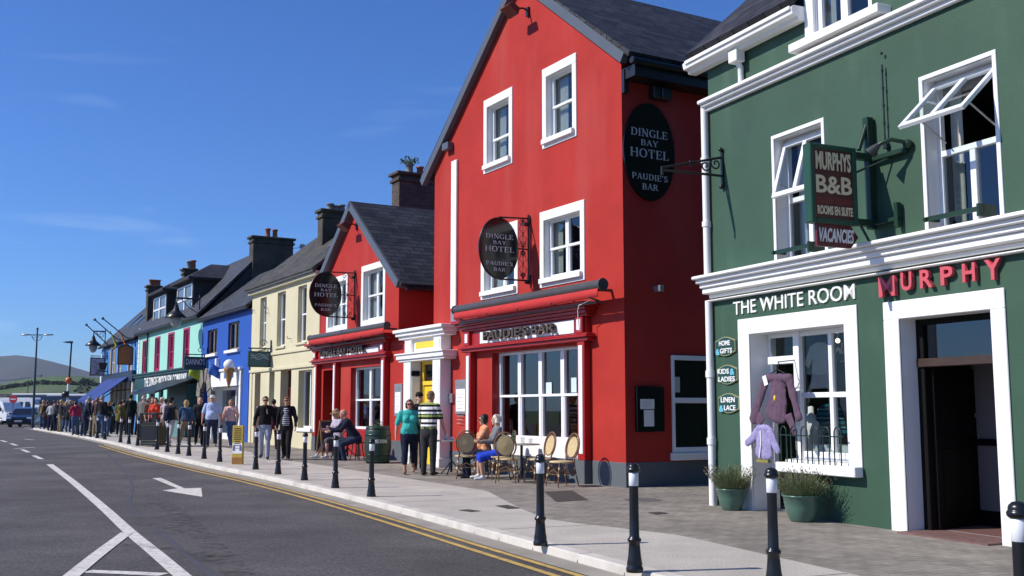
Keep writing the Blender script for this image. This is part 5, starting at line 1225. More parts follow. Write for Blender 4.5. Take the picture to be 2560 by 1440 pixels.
sl("MURPHYS", .70, .97, .04, .96, bold=.03); sl("B&B", .36, .62, .03, .97, bold=.02); sl("ROOMS EN SUITE", .05, .18, .05, .97, bold=.03)
m = MB(); m.box(.0552, .0562, dL + t + .02, dR - t - .02, t + (hS - 2 * t) * .21, t + (hS - 2 * t) * .30); m.build('stripe', mat('faded_red', (.13, .018, .018), .5, .3, 12), fc_)
m = MB(); zp1 = G.dz(sS, 2180, 296)[1] - zBt; zp0 = G.dz(sS, 2186, 574)[1] - zBt
m.box(-.045, .045, -.12, -.02, zp0, zp1); m.box(-.05, .05, dR - .02, -.02, hS - .12, hS - .04); m.box(-.05, .05, dR - .02, -.02, .02, .1)
m.tube([(0, -.1, zp1 - .1), (0, dR + .1, hS)], .03, 6); m.box(-.04, .6, -.09, -.02, hS - .14, hS - .08); m.box(-.04, .45, -.09, -.02, .03, .08); m.box(.39, .45, -.1, -.02, -.05, .25)
m.tube([(0, dR, .15), (.0, -.1, -.2)], .02, 5); m.tube([(.05, dR, hS - .3), (.3, -.05, hS - .15)], .016, 5)
m.build('bracket', GRND, e, .006)
vz = G.dz(sS, 2090, 590)[1] - zBt; vh = .14; v0 = G.dz(sS, 2040, 590)[0]; v1 = G.dz(sS, 2143, 590)[0]
ar_ = MB(); ar_.prism([(v0, vz - vh), (v1 - .12, vz - vh), (v1, vz), (v1 - .12, vz + vh), (v0, vz + vh)], -.02, .02, 'x'); ao = ar_.build('arrow_board', mat('maroon_arrow', (.11, .012, .022), .4, .1), e)
letter("VACANCIES", (.021, v0 + .03, vz - .085), (0, 1, 0), (0, 0, 1), (v1 - v0) * .84, .17, .006, TXW, ao, bold=.03, shear=.25)
m = MB()
for y in (v0 + .12, v1 - .2): m.tube([(0, y, vz + vh), (0, y, .01)], .01, 5)
m.build('hanger', BLK, e)
# gooseneck lamp that lights it, aerial rod, empty bracket
sl_ = G.S(2278, 380); e = empty('spot_lamp', 'dark gooseneck spot lamp on the green wall right of the hanging sign', 'lamp', G.P(sl_, 0, G.Z(2275, 362)), G.rot)
m = MB(); m.tube([(0, -.02, 0), (0, -.12, .02), (-.06, -.24, .05), (-.14, -.30, .03), (-.2, -.33, -.0)], .026, 8); m.ball((0, -.05, 0), .06); m.build('arm', GRND, e)
m = MB(); M = Matrix.Rotation(math.radians(60), 4, 'Y'); m.tube([(-.18, -.32, .01), (-.24, -.35, -.04), (-.28, -.37, -.08)], [.028, .055, .075], 12); m.build('lamp_shade', mat('dark_grey_shade', (.03, .035, .035), .4, .1), e)
m = MB(); zA_ = G.Z(2213, 163); zB_ = G.Z(2222, 372); m.tube([(0, -.05, 0), (0, -.05, zA_ - zB_)], .011, 6); m.box(-.03, .03, -.06, -.002, 0, .06)
for k in range(5): m.tube([(0, -.05, .3 + .22 * k), (0, -.05, .33 + .22 * k)], .017, 6)
tag(m.build('aerial_rod', BLK, None, 0, G.P(G.S(2217, 270), 0, zB_), G.rot), 'thin black aerial rod standing upright on the green wall above the sign', 'aerial')
sB = G.S(1808, 430); d_t, z_t = G.dz(sB, 1655, 424); zb1 = G.dz(sB, 1808, 394)[1]; zb0 = G.dz(sB, 1806, 440)[1]
e = empty('sign_bracket', 'empty black iron bracket with scrolls on the green wall corner', 'bracket', G.P(sB, 0, zb0), G.rot); h_ = zb1 - zb0
m = MB(); m.box(-.025, .025, -.03, -.003, -.15, h_ + .1); m.tube([(0, -.02, h_), (0, d_t, z_t - zb0 + .03)], .02, 6); m.tube([(0, -.02, 0), (0, d_t, z_t - zb0)], .02, 6)
m.tube(spiral((0, -.13, h_ * .62), .10, 1.3, a0=2), .013, 5); m.tube(spiral((0, -.32, h_ * .45), .09, 1.3, a0=.5, sgn=-1), .013, 5); m.tube(spiral((0, -.55, h_ * .3 + .05), .06, 1.2, a0=2), .012, 5)
m.tube([(0, d_t, z_t - zb0 + .05), (0, d_t, z_t - zb0 - .08)], .02, 6); m.ball((0, -.04, h_ + .12), .035); m.ball((0, -.04, -.17), .035)
m.build('scrollwork', BLK, e)
# ------------------------------------------------------------------ street furniture
def put(o, p, rz=0.0): o.location = p; o.rotation_euler = (0, 0, rz); return o
# bollards
def make_bollard():
    e = empty('bollard', '', 'bollard', (0, 0, 0), 0, 'black bollards along the kerb')
    m = MB(); m.lathe([(0, 0), (.074, 0), (.076, .035), (.066, .05), (.068, .075), (.058, .13), (.050, .22), (.049, .255), (.060, .262), (.061, .285), (.050, .293), (.044, .31), (.041, .50), (.040, .80), (.040, .855), (.046, .857), (.057, .868), (.060, .882), (.055, .894), (.050, .898), (.052, .905), (.047, .922), (.030, .938), (0, .944)], n=24); m.build('post', BOLL, e)
    m = MB(); m.lathe([(.0405, .742), (.0425, .744), (.0425, .853), (.0405, .855)], n=24); m.build('reflective_band', REFW, e)
    return e
BP = [((1936, 1467), 'standing before the green shop doorway, foot at the picture edge'),
      ((1587, 1430), 'standing whole just right of the bistro chairs'), ((1351, 1363), 'in front of the rattan bistro chairs'),
      ((928, 1241.5), 'in front of the green barrel'), ((838, 1220), 'in front of the seated woman with bare legs'), ((761, 1200.5), 'standing alone before the cream wall'),
      ((695, 1185.5), 'hiding the leg of the woman in the leather jacket'), ((639, 1173.5), 'beside the man in pale jeans'), ((549, 1154.5), 'left of the yellow sign panel'),
      ((510, 1147), 'before the man in the pale blue shirt'), ((472, 1139.5), 'before the blonde woman in denim'), ((445, 1135), 'left of the blonde woman in denim'),
      ((418, 1130), 'before the walker with the dark backpack'), ((392, 1124), 'in front of the black litter bin'), ((344, 1114.5), 'just left of the black litter bin'),
      ((322, 1110), 'in front of the tall man in dark green'), ((301, 1106), 'in front of the person in the olive jacket'), ((262, 1099), 'beside the faded blue jeans in the queue'),
      ((242.5, 1095.6), 'left of the faded blue jeans in the queue'), ((226, 1092.5), 'before the brown jacket in the queue'), ((210, 1090), 'at the feet of the stooping navy man'),
      ((195.6, 1087.5), 'before the red backpack in the queue'), ((184, 1085), 'left of the red backpack in the queue'), ((152, 1079.5), 'right of three near the far end of the kerb'),
      ((141, 1077.5), 'middle of three near the far end of the kerb'), ((131, 1076), 'left of three near the far end of the kerb')]
b0 = make_bollard()
for i, (p, l) in enumerate(BP):
    o = b0 if i == 0 else copy_tree(b0)
    put(o, gp(*p, .002)); o['label'] = 'black white banded bollard ' + l
d = ray(2545, 1253); t = (.944 - CZ) / d[2]; o = copy_tree(b0); put(o, (d[0] * t, d[1] * t, .002)); o['label'] = 'black white banded bollard half cut off by the right picture edge'
# bistro chairs
RAT = mat('cane_tube', (.17, .085, .035), .4, .25, 9, coat=.3)
RATL = mat('pale_binding', (.62, .48, .27), .6, .1, 9)
WEAV = brick('woven_cane', (.66, .52, .27), (.74, .62, .36), (.36, .24, .10), .02, .012, .002, .55, .5, noise=.1)
def make_chair():
    e = empty('bistro_chair', '', 'chair', (0, 0, 0), 0, 'rattan bistro chairs outside the bar')
    m = MB(); m.lathe([(0, .435), (.20, .432), (.215, .445), (.215, .462), (.20, .472), (0, .475)], n=24, sy=.98); m.build('seat', WEAV, e)
    m = MB(); m.tube([(.212 * math.cos(a), .208 * math.sin(a), .452) for a in [i * math.pi / 12 for i in range(25)]], .016, 7); m.build('seat_rim', RATL, e)
    for sx in (-1, 1):                          # front of the chair is -y
        for nm, pts in (('leg', [(sx * .16, -.15, .44), (sx * .185, -.19, .2), (sx * .20, -.215, 0)]), ('leg', [(sx * .155, .17, .44), (sx * .175, .21, .2), (sx * .195, .25, 0)])):
            m = MB(); m.tube(pts, [.015, .0135, .012], 8)
            a, b = Vector(pts[0]), Vector(pts[1]); l_ = m.build(nm, RAT, e)
            for f in (.42, .95): q = MB(); c = a.lerp(b, f); dn = (b - a).normalized() * .02; q.tube([c - dn, c + dn], .0185, 8); q.build('binding', RATL, l_)
    m = MB()
    for a, b in (((-.18, -.18, .23), (.18, -.18, .23)), ((-.18, .2, .23), (.18, .2, .23)), ((-.18, -.18, .25), (-.18, .2, .25)), ((.18, -.18, .25), (.18, .2, .25))):
        mid = (Vector(a) + Vector(b)) / 2; m.tube([a, mid + Vector((0, 0, .09)), b], .0095, 6); m.tube([a, b], .009, 6)
    m.build('stretcher', RAT, e)
    def bk(t, rx, rz): x = rx * math.sin(t); z = .72 - rz * math.cos(t); return (x, .19 + (z - .45) * .22, z)
    m = MB(); pts = [(-.155, .17, .44)] + [bk(t, .205, .25) for t in [-.9 - 0.0 + 0 * i for i in range(0)]]
    up = [bk(math.pi * (.22 + 1.56 * i / 24), -.205, .245) for i in range(25)]
    m.tube([(-.15, .17, .44)] + up + [(.15, .17, .44)], .016, 8); m.build('back_frame', RAT, e)
    m = MB(); m.tube([bk(2 * math.pi * i / 28, .165, .195) for i in range(29)], .011, 6); m.build('inner_ring', RAT, e)
    m = MB(); vs = [bk(0, 0, 0)] + [bk(2 * math.pi * i / 28, .162, .192) for i in range(28)]; vs[0] = (0, .19 + .27 * .22 + .015, .72)
    vb = [(v[0], v[1] + .012, v[2]) for v in vs]
    m._add(vs + vb, [(0, 1 + i, 1 + (i + 1) % 28) for i in range(28)] + [(29, 30 + (i + 1) % 28, 30 + i) for i in range(28)] + [(1 + i, 30 + i, 30 + (i + 1) % 28, 1 + (i + 1) % 28) for i in range(28)]); m.build('backrest', WEAV, e)
    return e
ch0 = make_chair(); D = math.radians
CHS = [((1165, 1196), 183, 'rattan bistro chair with its back to us, left of the seated women'), ((1268, 1207), 172, 'rattan bistro chair with its back to us, frontmost of the outdoor seats'),
       ((1250, 1199), -78, 'rattan bistro chair under the white haired woman in grey'), ((1347, 1208), -62, 'pale rattan bistro chair behind the bollard, left of the two empty right hand seats'), ((1404, 1217), -58, 'rightmost pale rattan bistro chair, empty, nearest the grey corner plinth'),
       ((1214, 1195), -80, 'rattan bistro chair under the woman in the orange flowered blouse')]
for i, (p, a, l) in enumerate(CHS):
    o = ch0 if i == 0 else copy_tree(ch0); put(o, gp(*p, 0), D(a)); o['label'] = l
TTOP = mat('grey_table_top', (.30, .28, .26), .4, .15, 6)
def make_table(p, label, r=.36):
    e = empty('bistro_table', label, 'table', p, .3, 'round tables outside the bar')
    m = MB(); m.lathe([(0, .705), (r, .705), (r + .008, .715), (r, .728), (0, .73)], n=28); m.build('table_top', TTOP, e)
    m = MB(); m.tube([(0, 0, .05), (0, 0, .70)], .028, 10)
    m.build('pedestal', BLK, e)
    for k in range(3):
        a = k * 2.094; m = MB(); m.tube([(.02 * math.cos(a), .02 * math.sin(a), .28), (.14 * math.cos(a), .14 * math.sin(a), .14), (.26 * math.cos(a), .26 * math.sin(a), .05), (.31 * math.cos(a), .31 * math.sin(a), .012)], .014, 6); m.build('leg', BLK, e)
    return e
t1p = gp(1128, 1186); t2p = gp(1304, 1203); t3p = gp(868, 1146)
make_table(t1p, 'round outdoor table beside the man in the striped shirt', .42); make_table(t2p, 'round outdoor table with a green bottle between the rattan chairs'); make_table(t3p, 'small round outdoor table between the couple sitting near the chalkboard', .30)
def onto(name, label, cat, tp, dx, dy, prof, mt, n=14): m = MB(); m.lathe(prof, n=n); o = m.build(name, mt); put(o, tp + Vector((dx, dy, .731))); return tag(o, label, cat)
onto('bottle', 'green glass bottle standing on the table behind the bollard', 'bottle', t2p, -.16, .05, [(0, 0), (.032, 0), (.033, .14), (.028, .17), (.013, .20), (.013, .25), (.015, .26), (0, .26)], mat('green_glass', (.02, .12, .03), .1, 0, coat=.5))
onto('tumbler', 'clear glass tumbler on the table right of the green bottle', 'glass', t2p, .02, -.05, [(0, 0), (.034, 0), (.04, .13), (.038, .13), (.032, .01), (0, .01)], glass('glassware', (.9, .92, .92)))
onto('tumbler', 'short clear glass near the table edge beside the empty rattan seats', 'glass', t2p, .18, .02, [(0, 0), (.034, 0), (.04, .10), (.038, .10), (.032, .01), (0, .01)], MAT['glassware'])
onto('cup', 'white cup on the table next to the man in the striped shirt', 'cup', t1p, .02, -.2, [(0, 0), (.03, 0), (.045, .07), (.042, .07), (.028, .01), (0, .01)], W2)
onto('jug', 'small white jug on the table by the man in stripes, taller than the cup', 'jug', t1p, -.12, -.05, [(0, 0), (.04, 0), (.05, .06), (.035, .11), (.045, .15), (.04, .15), (0, .02)], W2)
# barrel with its lettering
bp = gp(944, 1157); e = empty('barrel', 'dark green painted whiskey barrel used as a table outside the small red house', 'barrel', bp, 0)
prof = [(0, 0), (.29, 0), (.315, .15), (.335, .33), (.340, .46), (.335, .59), (.315, .77), (.29, .92), (.275, .92), (.27, .90), (0, .90)]
m = MB(); m.lathe(prof, n=40); m.build('staves', mat('green_barrel_paint', (.010, .040, .028), .45, .2, 5, stretch=(3, 3, .4)), e)
for z, r in ((.05, .3), (.2, .322), (.70, .327), (.86, .304)):
    m = MB(); m.lathe([(r - .01, z - .025), (r + .004, z - .025), (r + .004, z + .025), (r - .01, z + .025)], n=40); m.build('hoop', mat('dark_hoop', (.008, .028, .02), .35, .2, 5), e)
fa_ = math.atan2(-bp.y, -bp.x)
for i, chn in enumerate("JAMESON"):
    a = fa_ + (i - 3) * .2; r = .342
    letter(chn, Vector((r * math.cos(a), r * math.sin(a), .50)) - Vector((-math.sin(a), math.cos(a), 0)) * .028, (-math.sin(a), math.cos(a), 0), (0, 0, 1), .055, .09, .004, TXW, e, bold=.02, name='letter')
rr = random.Random(4); m = MB(); tuft(m, (0, 0, .04), (.1, .1, .10), 60, rr, .04); o = m.build('small_plant', LEAF); put(o, bp + Vector((.0, 0, .90))); tag(o, 'tiny green plant on top of the dark green barrel', 'plant')
# chalk A-board
def aboard(p, rz, w, h, frame, face, label):
    e = empty('pavement_board', label, 'sign board', p, rz, 'folding boards on the pavement'); tl = .20
    for sgn in (-1, 1):
        m = MB(); f = .045
        def P_(x, z, y): return (x, sgn * (.24 * (1 - z / h)) + y * sgn, z)
        def bx(x0, x1, z0, z1, y0, y1):
            vs = [P_(x, z, y) for z in (z0, z1) for y in (y0, y1) for x in (x0, x1)]
            m._add(vs, [(0, 2, 3, 1), (4, 5, 7, 6), (0, 1, 5, 4), (2, 6, 7, 3), (0, 4, 6, 2), (1, 3, 7, 5)])
        bx(-w / 2, -w / 2 + f, 0, h, -.012, .012); bx(w / 2 - f, w / 2, 0, h, -.012, .012); bx(-w / 2 + f, w / 2 - f, h - f, h, -.012, .012); bx(-w / 2 + f, w / 2 - f, .10, .10 + f, -.012, .012)
        fr_ = m.build('frame', frame, e); m = MB(); bx(-w / 2 + f, w / 2 - f, .10 + f, h - f, -.006, .004); pn = m.build('panel', face, e)
    return e
aboard(gp(820, 1140), D(32), .55, 1.0, WOOD, mat('chalkboard', (.035, .04, .07), .8, .35, 5), 'wooden framed chalkboard standing by the red doorway beside the seated woman')
aboard(gp(437, 1097), D(10), .5, .75, mat('teal_board_frame', (.30, .58, .52), .5, .1), mat('teal_board', (.30, .58, .52), .5, .1), 'pale turquoise folding board on the pavement behind the blonde woman')
# litter bin
e = empty('litter_bin', 'black square litter bin with a raised flat lid near the kerb', 'bin', gp(384, 1116), D(-20))
m = MB(); m.box(-.31, .31, -.31, .31, .03, .76); m.box(-.33, .33, -.33, .33, .74, .79); m.build('body', BLK, e, .015)
m = MB(); m.box(-.35, .35, -.35, .35, 1.06, 1.12); m.build('lid', BLK, e, .015)
for sx in (-1, 1):
    for sy in (-1, 1): m = MB(); m.box(sx * .30 - .035, sx * .30 + .035, sy * .30 - .035, sy * .30 + .035, .79, 1.06); m.build('post', BLK, e)
for z in (.10, .19, .70): m = MB(); m.box(-.315, .315, -.315, .315, z, z + .02); m.build('trim', mat('dull_brass', (.16, .15, .10), .4, .2, metal=.5), e)
# yellow sign panel
pp_ = gp(594, 1161); e = empty('distance_sign', 'tall narrow yellow notice panel standing on the pavement near the kerb', 'sign', pp_, D(-14)); w, h = .29, .95
m = MB(); m.box(-w / 2, w / 2, -.04, .04, 0, h); bd = m.build('panel', mat('notice_yellow', (.46, .33, .045), .5, .08, 3), e, .01)
m = MB(); m.box(-w / 2 + .015, w / 2 - .015, -.044, -.038, h * .28, h * .55); m.build('white_panel', W2, bd)
m = MB(); m.box(-w / 2 + .005, w / 2 - .005, -.044, -.038, .02, h * .18); m.build('brown_panel', mat('notice_brown', (.28, .13, .03), .6, .2, 8), bd)
m = MB(); rr = random.Random(5)
for k in range(9):
    ww = w * rr.uniform(.22, .36); m.box(-ww, ww, -.045, -.04, h * .93 - k * .052 - .018, h * .93 - k * .052)
m.build('print', TXK, bd)
for sx in (-1, 1):
    m = MB(); m.ball((sx * .09, -.046, h * .49), (.02, .004, .022), 10, 6); m.box(sx * .09 - .03, sx * .09 + .03, -.047, -.043, h * .35, h * .465); m.build('figure_symbol', mat('figure_blue', (.12, .14, .30), .5, 0), bd)
m = MB(); m.box(-.05, .05, -.047, -.043, h * .41, h * .42); m.build('figure_arrow', MAT['figure_blue'], bd)
# planters
POTG = mat('glazed_green_pot', (.075, .15, .115), .25, .2, 5, coat=.4)
LAV = mat('lavender_leaf', (.16, .20, .09), .8, .4, 20); LAVF = mat('dry_lavender_tip', (.22, .19, .12), .9, .3, 20)
def planter(p, r, h, label, seed):
    e = empty('plant_pot', label, 'plant pot', p, 0, 'green glazed pots by the green shop')
    m = MB(); m.lathe([(0, .0), (r * .62, 0), (r * .70, .02), (r * .92, h * .55), (r, h * .93), (r * 1.06, h * .95), (r * 1.06, h), (r * .96, h), (r * .9, h * .85), (0, h * .84)], n=32); m.build('pot', POTG, e)
    rr = random.Random(seed); m = MB(); q = MB()
    for _ in range(620):
        a = rr.uniform(0, 6.283); k = rr.random() ** .5; x, y = r * .8 * k * math.cos(a), r * .8 * k * math.sin(a); L_ = rr.uniform(.15, .40)
        ln = k * .85; d_ = Vector((math.cos(a) * ln + rr.uniform(-.25, .25), math.sin(a) * ln + rr.uniform(-.25, .25), 1)).normalized()
        b = Vector((x, y, h * .84)); t_ = b + d_ * L_; md = b.lerp(t_, .5) + Vector((0, 0, .02))
        w_ = Vector((-d_.y, d_.x, .1)).normalized() * .0028
        m._add([b - w_, b + w_, md + w_, md - w_], [(0, 1, 2, 3)]); m._add([md - w_, md + w_, t_ + w_ * .5, t_ - w_ * .5], [(0, 1, 2, 3)])
        for j in range(4):
            c = b.lerp(t_, rr.uniform(.25, .95)); u = (d_ + Vector((rr.uniform(-.8, .8), rr.uniform(-.8, .8), 0))).normalized() * rr.uniform(.018, .04); v = u.orthogonal().normalized() * .004
            m._add([c - v, c + u * .5 - v, c + u, c + u * .5 + v], [(0, 1, 2, 3)])
        if rr.random() < .6:
            u = d_ * .035; v = u.orthogonal().normalized() * .007; v2 = u.cross(v).normalized() * .007
            for vv in (v, v2): q._add([t_ - vv, t_ + u * .5 - vv, t_ + u, t_ + u * .5 + vv], [(0, 1, 2, 3)])
    pl_ = m.build('lavender_plant', LAV); put(pl_, p); tag(pl_, label.replace('glazed green pot', 'lavender bush growing in the pot').replace('round ', ''), 'plant'); q.build('flower_tip', LAVF, pl_)
planter(gp(1830, 1275, .004), .205, .30, 'smaller round glazed green pot at the left corner of the green shop', 1)
planter(gp(2006, 1303, .004), .235, .33, 'larger round glazed green pot under the shop window of the green shop', 2)
# ---- clothes hung in the shop doorway
def garment(name, label, pts, depth, m_, loc, rot, buttons=()):
    """a hung garment: outline in (x, z), swollen in y, with folds"""
    bmx = bmesh.new(); tri = tessellate_polygon([[Vector((a, b, 0)) for a, b in pts]])
    vs = [bmx.verts.new((a, 0, b)) for a, b in pts]
    for t in tri: bmx.faces.new([vs[i] for i in t])
    bmesh.ops.subdivide_edges(bmx, edges=bmx.edges[:], cuts=4, use_grid_fill=True); bmesh.ops.triangulate(bmx, faces=bmx.faces[:]); bmesh.ops.subdivide_edges(bmx, edges=bmx.edges[:], cuts=1)
    cz = max(p[1] for p in pts)
    for v in bmx.verts: v.co.y += .013 * math.sin(v.co.x * 26 + v.co.z * 3 + math.sin(v.co.z * 4)) * min(1, (cz - v.co.z) * 2.5) + .004 * math.sin(v.co.x * 57 - v.co.z * 4)
    me = bpy.data.meshes.new(name); bmx.normal_update(); bmx.to_mesh(me); bmx.free(); me.materials.append(m_)
    for p in me.polygons: p.use_smooth = True
    o = bpy.data.objects.new(name, me); S.collection.objects.link(o); so_ = o.modifiers.new('thickness', 'SOLIDIFY'); so_.thickness = depth * .3; so_.offset = 0
    o.location = loc; o.rotation_euler = (0, 0, rot); return o
def gl(px, py, d, s0, z0): s, z = G.sz(px, py, d); return (s - s0, z - z0)
dgm = -.06
sP, zP = G.sz(1945, 935, dgm)
def cloth_piece(name, parts, m_, loc, org, d, vox=.011, fold=.012):
    """a hung garment: flattened tubes of cloth from point to point (photo points on the plane d), fused into one"""
    m = MB()
    for (xa, ya, ra), (xb, yb, rb), fl in parts:
        a = gl(xa, ya, d, *org); b = gl(xb, yb, d, *org); rc(m, (a[0], 0, a[1]), ra, (b[0], 0, b[1]), rb, fl, (1, 0, 0))
    o = bpy.data.objects.new(name, fuse(m, name, m_, vox, 4, fold, 11)); S.collection.objects.link(o); o.location = loc; o.rotation_euler = (0, 0, G.rot); return o
garm = cloth_piece('purple_cardigan', [((1945, 952, .15), (1944, 1010, .20), .24), ((1944, 1010, .20), (1938, 1040, .22), .20), ((1914, 948, .07), (1896, 1010, .075), .45), ((1896, 1010, .075), (1882, 1050, .09), .35), ((1974, 948, .07), (1988, 1010, .06), .5), ((1988, 1010, .06), (1997, 1046, .065), .45),
    ((1916, 945, .06), (1974, 945, .06), .8), ((1972, 1040, .08), (1988, 1088, .045), .25), ((1905, 1040, .08), (1896, 1062, .05), .25)], mat('plum_wool', (.105, .062, .098), .95, .18, 14, .4, 90), G.P(sP, dgm, zP), (sP, zP), dgm)
tag(garm, 'plum purple draped cardigan hanging in the shop doorway above the small jacket', 'cardigan')
m = MB(); a, b = gl(1918, 945, dgm, sP, zP); m._add([(a - .05, -.05, b + .02), (a + .03, -.05, b + .04), (a + .08, -.05, b - .09), (a + .0, -.05, b - .11)], [(0, 1, 2, 3)]); m.build('price_tag', PAPER, garm)
m = MB(); a, b = gl(1944, 995, dgm, sP, zP); m.ball((a, -.05, b), (.022, .012, .04), 8, 6); m.build('brooch', YELP, garm)
m = MB(); m.tube([(-.28, 0, -.03), (-.02, 0, .06), (.0, 0, .10), (.03, 0, .14), (.0, .0, .17)], .008, 6); m.tube([(.24, 0, -.04), (0, 0, .06)], .008, 6); m.tube([(0, .0, .165), (.0, .33, .2)], .008, 6); tag(m.build('coat_hanger', BLK, None, 0, G.P(sP, dgm, zP), G.rot), 'thin dark hanger holding the plum cardigan in the doorway', 'hanger')
dgm2 = -.10; sJ, zJ = G.sz(1905, 1066, dgm2)
jk = cloth_piece('small_jacket', [((1908, 1082, .14), (1910, 1112, .165), .26), ((1910, 1112, .165), (1909, 1136, .185), .22), ((1894, 1079, .07), (1882, 1096, .068), .5), ((1882, 1096, .068), (1868, 1107, .055), .5), ((1924, 1079, .07), (1935, 1104, .062), .5), ((1935, 1104, .062), (1945, 1130, .05), .5), ((1897, 1070, .05), (1920, 1070, .05), .8)],
    mat('lilac_cloth', (.27, .24, .44), .9, .25, 18, .3, 60, dirt=((.42, .40, .58), 40, .55, .7)), G.P(sJ, dgm2, zJ), (sJ, zJ), dgm2, .010, .010)
tag(jk, "small child's lilac jacket hanging below the plum cardigan", 'jacket')
m = MB(); z0q = gl(1908, 1076, dgm2, sJ, zJ); z1q = gl(1906, 1145, dgm2, sJ, zJ); m.tube([(z0q[0], -.045, z0q[1]), (z0q[0] + .01, -.052, (z0q[1] + z1q[1]) / 2), (z1q[0], -.052, z1q[1])], .011, 6); m.build('zip', W, jk)
m = MB(); a, b = gl(1908, 1147, dgm2, sJ, zJ); m.box(a - .12, a + .13, -.025, .025, b - .05, b - .01); m.build('lining', mat('olive_lining', (.22, .20, .05), .9, .2), jk)
# things in the shop window
def inwin(px, py, d): s, z = G.sz(px, py, d); return G.P(s, d, z)
p = inwin(2030, 1110, .62); m = MB(); m.lathe([(0, -.12), (.12, -.12), (.16, 0), (.20, .18), (.20, .30), (.12, .38), (.055, .42), (.05, .52), (0, .53)], n=20, sy=.6); tag(m.build('bust_stand', PAPER, None, 0, p, G.rot), 'white display bust behind the shop window glass', 'mannequin')
p = inwin(2075, 1060, .60); jm = garment('striped_jumper', '', [(-.22, .22), (-.08, .27), (.08, .27), (.22, .22), (.34, -.12), (.26, -.16), (.17, .02), (.17, -.28), (-.17, -.28), (-.17, .02), (-.26, -.16), (-.34, -.12)], .10, stripes('teal_stripes', [(0, '1f6f7e'), (.35, '101c28'), (.55, '5f94a0'), (.75, '18303c')], 0, .12), p, G.rot); tag(jm, 'teal striped jumper on show in the shop window', 'jumper')
for k, (px, l) in enumerate(((2062, 'left'), (2088, 'middle'), (2108, 'right'))):
    p = inwin(px, 1150, .5); m = MB(); m.lathe([(0, -.05), (.06, -.05), (.07, .12), (.065, .2), (.055, .2), (.06, .12), (0, .0)], n=16); m.tube([(.06, 0, .14), (.11, 0, .12), (.11, 0, .02), (.06, 0, .0)], .01, 6); tag(m.build('jug', PAPER, None, 0, p, G.rot), l + ' one of three white jugs on the shop window ledge', 'jug', 'white jugs in the shop window')
m = MB(); m.box(smid + .1, inn1 - .08, .36, .80, zsi + .2, zsi + .36); m.build('display_shelf', PAPER, H7.root)
p = inwin(2095, 870, .7); e = empty('chandelier', 'small glass chandelier with a lit bulb behind the shop window', 'lamp', p, G.rot)
m = MB(); m.tube([(0, 0, .1), (0, 0, .75)], .008, 5)
for k in range(6):
    a = k * 1.047; m.tube([(0, 0, .0), (.09 * math.cos(a), .09 * math.sin(a), -.08), (.17 * math.cos(a), .17 * math.sin(a), .02), (.17 * math.cos(a), .17 * math.sin(a), .08)], .008, 5); m.ball((.1 * math.cos(a), .1 * math.sin(a), -.18), .014, 6, 5)
m.build('frame', TXW, e); m = MB(); m.ball((0, 0, .10), .032); m.build('bulb', emit('warm_bulb', (1, .75, .4), 6), e)
p = inwin(2050, 900, .75); gw = garment('white_blouse', '', [(-.2, .2), (-.06, .25), (.06, .25), (.2, .2), (.32, -.05), (.24, -.1), (.16, .04), (.2, -.4), (-.2, -.4), (-.16, .04), (-.24, -.1), (-.32, -.05)], .05, PAPER, p, G.rot); tag(gw, 'white blouse hanging high in the shop window', 'blouse')

# ------------------------------------------------------------------ signs and lamps down the street
def hung(name, label, s_px, x0, x1, y1, y0, face, edge, arm=True, outline=None, cat='sign', words=()):
    s = R.S(s_px, (y0 + y1) / 2); dA = R.dz(s, x0, (y0 + y1) / 2)[0]; dB = R.dz(s, x1, (y0 + y1) / 2)[0]; xm = (x0 + x1) / 2; z1 = R.dz(s, xm, y1)[1]; z0 = R.dz(s, xm, y0)[1]
    e = empty(name, label, cat, R.P(s, 0, z0), R.rot); w, h = dB - dA, z1 - z0
    m = MB(); pts = outline(w, h) if outline else [(0, 0), (w, 0), (w, h), (0, h)]
    m.prism([(dA + a, b) for a, b in pts], -.05, .05, 'x'); bd = m.build('board', edge, e)
    m = MB(); g = .06; pts = [(a + (g if a < w / 2 else -g), b + (g if b < h / 2 else -g)) for a, b in pts]; m.prism([(dA + a, b) for a, b in pts], .045, .054, 'x'); f = m.build('face', face, bd)
    for t, u0, u1, v0, v1, mt in words: letter(t, (.055, dA + w * u0, h * v0), (0, 1, 0), (0, 0, 1), w * (u1 - u0), h * (v1 - v0), .006, mt, f)
    if arm:
        m = MB(); m.tube([(0, -.0, h + .1), (0, dA, h + .1)], .025, 6); m.tube([(0, dA + .1, h + .1), (0, dA + .1, h - .02)], .02, 5); m.tube([(0, dB - .1, h + .1), (0, dB - .1, h - .02)], .02, 5); m.tube(spiral((0, -.3, h + .28), .14, 1.2), .015, 5); m.box(-.04, .04, -.04, -.003, h - .1, h + .4); m.build('bracket', BLK, e)
    return e, f, (dA, dB, w, h)
WAVE = mat('faded_blue_sign', (.035, .09, .12), .5, .3, 5)
e, f, (dA, dB, w, h) = hung('blue_hanging_sign', 'faded blue green hanging sign with wavy lines on the cream house corner', 678, 620, 676, 878, 918, WAVE, DT)
m = MB()
for k in range(3):
    n = 14; vs = []
    for i in range(n + 1):
        y = dA + w * (.08 + .84 * i / n); z = h * (.62 + .12 * k - .10) + h * .06 * math.sin(i * .8 + k); vs += [(.056, y, z), (.056, y, z + h * .035)]
    m._add(vs, [(2 * i, 2 * i + 1, 2 * i + 3, 2 * i + 2) for i in range(n)])
m.build('wave_lines', mat('pale_sign_paint', (.30, .42, .46), .5, .1), f)
hung('dark_hanging_sign', "dark teal restaurant sign with pale letters on the turquoise shop front", 518, 460, 516, 892, 925, mat('navy_sign', (.015, .03, .045), .4, .2), DT, words=[("DANNO'S", .08, .92, .40, .85, TXS)])
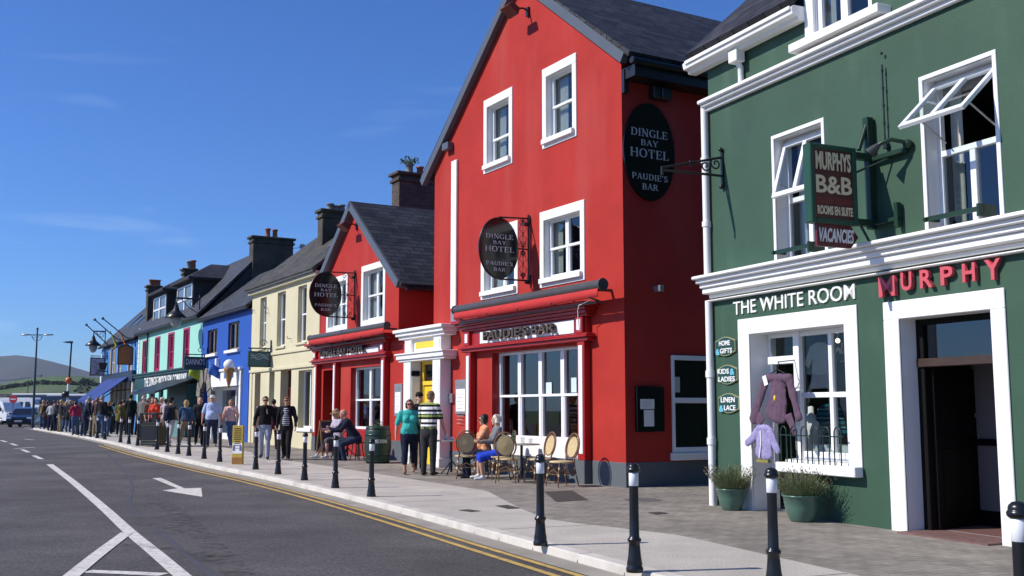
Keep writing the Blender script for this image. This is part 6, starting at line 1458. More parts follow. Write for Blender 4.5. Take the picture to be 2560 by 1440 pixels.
def humped(w, h): return [(0, 0), (w, 0), (w, h * .82)] + [(w * (1 - i / 12), h * (.84 + .16 * math.sin(math.pi * i / 12))) for i in range(1, 12)] + [(0, h * .82)]
hung('brown_hanging_sign', 'orange brown pub sign with a curved top above the blue awning', 338, 294, 333, 861, 912, mat('orange_brown_sign', (.30, .085, .025), .5, .2, 4), mat('dark_brown_edge', (.05, .02, .012), .5, .1), outline=humped)
e, f, (dA, dB, w, h) = hung('cafe_sign', 'pale pink square cafe sign with a dark cup on the far blue pub', 268, 225, 262, 894, 939, mat('pale_pink_sign', (.50, .40, .42), .6, .1, 5), mat('dark_brown_edge', (.05, .02, .012), .5, .1))
m = MB(); cy = dA + w * .86; m.prism([(cy - .34, h * .22), (cy + .34, h * .22), (cy + .34, h * .28), (cy - .34, h * .28)], .055, .1, 'x'); m.prism([(cy - .16, h * .32), (cy + .16, h * .32), (cy + .26, h * .72), (cy - .26, h * .72)], .055, .1, 'x'); m.prism([(dA + w * .35, h * .10), (dA + w * .65, h * .10), (dA + w * .62, h * .16), (dA + w * .38, h * .16)], .055, .06, 'x'); m.build('cup_emblem', MAT['dark_brown_edge'], f)
m = MB()
for k in range(6):
    a_ = dA + w * (.15 + .1 * (k % 3)); m.box(.0545, .058, a_, a_ + w * .25, h * (.78 - k * .09), h * (.80 - k * .09))
m.build('print', MAT['dark_brown_edge'], f)
def wall_lantern(label, s_px, px, py, sc):
    s = R.S(s_px, py); d_, z = R.dz(s, px, py); e = empty('wall_lantern', label, 'lamp', R.P(s, 0, z), R.rot)
    m = MB(); m.tube([(0, 0, .75 * sc), (0, d_, .75 * sc), (0, d_, .5 * sc)], .03 * sc + .01, 6); m.tube([(0, 0, .2 * sc), (0, d_ * .5, .45 * sc), (0, d_ * .8, .72 * sc)], .02, 6); m.tube(spiral((0, d_ * .3, .55 * sc), .16 * sc, 1.3), .018, 5); m.box(-.05, .05, -.05, -.003, -.1, .9 * sc); m.build('bracket', BLK, e)
    m = MB(); m.lathe([(0, .52 * sc), (.06 * sc, .5 * sc), (.12 * sc, .30 * sc), (.2 * sc, .22 * sc), (.38 * sc, .06 * sc), (.37 * sc, .03 * sc), (.18 * sc, .06 * sc), (0, .08 * sc)], (0, d_, 0), 18); m.build('lamp_hood', BLK, e)
    m = MB(); m.lathe([(.18 * sc, .05 * sc), (.2 * sc, -.05 * sc), (.15 * sc, -.22 * sc), (.06 * sc, -.30 * sc), (0, -.31 * sc)], (0, d_, 0), 16); m.build('lamp_glass', mat('frosted_lamp_glass', (.42, .40, .34), .3, .05), e)
wall_lantern('large black lantern on a scrolled bracket at the turquoise shop eaves', 499, 440, 798, 1.25)
wall_lantern('black lantern on a scrolled bracket at the far corner of the blue pub', 263, 233, 866, 1.3)
for i, (bx, tx, ty, by) in enumerate(((284, 216, 812, 865), (306, 237, 799, 850), (330, 257, 796, 846))):
    s = R.S(bx, by); z = R.Z(bx, by); d_, zt_ = R.dz(s, tx, ty)
    e = empty('flag_pole', ['leftmost slanting flagpole with no flag over the far blue pub', 'middle slanting flagpole with a furled green and yellow flag', 'rightmost slanting flagpole with a furled orange flag'][i], 'flagpole', R.P(s, 0, z), R.rot, 'flagpoles on the far blue pub')
    m = MB(); m.tube([(0, 0, 0), (0, d_ * .2, .05), (0, d_, zt_ - z)], .032, 8); m.ball((0, d_, zt_ - z), .085); m.build('pole', mat('grey_green_pole', (.10, .13, .14), .5, .1), e)
    if i: 
        m = MB(); a = Vector((0, d_ * .45, (zt_ - z) * .45)); m.tube([a, a + Vector((.05, .15, -.35)), a + Vector((0, .4, -.85)), a + Vector((.05, .3, -1.0 - .5 * (i == 2)))], [.05, .10, .19, .08], 8, flat=.4); m.build('flag', mat(['', 'green_yellow_flag', 'orange_flag'][i], [0, (.25, .27, .06), (.38, .12, .03)][i], .9, .4, 4), e)
# yellow and blue flags by the arch
for (x, y, c, l) in ((478, 928, (.45, .55, .05), 'bright yellow green flag hanging above the dark canopy'), (527, 922, (.05, .16, .5), 'blue and white flag hanging over the stone arch'), (597, 938, (.45, .55, .05), '')):
    if not l: continue
    s, z = R.sz(x, y, -.5); e = empty('street_flag', l, 'flag', R.P(s, 0, z), R.rot)
    m = MB(); m.tube([(0, 0, .0), (0, -.55, .25)], .015, 6); m.build('pole', W2, e)
    m = MB(); n = 10; vs = []
    for i in range(n + 1): f_ = i / n; vs += [(.05 * math.sin(i), -.55 * f_, .25 * f_), (.05 * math.sin(i + 1), -.55 * f_ - .05, .25 * f_ - .45)]
    m._add(vs, [(2 * i, 2 * i + 1, 2 * i + 3, 2 * i + 2) for i in range(n)], 0, True); fo = m.build('cloth', mat('flag_' + str(x), c, .9, .25, 3), e); sd_ = fo.modifiers.new('thickness', 'SOLIDIFY'); sd_.thickness = .006
# ---- tall street lamps and crossing beacon on the left
def at(px, py, Y): d = ray(px, py); t = Y / d[1]; return Vector((d[0] * t, Y, CZ + d[2] * t))
YL_ = 78.0; b = at(82, 1050, YL_); zg_ = gz(YL_) + ROADZ; top = at(87.5, 822, YL_).z
POLE = mat('dark_blue_grey_pole', (.03, .045, .06), .4, .1, 3)
e = empty('street_lamp', 'tall double armed street lamp against the mountain at the far left', 'street lamp', (b.x, YL_, zg_)); hz = top - zg_
m = MB(); m.tube([(0, 0, 0), (.0, 0, 1.2), (.0, 0, hz)], [.11, .09, .05], 10); m.ball((0, 0, hz), .09); m.build('pole', POLE, e)
m = MB(); za3 = at(87, 837, YL_).z - zg_; m.tube([(-.75, 0, za3), (.75, 0, za3)], .03, 6)
for sx in (-1, 1): m.tube([(sx * .08, 0, za3 - .42), (sx * .25, 0, za3 - .36), (sx * .42, 0, za3 - .05)], .02, 6); m.tube([(sx * (.22 + .12 * math.cos(i)), 0, za3 - .14 + .10 * math.sin(i)) for i in range(7)], .014, 5)
m.build('arm', POLE, e)
for sx in (-1, 1): m = MB(); m.lathe([(0, -.06), (.10, -.04), (.13, .02), (.08, .06), (0, .07)], (0, 0, 0), 14, sx=3.2); o = m.build('lamp_head', STEEL, e); o.location = (sx * .82, 0, za3)
m = MB(); zq = at(82, 940, YL_).z - zg_; m.tube([(0, 0, zq), (.45, -.02, zq)], .02, 6); m.tube([(.45, 0, zq - .08), (.5, 0, zq + .12)], .04, 6); m.build('bracket', POLE, e)
YB = 62.0; b = at(165, 1060, YB); zg_ = gz(YB) + .0; hz = at(172, 856, YB).z - zg_
e = empty('crossing_beacon', 'black and white crossing pole with an orange globe and a side lamp', 'beacon', (b.x, YB, zg_)); 
m = MB(); m.tube([(0, 0, 0), (.10, 0, hz)], [.06, .045], 10); m.tube([(.10, 0, hz - .03), (-.1, 0, hz + .02)], .05, 6); m.build('pole', BLK, e)
m = MB(); m.prism([(-.42, hz - .0), (-.15, hz + .06), (.14, hz + .07), (.14, hz - .05), (-.1, hz - .04)], -.1, .1, 'y'); m.build('lamp_head', BLK, e)
zo = at(167, 951, YB).z - zg_
m = MB(); m.ball((.04, 0, zo), .20, 16, 10); m.build('beacon_globe', mat('orange_globe', (.55, .13, .03), .25, .05), e)
for z0_, z1_ in ((zo - .62, zo - .20), (zo - 1.35, zo - 1.0), (.5, .95)): m = MB(); m.tube([(.03, 0, z0_), (.035, 0, z1_)], .075, 10); m.build('white_band', W2, e)
m = MB(); m.ball((-.08, -.1, zo - .82), (.22, .16, .2)); m.build('signal_head', BLK, e)
# no entry sign
YN = 80.0; c = at(33, 998, YN); e = empty('no_entry_sign', 'round red no entry sign on a post before the parked white van', 'sign', (c.x, YN, gz(YN) + ROADZ)); hz = c.z - gz(YN) - ROADZ
m = MB(); m.tube([(0, .03, 0), (0, .03, hz + .2)], .03, 8); m.build('post', GRY, e)
m = MB(); m.prism([(.30 * math.cos(i * math.pi / 16), hz + .30 * math.sin(i * math.pi / 16)) for i in range(32)], -.01, .01, 'y'); pl_ = m.build('disc', mat('sign_red', (.60, .04, .05), .4, 0), e)
m = MB(); m.box(-.2, .2, -.014, -.008, hz - .05, hz + .05); m.build('white_bar', W2, pl_)
# ------------------------------------------------------------------ vehicles and far things
TYRE = mat('tyre_rubber', (.012, .012, .012), .8, .1, 8)
VW = mat('vehicle_white', (.62, .63, .64), .25, .02, 2, coat=.5)
DGL = mat('vehicle_dark_glass', (.012, .014, .018), .06, 0, spec=.7)
def vehicle(name, label, cat, p, rz, prof, W_, bodym, wheels, wins, lights, grp=None, r=.33, bands=()):
    """prof: side outline (y along the car, nose at -y; z), loft narrowed towards the roof; wins: (y0, y1, z0, z1) side panes"""
    e = empty(name, label, cat, p, rz, grp)
    zmax = max(q[1] for q in prof); m = MB(); vs = []; n = len(prof); secs = [(-1, .0), (-.96, .03), (0, .06), (.96, .03), (1, .0)]
    rows = []
    for sx, bul in secs:
        row = []
        for y, z in prof:
            k = max(0, (z - .85) / max(.1, zmax - .85)); w = W_ / 2 * (1 - .16 * k) * sx
            row.append((w, y - bul * (1 if y < 0 else -1) * 1.0, z + bul * .3 * k))
        rows.append(row); vs += row
    m._add(vs, [(a * n + i, a * n + (i + 1) % n, (a + 1) * n + (i + 1) % n, (a + 1) * n + i) for a in range(len(secs) - 1) for i in range(n)], 0, False)
    m._add(rows[0], [list(range(n))]); m._add(rows[-1], [list(range(n))[::-1]])
    b = m.build('body', bodym, e, .03)
    for nm, pts in wins:                       # panes: four points each (x, y, z)
        q = MB(); q._add(pts, [(0, 1, 2, 3)]); o = q.build(nm, DGL, e); s_ = o.modifiers.new('thickness', 'SOLIDIFY'); s_.thickness = .02; s_.offset = 0
    for y in wheels:
        for sx in (-1, 1):
            q = MB(); q.lathe([(0, -.1), (r * .9, -.1), (r, -.07), (r, .07), (r * .9, .1), (0, .1)], n=20); w = q.build('wheel', TYRE, e); w.rotation_euler = (0, math.pi / 2, 0); w.location = (sx * (W_ / 2 - .1), y, r)
            q = MB(); q.lathe([(0, -.105), (r * .6, -.105), (r * .6, .105), (0, .105)], n=14); q.build('rim', STEEL, w)
    for nm, bx, mt in lights: q = MB(); q.box(*bx); q.build(nm, mt, e, .01)
    return e
HLT = mat('headlight_glass', (.75, .78, .8), .1, 0, spec=.8); PLATE = mat('number_plate', (.6, .6, .58), .5, 0)
def car(p, rz, label, bodym):
    prof = [(-2.05, .28), (-2.12, .5), (-2.05, .72), (-1.95, .80), (-1.0, .98), (-.35, 1.40), (.3, 1.50), (1.2, 1.46), (1.75, 1.15), (2.0, 1.0), (2.08, .6), (2.02, .28)]
    wins = [('windscreen', [(-.72, -1.02, 1.0), (.72, -1.02, 1.0), (.60, -.42, 1.40), (-.60, -.42, 1.40)])]
    for sx in (-1, 1): wins.append(('side_window', [(sx * .87, -.75, 1.02), (sx * .87, 1.3, 1.05), (sx * .78, 1.1, 1.40), (sx * .78, -.2, 1.40)]))
    L_ = [('headlight', (sx * .72 - .17, sx * .72 + .17, -2.11, -1.9, .62, .76), HLT) for sx in (-1, 1)] + [('grille', (-.5, .5, -2.19, -2.0, .42, .66), BLKG), ('number_plate', (-.26, .26, -2.22, -2.1, .40, .52), PLATE)] + [('mirror', (sx * .98 - .1, sx * .98 + .1, -.75, -.6, .98, 1.1), bodym) for sx in (-1, 1)] + [('bumper', (-.8, .8, -2.17, -2.0, .22, .38), BLK)]
    return vehicle('parked_car', label, 'car', p, rz, prof, 1.8, bodym, (-1.3, 1.3), wins, L_)
def van(name, p, rz, label, cat, L_, H, W_, bodym, glassy=False):
    h = L_ / 2; prof = [(-h, .35), (-h - .02, .95), (-h + .35, 1.15), (-h + 1.0, H - .18), (-h + 1.5, H), (h - .1, H), (h, H - .15), (h, .35)]
    wins = [('windscreen', [(-W_ / 2 * .82, -h + .38, 1.2), (W_ / 2 * .82, -h + .38, 1.2), (W_ / 2 * .74, -h + .96, H - .25), (-W_ / 2 * .74, -h + .96, H - .25)])]
    for sx in (-1, 1):
        x0 = sx * (W_ / 2 * .965 + .0); x1 = sx * (W_ / 2 * .885 + .0)
        wins.append(('side_window', [(x0, -h + .85, 1.2), (x0, -h + 1.75, 1.2), (x1, -h + 1.75, H - .4), (x1, -h + 1.3, H - .4)]))
        wins.append(('side_window', [(x0, -h + 2.0, 1.2), (x0, h - .4, 1.2), (x1, h - .4, H - .4), (x1, -h + 2.0, H - .4)]))
    wins.append(('rear_window', [(-W_ / 2 * .75, h + .0, 1.25), (W_ / 2 * .75, h, 1.25), (W_ / 2 * .7, h - .03, H - .4), (-W_ / 2 * .7, h - .03, H - .4)]))
    lt = [('headlight', (sx * W_ * .38 - .14, sx * W_ * .38 + .14, -h - .08, -h + .1, .75, .95), HLT) for sx in (-1, 1)] + [('bumper', (-W_ / 2 + .05, W_ / 2 - .05, -h - .12, -h + .05, .32, .55), BLK), ('mirror', (-W_ / 2 - .2, -W_ / 2 - .02, -h + .75, -h + .85, 1.2, 1.5), BLK), ('mirror', (W_ / 2 + .02, W_ / 2 + .2, -h + .75, -h + .85, 1.2, 1.5), BLK)]
    return vehicle(name, label, cat, p, rz, prof, W_, bodym, (-h + .9, h - .9), wins, lt)
zr = lambda Y: gz(Y) + ROADZ
def onroad(px, Y): p = at(px, 1050, Y); return Vector((p.x, Y, zr(Y)))
car(onroad(66, 82), D(10), 'dark blue hatchback driving towards us at the far left corner', mat('dark_blue_car', (.010, .016, .045), .2, .05, 2, coat=.6))
van('white_van', onroad(4, 98), D(55), 'white van nearest the left edge behind the no entry sign', 'van', 4.9, 2.15, 1.95, VW)
van('camper_van', onroad(46, 104), D(78), 'long white camper van behind the dark blue hatchback', 'van', 6.2, 2.5, 2.1, VW)
van('coach', onroad(112, 108), D(80), 'dark coach with a white roof behind the queue, left of the crossing pole', 'coach', 7.5, 2.75, 2.4, mat('dark_coach_paint', (.02, .022, .03), .25, .1, coat=.4))
van('white_van', onroad(104, 95), D(18), 'small white van half hidden behind the left end of the queue', 'van', 4.4, 1.75, 1.85, VW)
van('coach', onroad(192, 104), D(84), 'dark minibus behind the queue, right of the crossing pole', 'coach', 6.5, 2.6, 2.3, mat('navy_minibus_paint', (.016, .018, .04), .25, .1, coat=.4))
for (px, w_, Y, h_, l) in ((60, 6.5, 111, 2.95, 1), (110, 8.5, 110, 3.0, 2), (200, 4.0, 106, 2.9, 3)):
    pass
# pale roofs seen over the dark coaches are their own roof pods
for o in [o for o in S.objects if o.name.startswith('coach') and o.type == 'EMPTY']:
    m = MB(); L_ = 6.4 if o.name == 'coach' else 5.4; m.box(-.95, .95, -L_ / 2, L_ / 2, 2.62 if o.name != 'coach' else 2.77, 2.86 if o.name != 'coach' else 2.98); m.build('roof_pod', VW, o, .06)
# low dark building, hedge and flag under the fields
p = at(98, 1010, 240); e = empty('low_stone_building', 'long low dark brown building below the green fields', 'building', (p.x, 240, -.5))
zt_ = at(98, 983, 240).z + .5; m = MB(); m.box(-3.5, 5.0, 0, 6, 0, zt_ * .72); m.build('wall', mat('brown_stone', (.10, .07, .055), .9, .3, 1), e)
m = MB(); m.prism([(-.4, zt_ * .7), (6.4, zt_ * .7), (3, zt_)], -3.8, 5.3, 'x'); m.build('roof', mat('brown_roof', (.07, .045, .035), .9, .3, 1), e)
m = MB()
for k in range(5): m.box(-2.9 + k * 1.6, -2.2 + k * 1.6, -.06, .02, zt_ * .25, zt_ * .6)
m.build('window', DGL, e)
p = at(20, 1010, 300); e = empty('low_grey_building', 'long low grey building below the fields at the far left', 'building', (p.x, 300, -.5))
zt_ = at(20, 984, 300).z + .5; m = MB(); m.box(-9, 5.0, 0, 6, 0, zt_ * .75); m.build('wall', mat('grey_stone', (.16, .16, .15), .9, .3, 1), e)
m = MB(); m.prism([(-.4, zt_ * .73), (6.4, zt_ * .73), (3, zt_)], -9.3, 5.3, 'x'); m.build('roof', SLATE2, e)
m = MB()
for k in range(6): m.box(-8.2 + k * 2.1, -7.2 + k * 2.1, -.06, .02, zt_ * .2, zt_ * .6)
m.build('window', DGL, e)
HEDGE = mat('dark_hedge_leaf', (.022, .040, .018), .8, .5, .5)
rr = random.Random(11)
for k, (px, py, Y, w_) in enumerate(((142, 988, 230, 4.5), (160, 986, 225, 5), (178, 990, 220, 5), (200, 988, 235, 6), (216, 992, 215, 5))):
    p = at(px, py, Y); b = at(px, 1015, Y); h_ = p.z + .5
    e = empty('far_tree', ['far dark tree right of the low brown building', 'far dark tree left of the crossing pole', 'far dark tree right of the crossing pole', 'far dark tree before the green field behind the awning edge', 'rightmost far dark tree beside the awning tip'][k], 'tree', (p.x, Y, -.5), 0, 'trees below the fields')
    m = MB(); m.tube([(0, 0, 0), (.2, 0, h_ * .5)], [.25, .12], 6); m.build('trunk', mat('bark', (.06, .045, .035), .9, .3), e)
    m = MB()
    for _ in range(5): tuft(m, (rr.uniform(-w_ / 3, w_ / 3), rr.uniform(-1, 1), h_ * rr.uniform(.35, .62)), (w_ * .32, w_ * .3, h_ * .38), 150, rr, .5)
    m.build('crown', HEDGE, e)
m = MB()
for j, Y in enumerate((560, 700, 860)):
    pass
# hedgerows that part the fields
def hedgerow(pts, label, h=2.2):
    m = MB(); r2 = random.Random(len(pts) + int(pts[0][0]))
    for (x0, y0), (x1, y1) in zip(pts, pts[1:]):
        n = int(max(6, abs(x1 - x0) / 2.2))
        for i in range(n + 1):
            f = i / n; px, py = x0 + (x1 - x0) * f, y0 + (y1 - y0) * f
            d = Vector(ray(px, py)); hit_, loc, *_ = S.ray_cast(bpy.context.evaluated_depsgraph_get(), Vector((d.x, d.y, d.z)) * 320 + Vector((0, 0, CZ)), d)
            if hit_: tuft(m, loc + Vector((0, 0, h * .3)), (6, 3, h), 14, r2, 2.4)
    if m.v: tag(m.build('hedgerow', HEDGE), label, 'hedge', 'hedgerows between the far fields')
bpy.context.view_layer.update()
hedgerow([(0, 975), (45, 968), (80, 962), (100, 958)], 'dark hedgerow rising across the far field left of the tall street lamp')
hedgerow([(104, 961), (160, 962), (215, 963), (250, 964)], 'dark level hedgerow across the far field behind the crossing pole')
hedgerow([(204, 985), (212, 965), (218, 952)], 'dark hedgerow climbing the far field right of the crossing pole')
hedgerow([(0, 952), (40, 950), (75, 945)], 'thin hedgerow along the top of the far left field', 1.5)
p = at(60, 1020, 150); e = empty('teal_banner', 'narrow teal banner on a mast behind the parked vans', 'flag', (p.x, 150, .1)); h_ = at(60, 962, 150).z
m = MB(); m.tube([(.3, 0, 0), (.45, 0, h_)], .05, 6); m.build('mast', POLE, e)
m = MB(); m.prism([(.4, h_ * .62), (.46, h_ * .88), (-.0, h_ * .55), (-.35, h_ * .30), (-.2, h_ * .25)], -.03, .03); m.build('banner', mat('teal_banner_cloth', (.03, .16, .15), .8, .2), e)
# ------------------------------------------------------------------ people
SKIN = mat('skin', (.52, .29, .20), .5, .08, 6, spec=.35); SKINR = mat('ruddy_skin', (.50, .24, .17), .5, .1, 6, spec=.35)
HAIRS = {k: mat('hair_' + k, c, .55, .35, 30, .3, 60, stretch=(3, 3, .5)) for k, c in dict(brown=(.05, .028, .016), dark=(.015, .011, .010), auburn=(.075, .022, .014), blonde=(.46, .31, .13), grey=(.26, .25, .24), white=(.62, .58, .50), ginger=(.20, .08, .03), sandy=(.20, .13, .06)).items()}
CL = {}
def cloth(n, c, **k):
    if n not in CL: CL[n] = mat('cloth_' + n, c, .9, k.get('var', .15), k.get('sc', 9), .25, 120, spec=.2, dirt=k.get('dirt'))
    return CL[n]
BLKC = cloth('black', (.012, .012, .014)); NAVY = cloth('navy', (.012, .016, .035)); JEAN = cloth('jean_blue', (.06, .10, .19), var=.3); DJEAN = cloth('dark_jean', (.022, .034, .07), var=.3); PJEAN = cloth('pale_jean', (.30, .34, .44), var=.2); GREYC = cloth('grey', (.10, .10, .105)); TAN = cloth('tan', (.30, .23, .13)); OLIVE = cloth('olive', (.15, .13, .035)); DGRN = cloth('dark_green', (.012, .025, .022)); BROWN = cloth('brown', (.06, .035, .025)); WHITEC = cloth('white', (.62, .62, .62)); KHAKI = cloth('khaki', (.24, .19, .12))
TEALC = cloth('aqua', (.045, .40, .36), var=.1); PALEB = cloth('pale_blue', (.38, .47, .70), var=.08); RASP = cloth('raspberry', (.34, .03, .08)); REDC = cloth('red_orange', (.62, .06, .03)); DENIM = cloth('denim', (.035, .075, .15), var=.25); COBALT = cloth('cobalt', (.02, .06, .50)); CHAR = cloth('charcoal', (.035, .035, .038)); LBLUE = cloth('light_blue', (.22, .36, .52)); MARO = cloth('maroon', (.10, .02, .03)); LGREY = cloth('light_grey', (.42, .42, .44))
FLOR = cloth('orange_floral', (.66, .26, .12), sc=16, dirt=((.70, .55, .40), 14, .5, .9)); FLORP = cloth('pink_floral', (.60, .40, .38), sc=16, dirt=((.40, .10, .08), 22, .56, .8)); HEATH = cloth('heather_grey', (.16, .165, .18), sc=60, var=.35); LILAC = cloth('lilac_grey', (.42, .38, .46))
SHB = mat('black_shoe', (.012, .012, .013), .4, .1); SHW = mat('white_shoe', (.6, .6, .6), .5, .1); SHT = mat('tan_shoe', (.25, .15, .09), .6, .1)
SGL = mat('sunglass_lens', (.006, .006, .006), .08, 0, spec=.6)
POLO = stripes('polo_stripes', [(0, 'e6e6e2'), (.22, '15161c'), (.40, '94a55a'), (.58, '15161c'), (.66, 'e6e6e2'), (.82, '20222a')], .05, .26)
BRET = stripes('breton_stripes', [(0, '1a1d2c'), (.55, 'c8cad4')], 0, .05)
rad = math.radians
def person(label, p, face=0, h=1.72, girth=1.0, fem=False, legs=((8, 2), (-8, -14)), arms=((6, 8, 10), (-6, 8, 12)), lean=2, head=(0, 0), sit=None,
           top=None, sleeve=1.0, topmat=BLKC, botmat=NAVY, leglen=1.0, shoe=SHB, hair='brown', style='short', hat=None, shades=False, skin=SKIN, near=False, jacket_open=None, skirt=None, spread=.0, name='person', twist=0):
    k = h / 1.72; vox = (.0115 if near else .022) * k; X = Vector((1, 0, 0))
    B, T_, P_, SH = MB(), MB(), MB(), [MB(), MB()]
    hipz = .90
    la = rad(lean); up = Vector((0, -math.sin(la), math.cos(la))); fw = Vector((0, -math.cos(la), -math.sin(la)))
    hip = Vector((0, 0, hipz)); C = lambda z, y=0.0, x=0.0: hip + up * (z - hipz) - fw * y + X * x     # point up the leaning spine
    g = girth; gw = g ** .7
    # legs first, to find the ground
    low = 9; jl = []
    for s, (th, shn) in zip((-1, 1), legs):
        hp = hip + Vector((s * .088 * gw, 0, -.02)); sp_ = rad(spread) * s
        d1_ = Vector((math.sin(sp_), -math.sin(rad(th)), -math.cos(rad(th)))).normalized(); kn = hp + d1_ * .42
        d2_ = Vector((math.sin(sp_) * .2, -math.sin(rad(shn)), -math.cos(rad(shn)))).normalized(); an = kn + d2_ * .40
        jl.append((hp, kn, an, shn)); low = min(low, an.z)
    dz_ = .085 - low
    sh = Vector((0, 0, dz_))
    if sit is not None: sh = Vector((0, 0, sit + .09 - hipz))
    hip += sh
    C = lambda z, y=0.0, x=0.0: hip + up * (z - hipz) - fw * y + X * x
    def torso(m, inf, z_lo=.90, arms_to=None):
        w1, w2, w3 = (.150, .128, .165) if fem else (.160, .145, .155)
        rc(m, C(1.34), w1 * gw + inf, C(1.14), w2 * g + inf, .64)
        rc(m, C(1.14, -.01 * g), w2 * g + inf, C(max(z_lo, .96)), w3 * g + inf, .70)
        rc(m, C(1.395, .012, -.145 * gw), .058 + inf, C(1.395, .012, .145 * gw), .058 + inf, .9, (0, 1, 0))
        rc(m, C(1.42, .01, -.05), .06 + inf * .6, C(1.42, .01, .05), .06 + inf * .6, 1, (0, 1, 0))
        if fem:
            for s in (-1, 1): m.ball(C(1.255, -.085 * gw, s * .072), .072 * gw + inf * .5, 10, 8)
        if g > 1.1: m.ball(C(1.08, -.05 * g), (.12 * g + inf, .10 * g + inf * 1.4, .13 + inf), 12, 8)
    torso(B, 0)
    # head
    tl, yw = rad(head[0]), rad(head[1]); nk = C(1.46, .01)
    HM = Matrix.Rotation(yw, 4, 'Z') @ Matrix.Rotation(tl + la * .35, 4, 'X')
    hd = nk + (HM @ Vector((0, -.02, .135))); HP = lambda x, y, z: hd + (HM @ Vector((x, y, z)))
    rc(B, C(1.40, .012), .062 * gw ** .5, nk + (hd - nk) * .5, .054, 1)
    rotM = HM.to_3x3()
    B.ball(HP(0, .012, .025), (.074, .094, .092), 16, 12, 0, rotM); rc(B, HP(0, -.022, -.01), .066, HP(0, -.045, -.075), .040, 1, n=14)
    B.ball(HP(0, -.095, -.012), (.014, .018, .022), 8, 6, 0, rotM); B.ball(HP(0, -.082, .012), (.010, .014, .026), 8, 6, 0, rotM); B.ball(HP(0, -.072, -.048), (.026, .018, .012), 8, 6, 0, rotM); B.ball(HP(0, -.07, .035), (.05, .02, .012), 8, 6, 0, rotM)
    for s in (-1, 1): B.ball(HP(s * .076, .012, -.005), (.010, .020, .032), 8, 6, 0, rotM)
    # arms and hands
    shn_ = []
    for s, (pt, ab, el) in zip((-1, 1), arms):
        so_ = C(1.385, .012, s * .185 * gw); a1, b1 = rad(pt), rad(ab)
        d1_ = Vector((s * math.sin(b1), -math.sin(a1) * math.cos(b1), -math.cos(a1) * math.cos(b1))); eb = so_ + d1_ * .285
        a2 = rad(pt + el); b2 = rad(ab * .3); d2_ = Vector((s * math.sin(b2), -math.sin(a2) * math.cos(b2), -math.cos(a2) * math.cos(b2))); wr = eb + d2_ * .245
        rc(B, so_, .049 * gw, eb, .039 * gw, 1); rc(B, eb, .039 * gw, wr, .026, 1)
        if top != 'none':
            if sleeve > .05: rc(T_, C(1.39, .012, s * .165 * gw), .068 * gw, so_ + d1_ * .285 * min(1, sleeve * 2), .054 * gw, 1)
            if sleeve > .5: rc(T_, eb, .052 * gw, eb.lerp(wr, min(1, (sleeve - .5) * 2) * .97), .038, 1)
        # hand: palm, four unequal curled fingers, thumb from the side of the palm
        ax = d2_.normalized(); sd = X * s - ax * ax.dot(X * s); sd = sd.normalized() if sd.length > .1 else Vector((0, 1, 0)); fr_ = ax.cross(sd) * s      # sd: away from the body
        fr_ = Vector((0, -1, 0)) - ax * ax.dot(Vector((0, -1, 0))); fr_ = fr_.normalized() if fr_.length > .1 else Vector((0, 0, 1)); inw = -sd
        pc = wr + ax * .05; rc(B, wr + ax * .01, .028, wr + ax * .078, .036, .5, fr_)
        for j, (o_, ln) in enumerate(((.030, .068), (.010, .077), (-.010, .070), (-.028, .054))):
            b_ = wr + ax * .085 + fr_ * o_; m1 = b_ + (ax * .9 + inw * .25).normalized() * ln * .5; m2 = m1 + (ax * .65 + inw * .7).normalized() * ln * .55
            rc(B, b_, .0098, m1, .009, 1, n=8); rc(B, m1, .009, m2, .0078, 1, n=8)
        b_ = wr + ax * .03 + fr_ * .028; m1 = b_ + (ax * .6 + fr_ * .75).normalized() * .04; rc(B, b_, .013, m1, .011, 1, n=8); rc(B, m1, .011, m1 + (ax * .9 + fr_ * .1 + inw * .3).normalized() * .034, .0085, 1, n=8)
        shn_.append(wr)
    # legs
    for i, (s, (hp, kn, an, b2)) in enumerate(zip((-1, 1), jl)):
        hp, kn, an = hp + sh, kn + sh, an + sh
        rc(B, hp, .082 * gw, kn, .055 * gw, 1); rc(B, kn, .054 * gw, kn.lerp(an, .35), .052 * gw, 1); rc(B, kn.lerp(an, .35), .052 * gw, an, .034, 1)
        if leglen > 0:
            f = min(1, leglen * 2); rc(P_, hp, .098 * gw, hp.lerp(kn, f), (.098 + (.070 - .098) * f) * gw, 1)
            if leglen > .5: f = (leglen - .5) * 2; rc(P_, kn, .070 * gw, kn.lerp(an, f * 1.05), .056 * gw, 1)
        ft = Vector((s * .12, -1, 0)).normalized(); pitch = -rad(b2) * .5 if b2 < -6 and sit is None else 0
        ft = Vector((ft.x, ft.y * math.cos(pitch), ft.y * math.sin(pitch) * 1.0)); toe = an + ft * .155 + Vector((0, 0, -.048)); heel = an - ft * .045 + Vector((0, 0, -.045))
        rc(B, an + Vector((0, 0, -.03)), .032, an + ft * .09 + Vector((0, 0, -.05)), .026, 1)
        rc(SH[i], heel, .040, an + ft * .06 + Vector((0, 0, -.045)), .042, .95); rc(SH[i], an + ft * .05 + Vector((0, 0, -.050)), .043, toe, .036, .8); rc(SH[i], an + Vector((0, 0, -.005)), .046, heel + ft * .03, .042, 1)
    body = bpy.data.objects.new(name, fuse(B, name, skin, vox, 2)); S.collection.objects.link(body)
    body.location = p; body.rotation_euler = (0, 0, rad(face)); body.scale = (k, k, k); tag(body, label, 'person')
    def kid(nm, m, mt, it=3, folds=.006, v=None):
        o = bpy.data.objects.new(nm, fuse(m, nm, mt, (v or (.014 if near else .024)), it, folds)); S.collection.objects.link(o); o.parent = body; return o
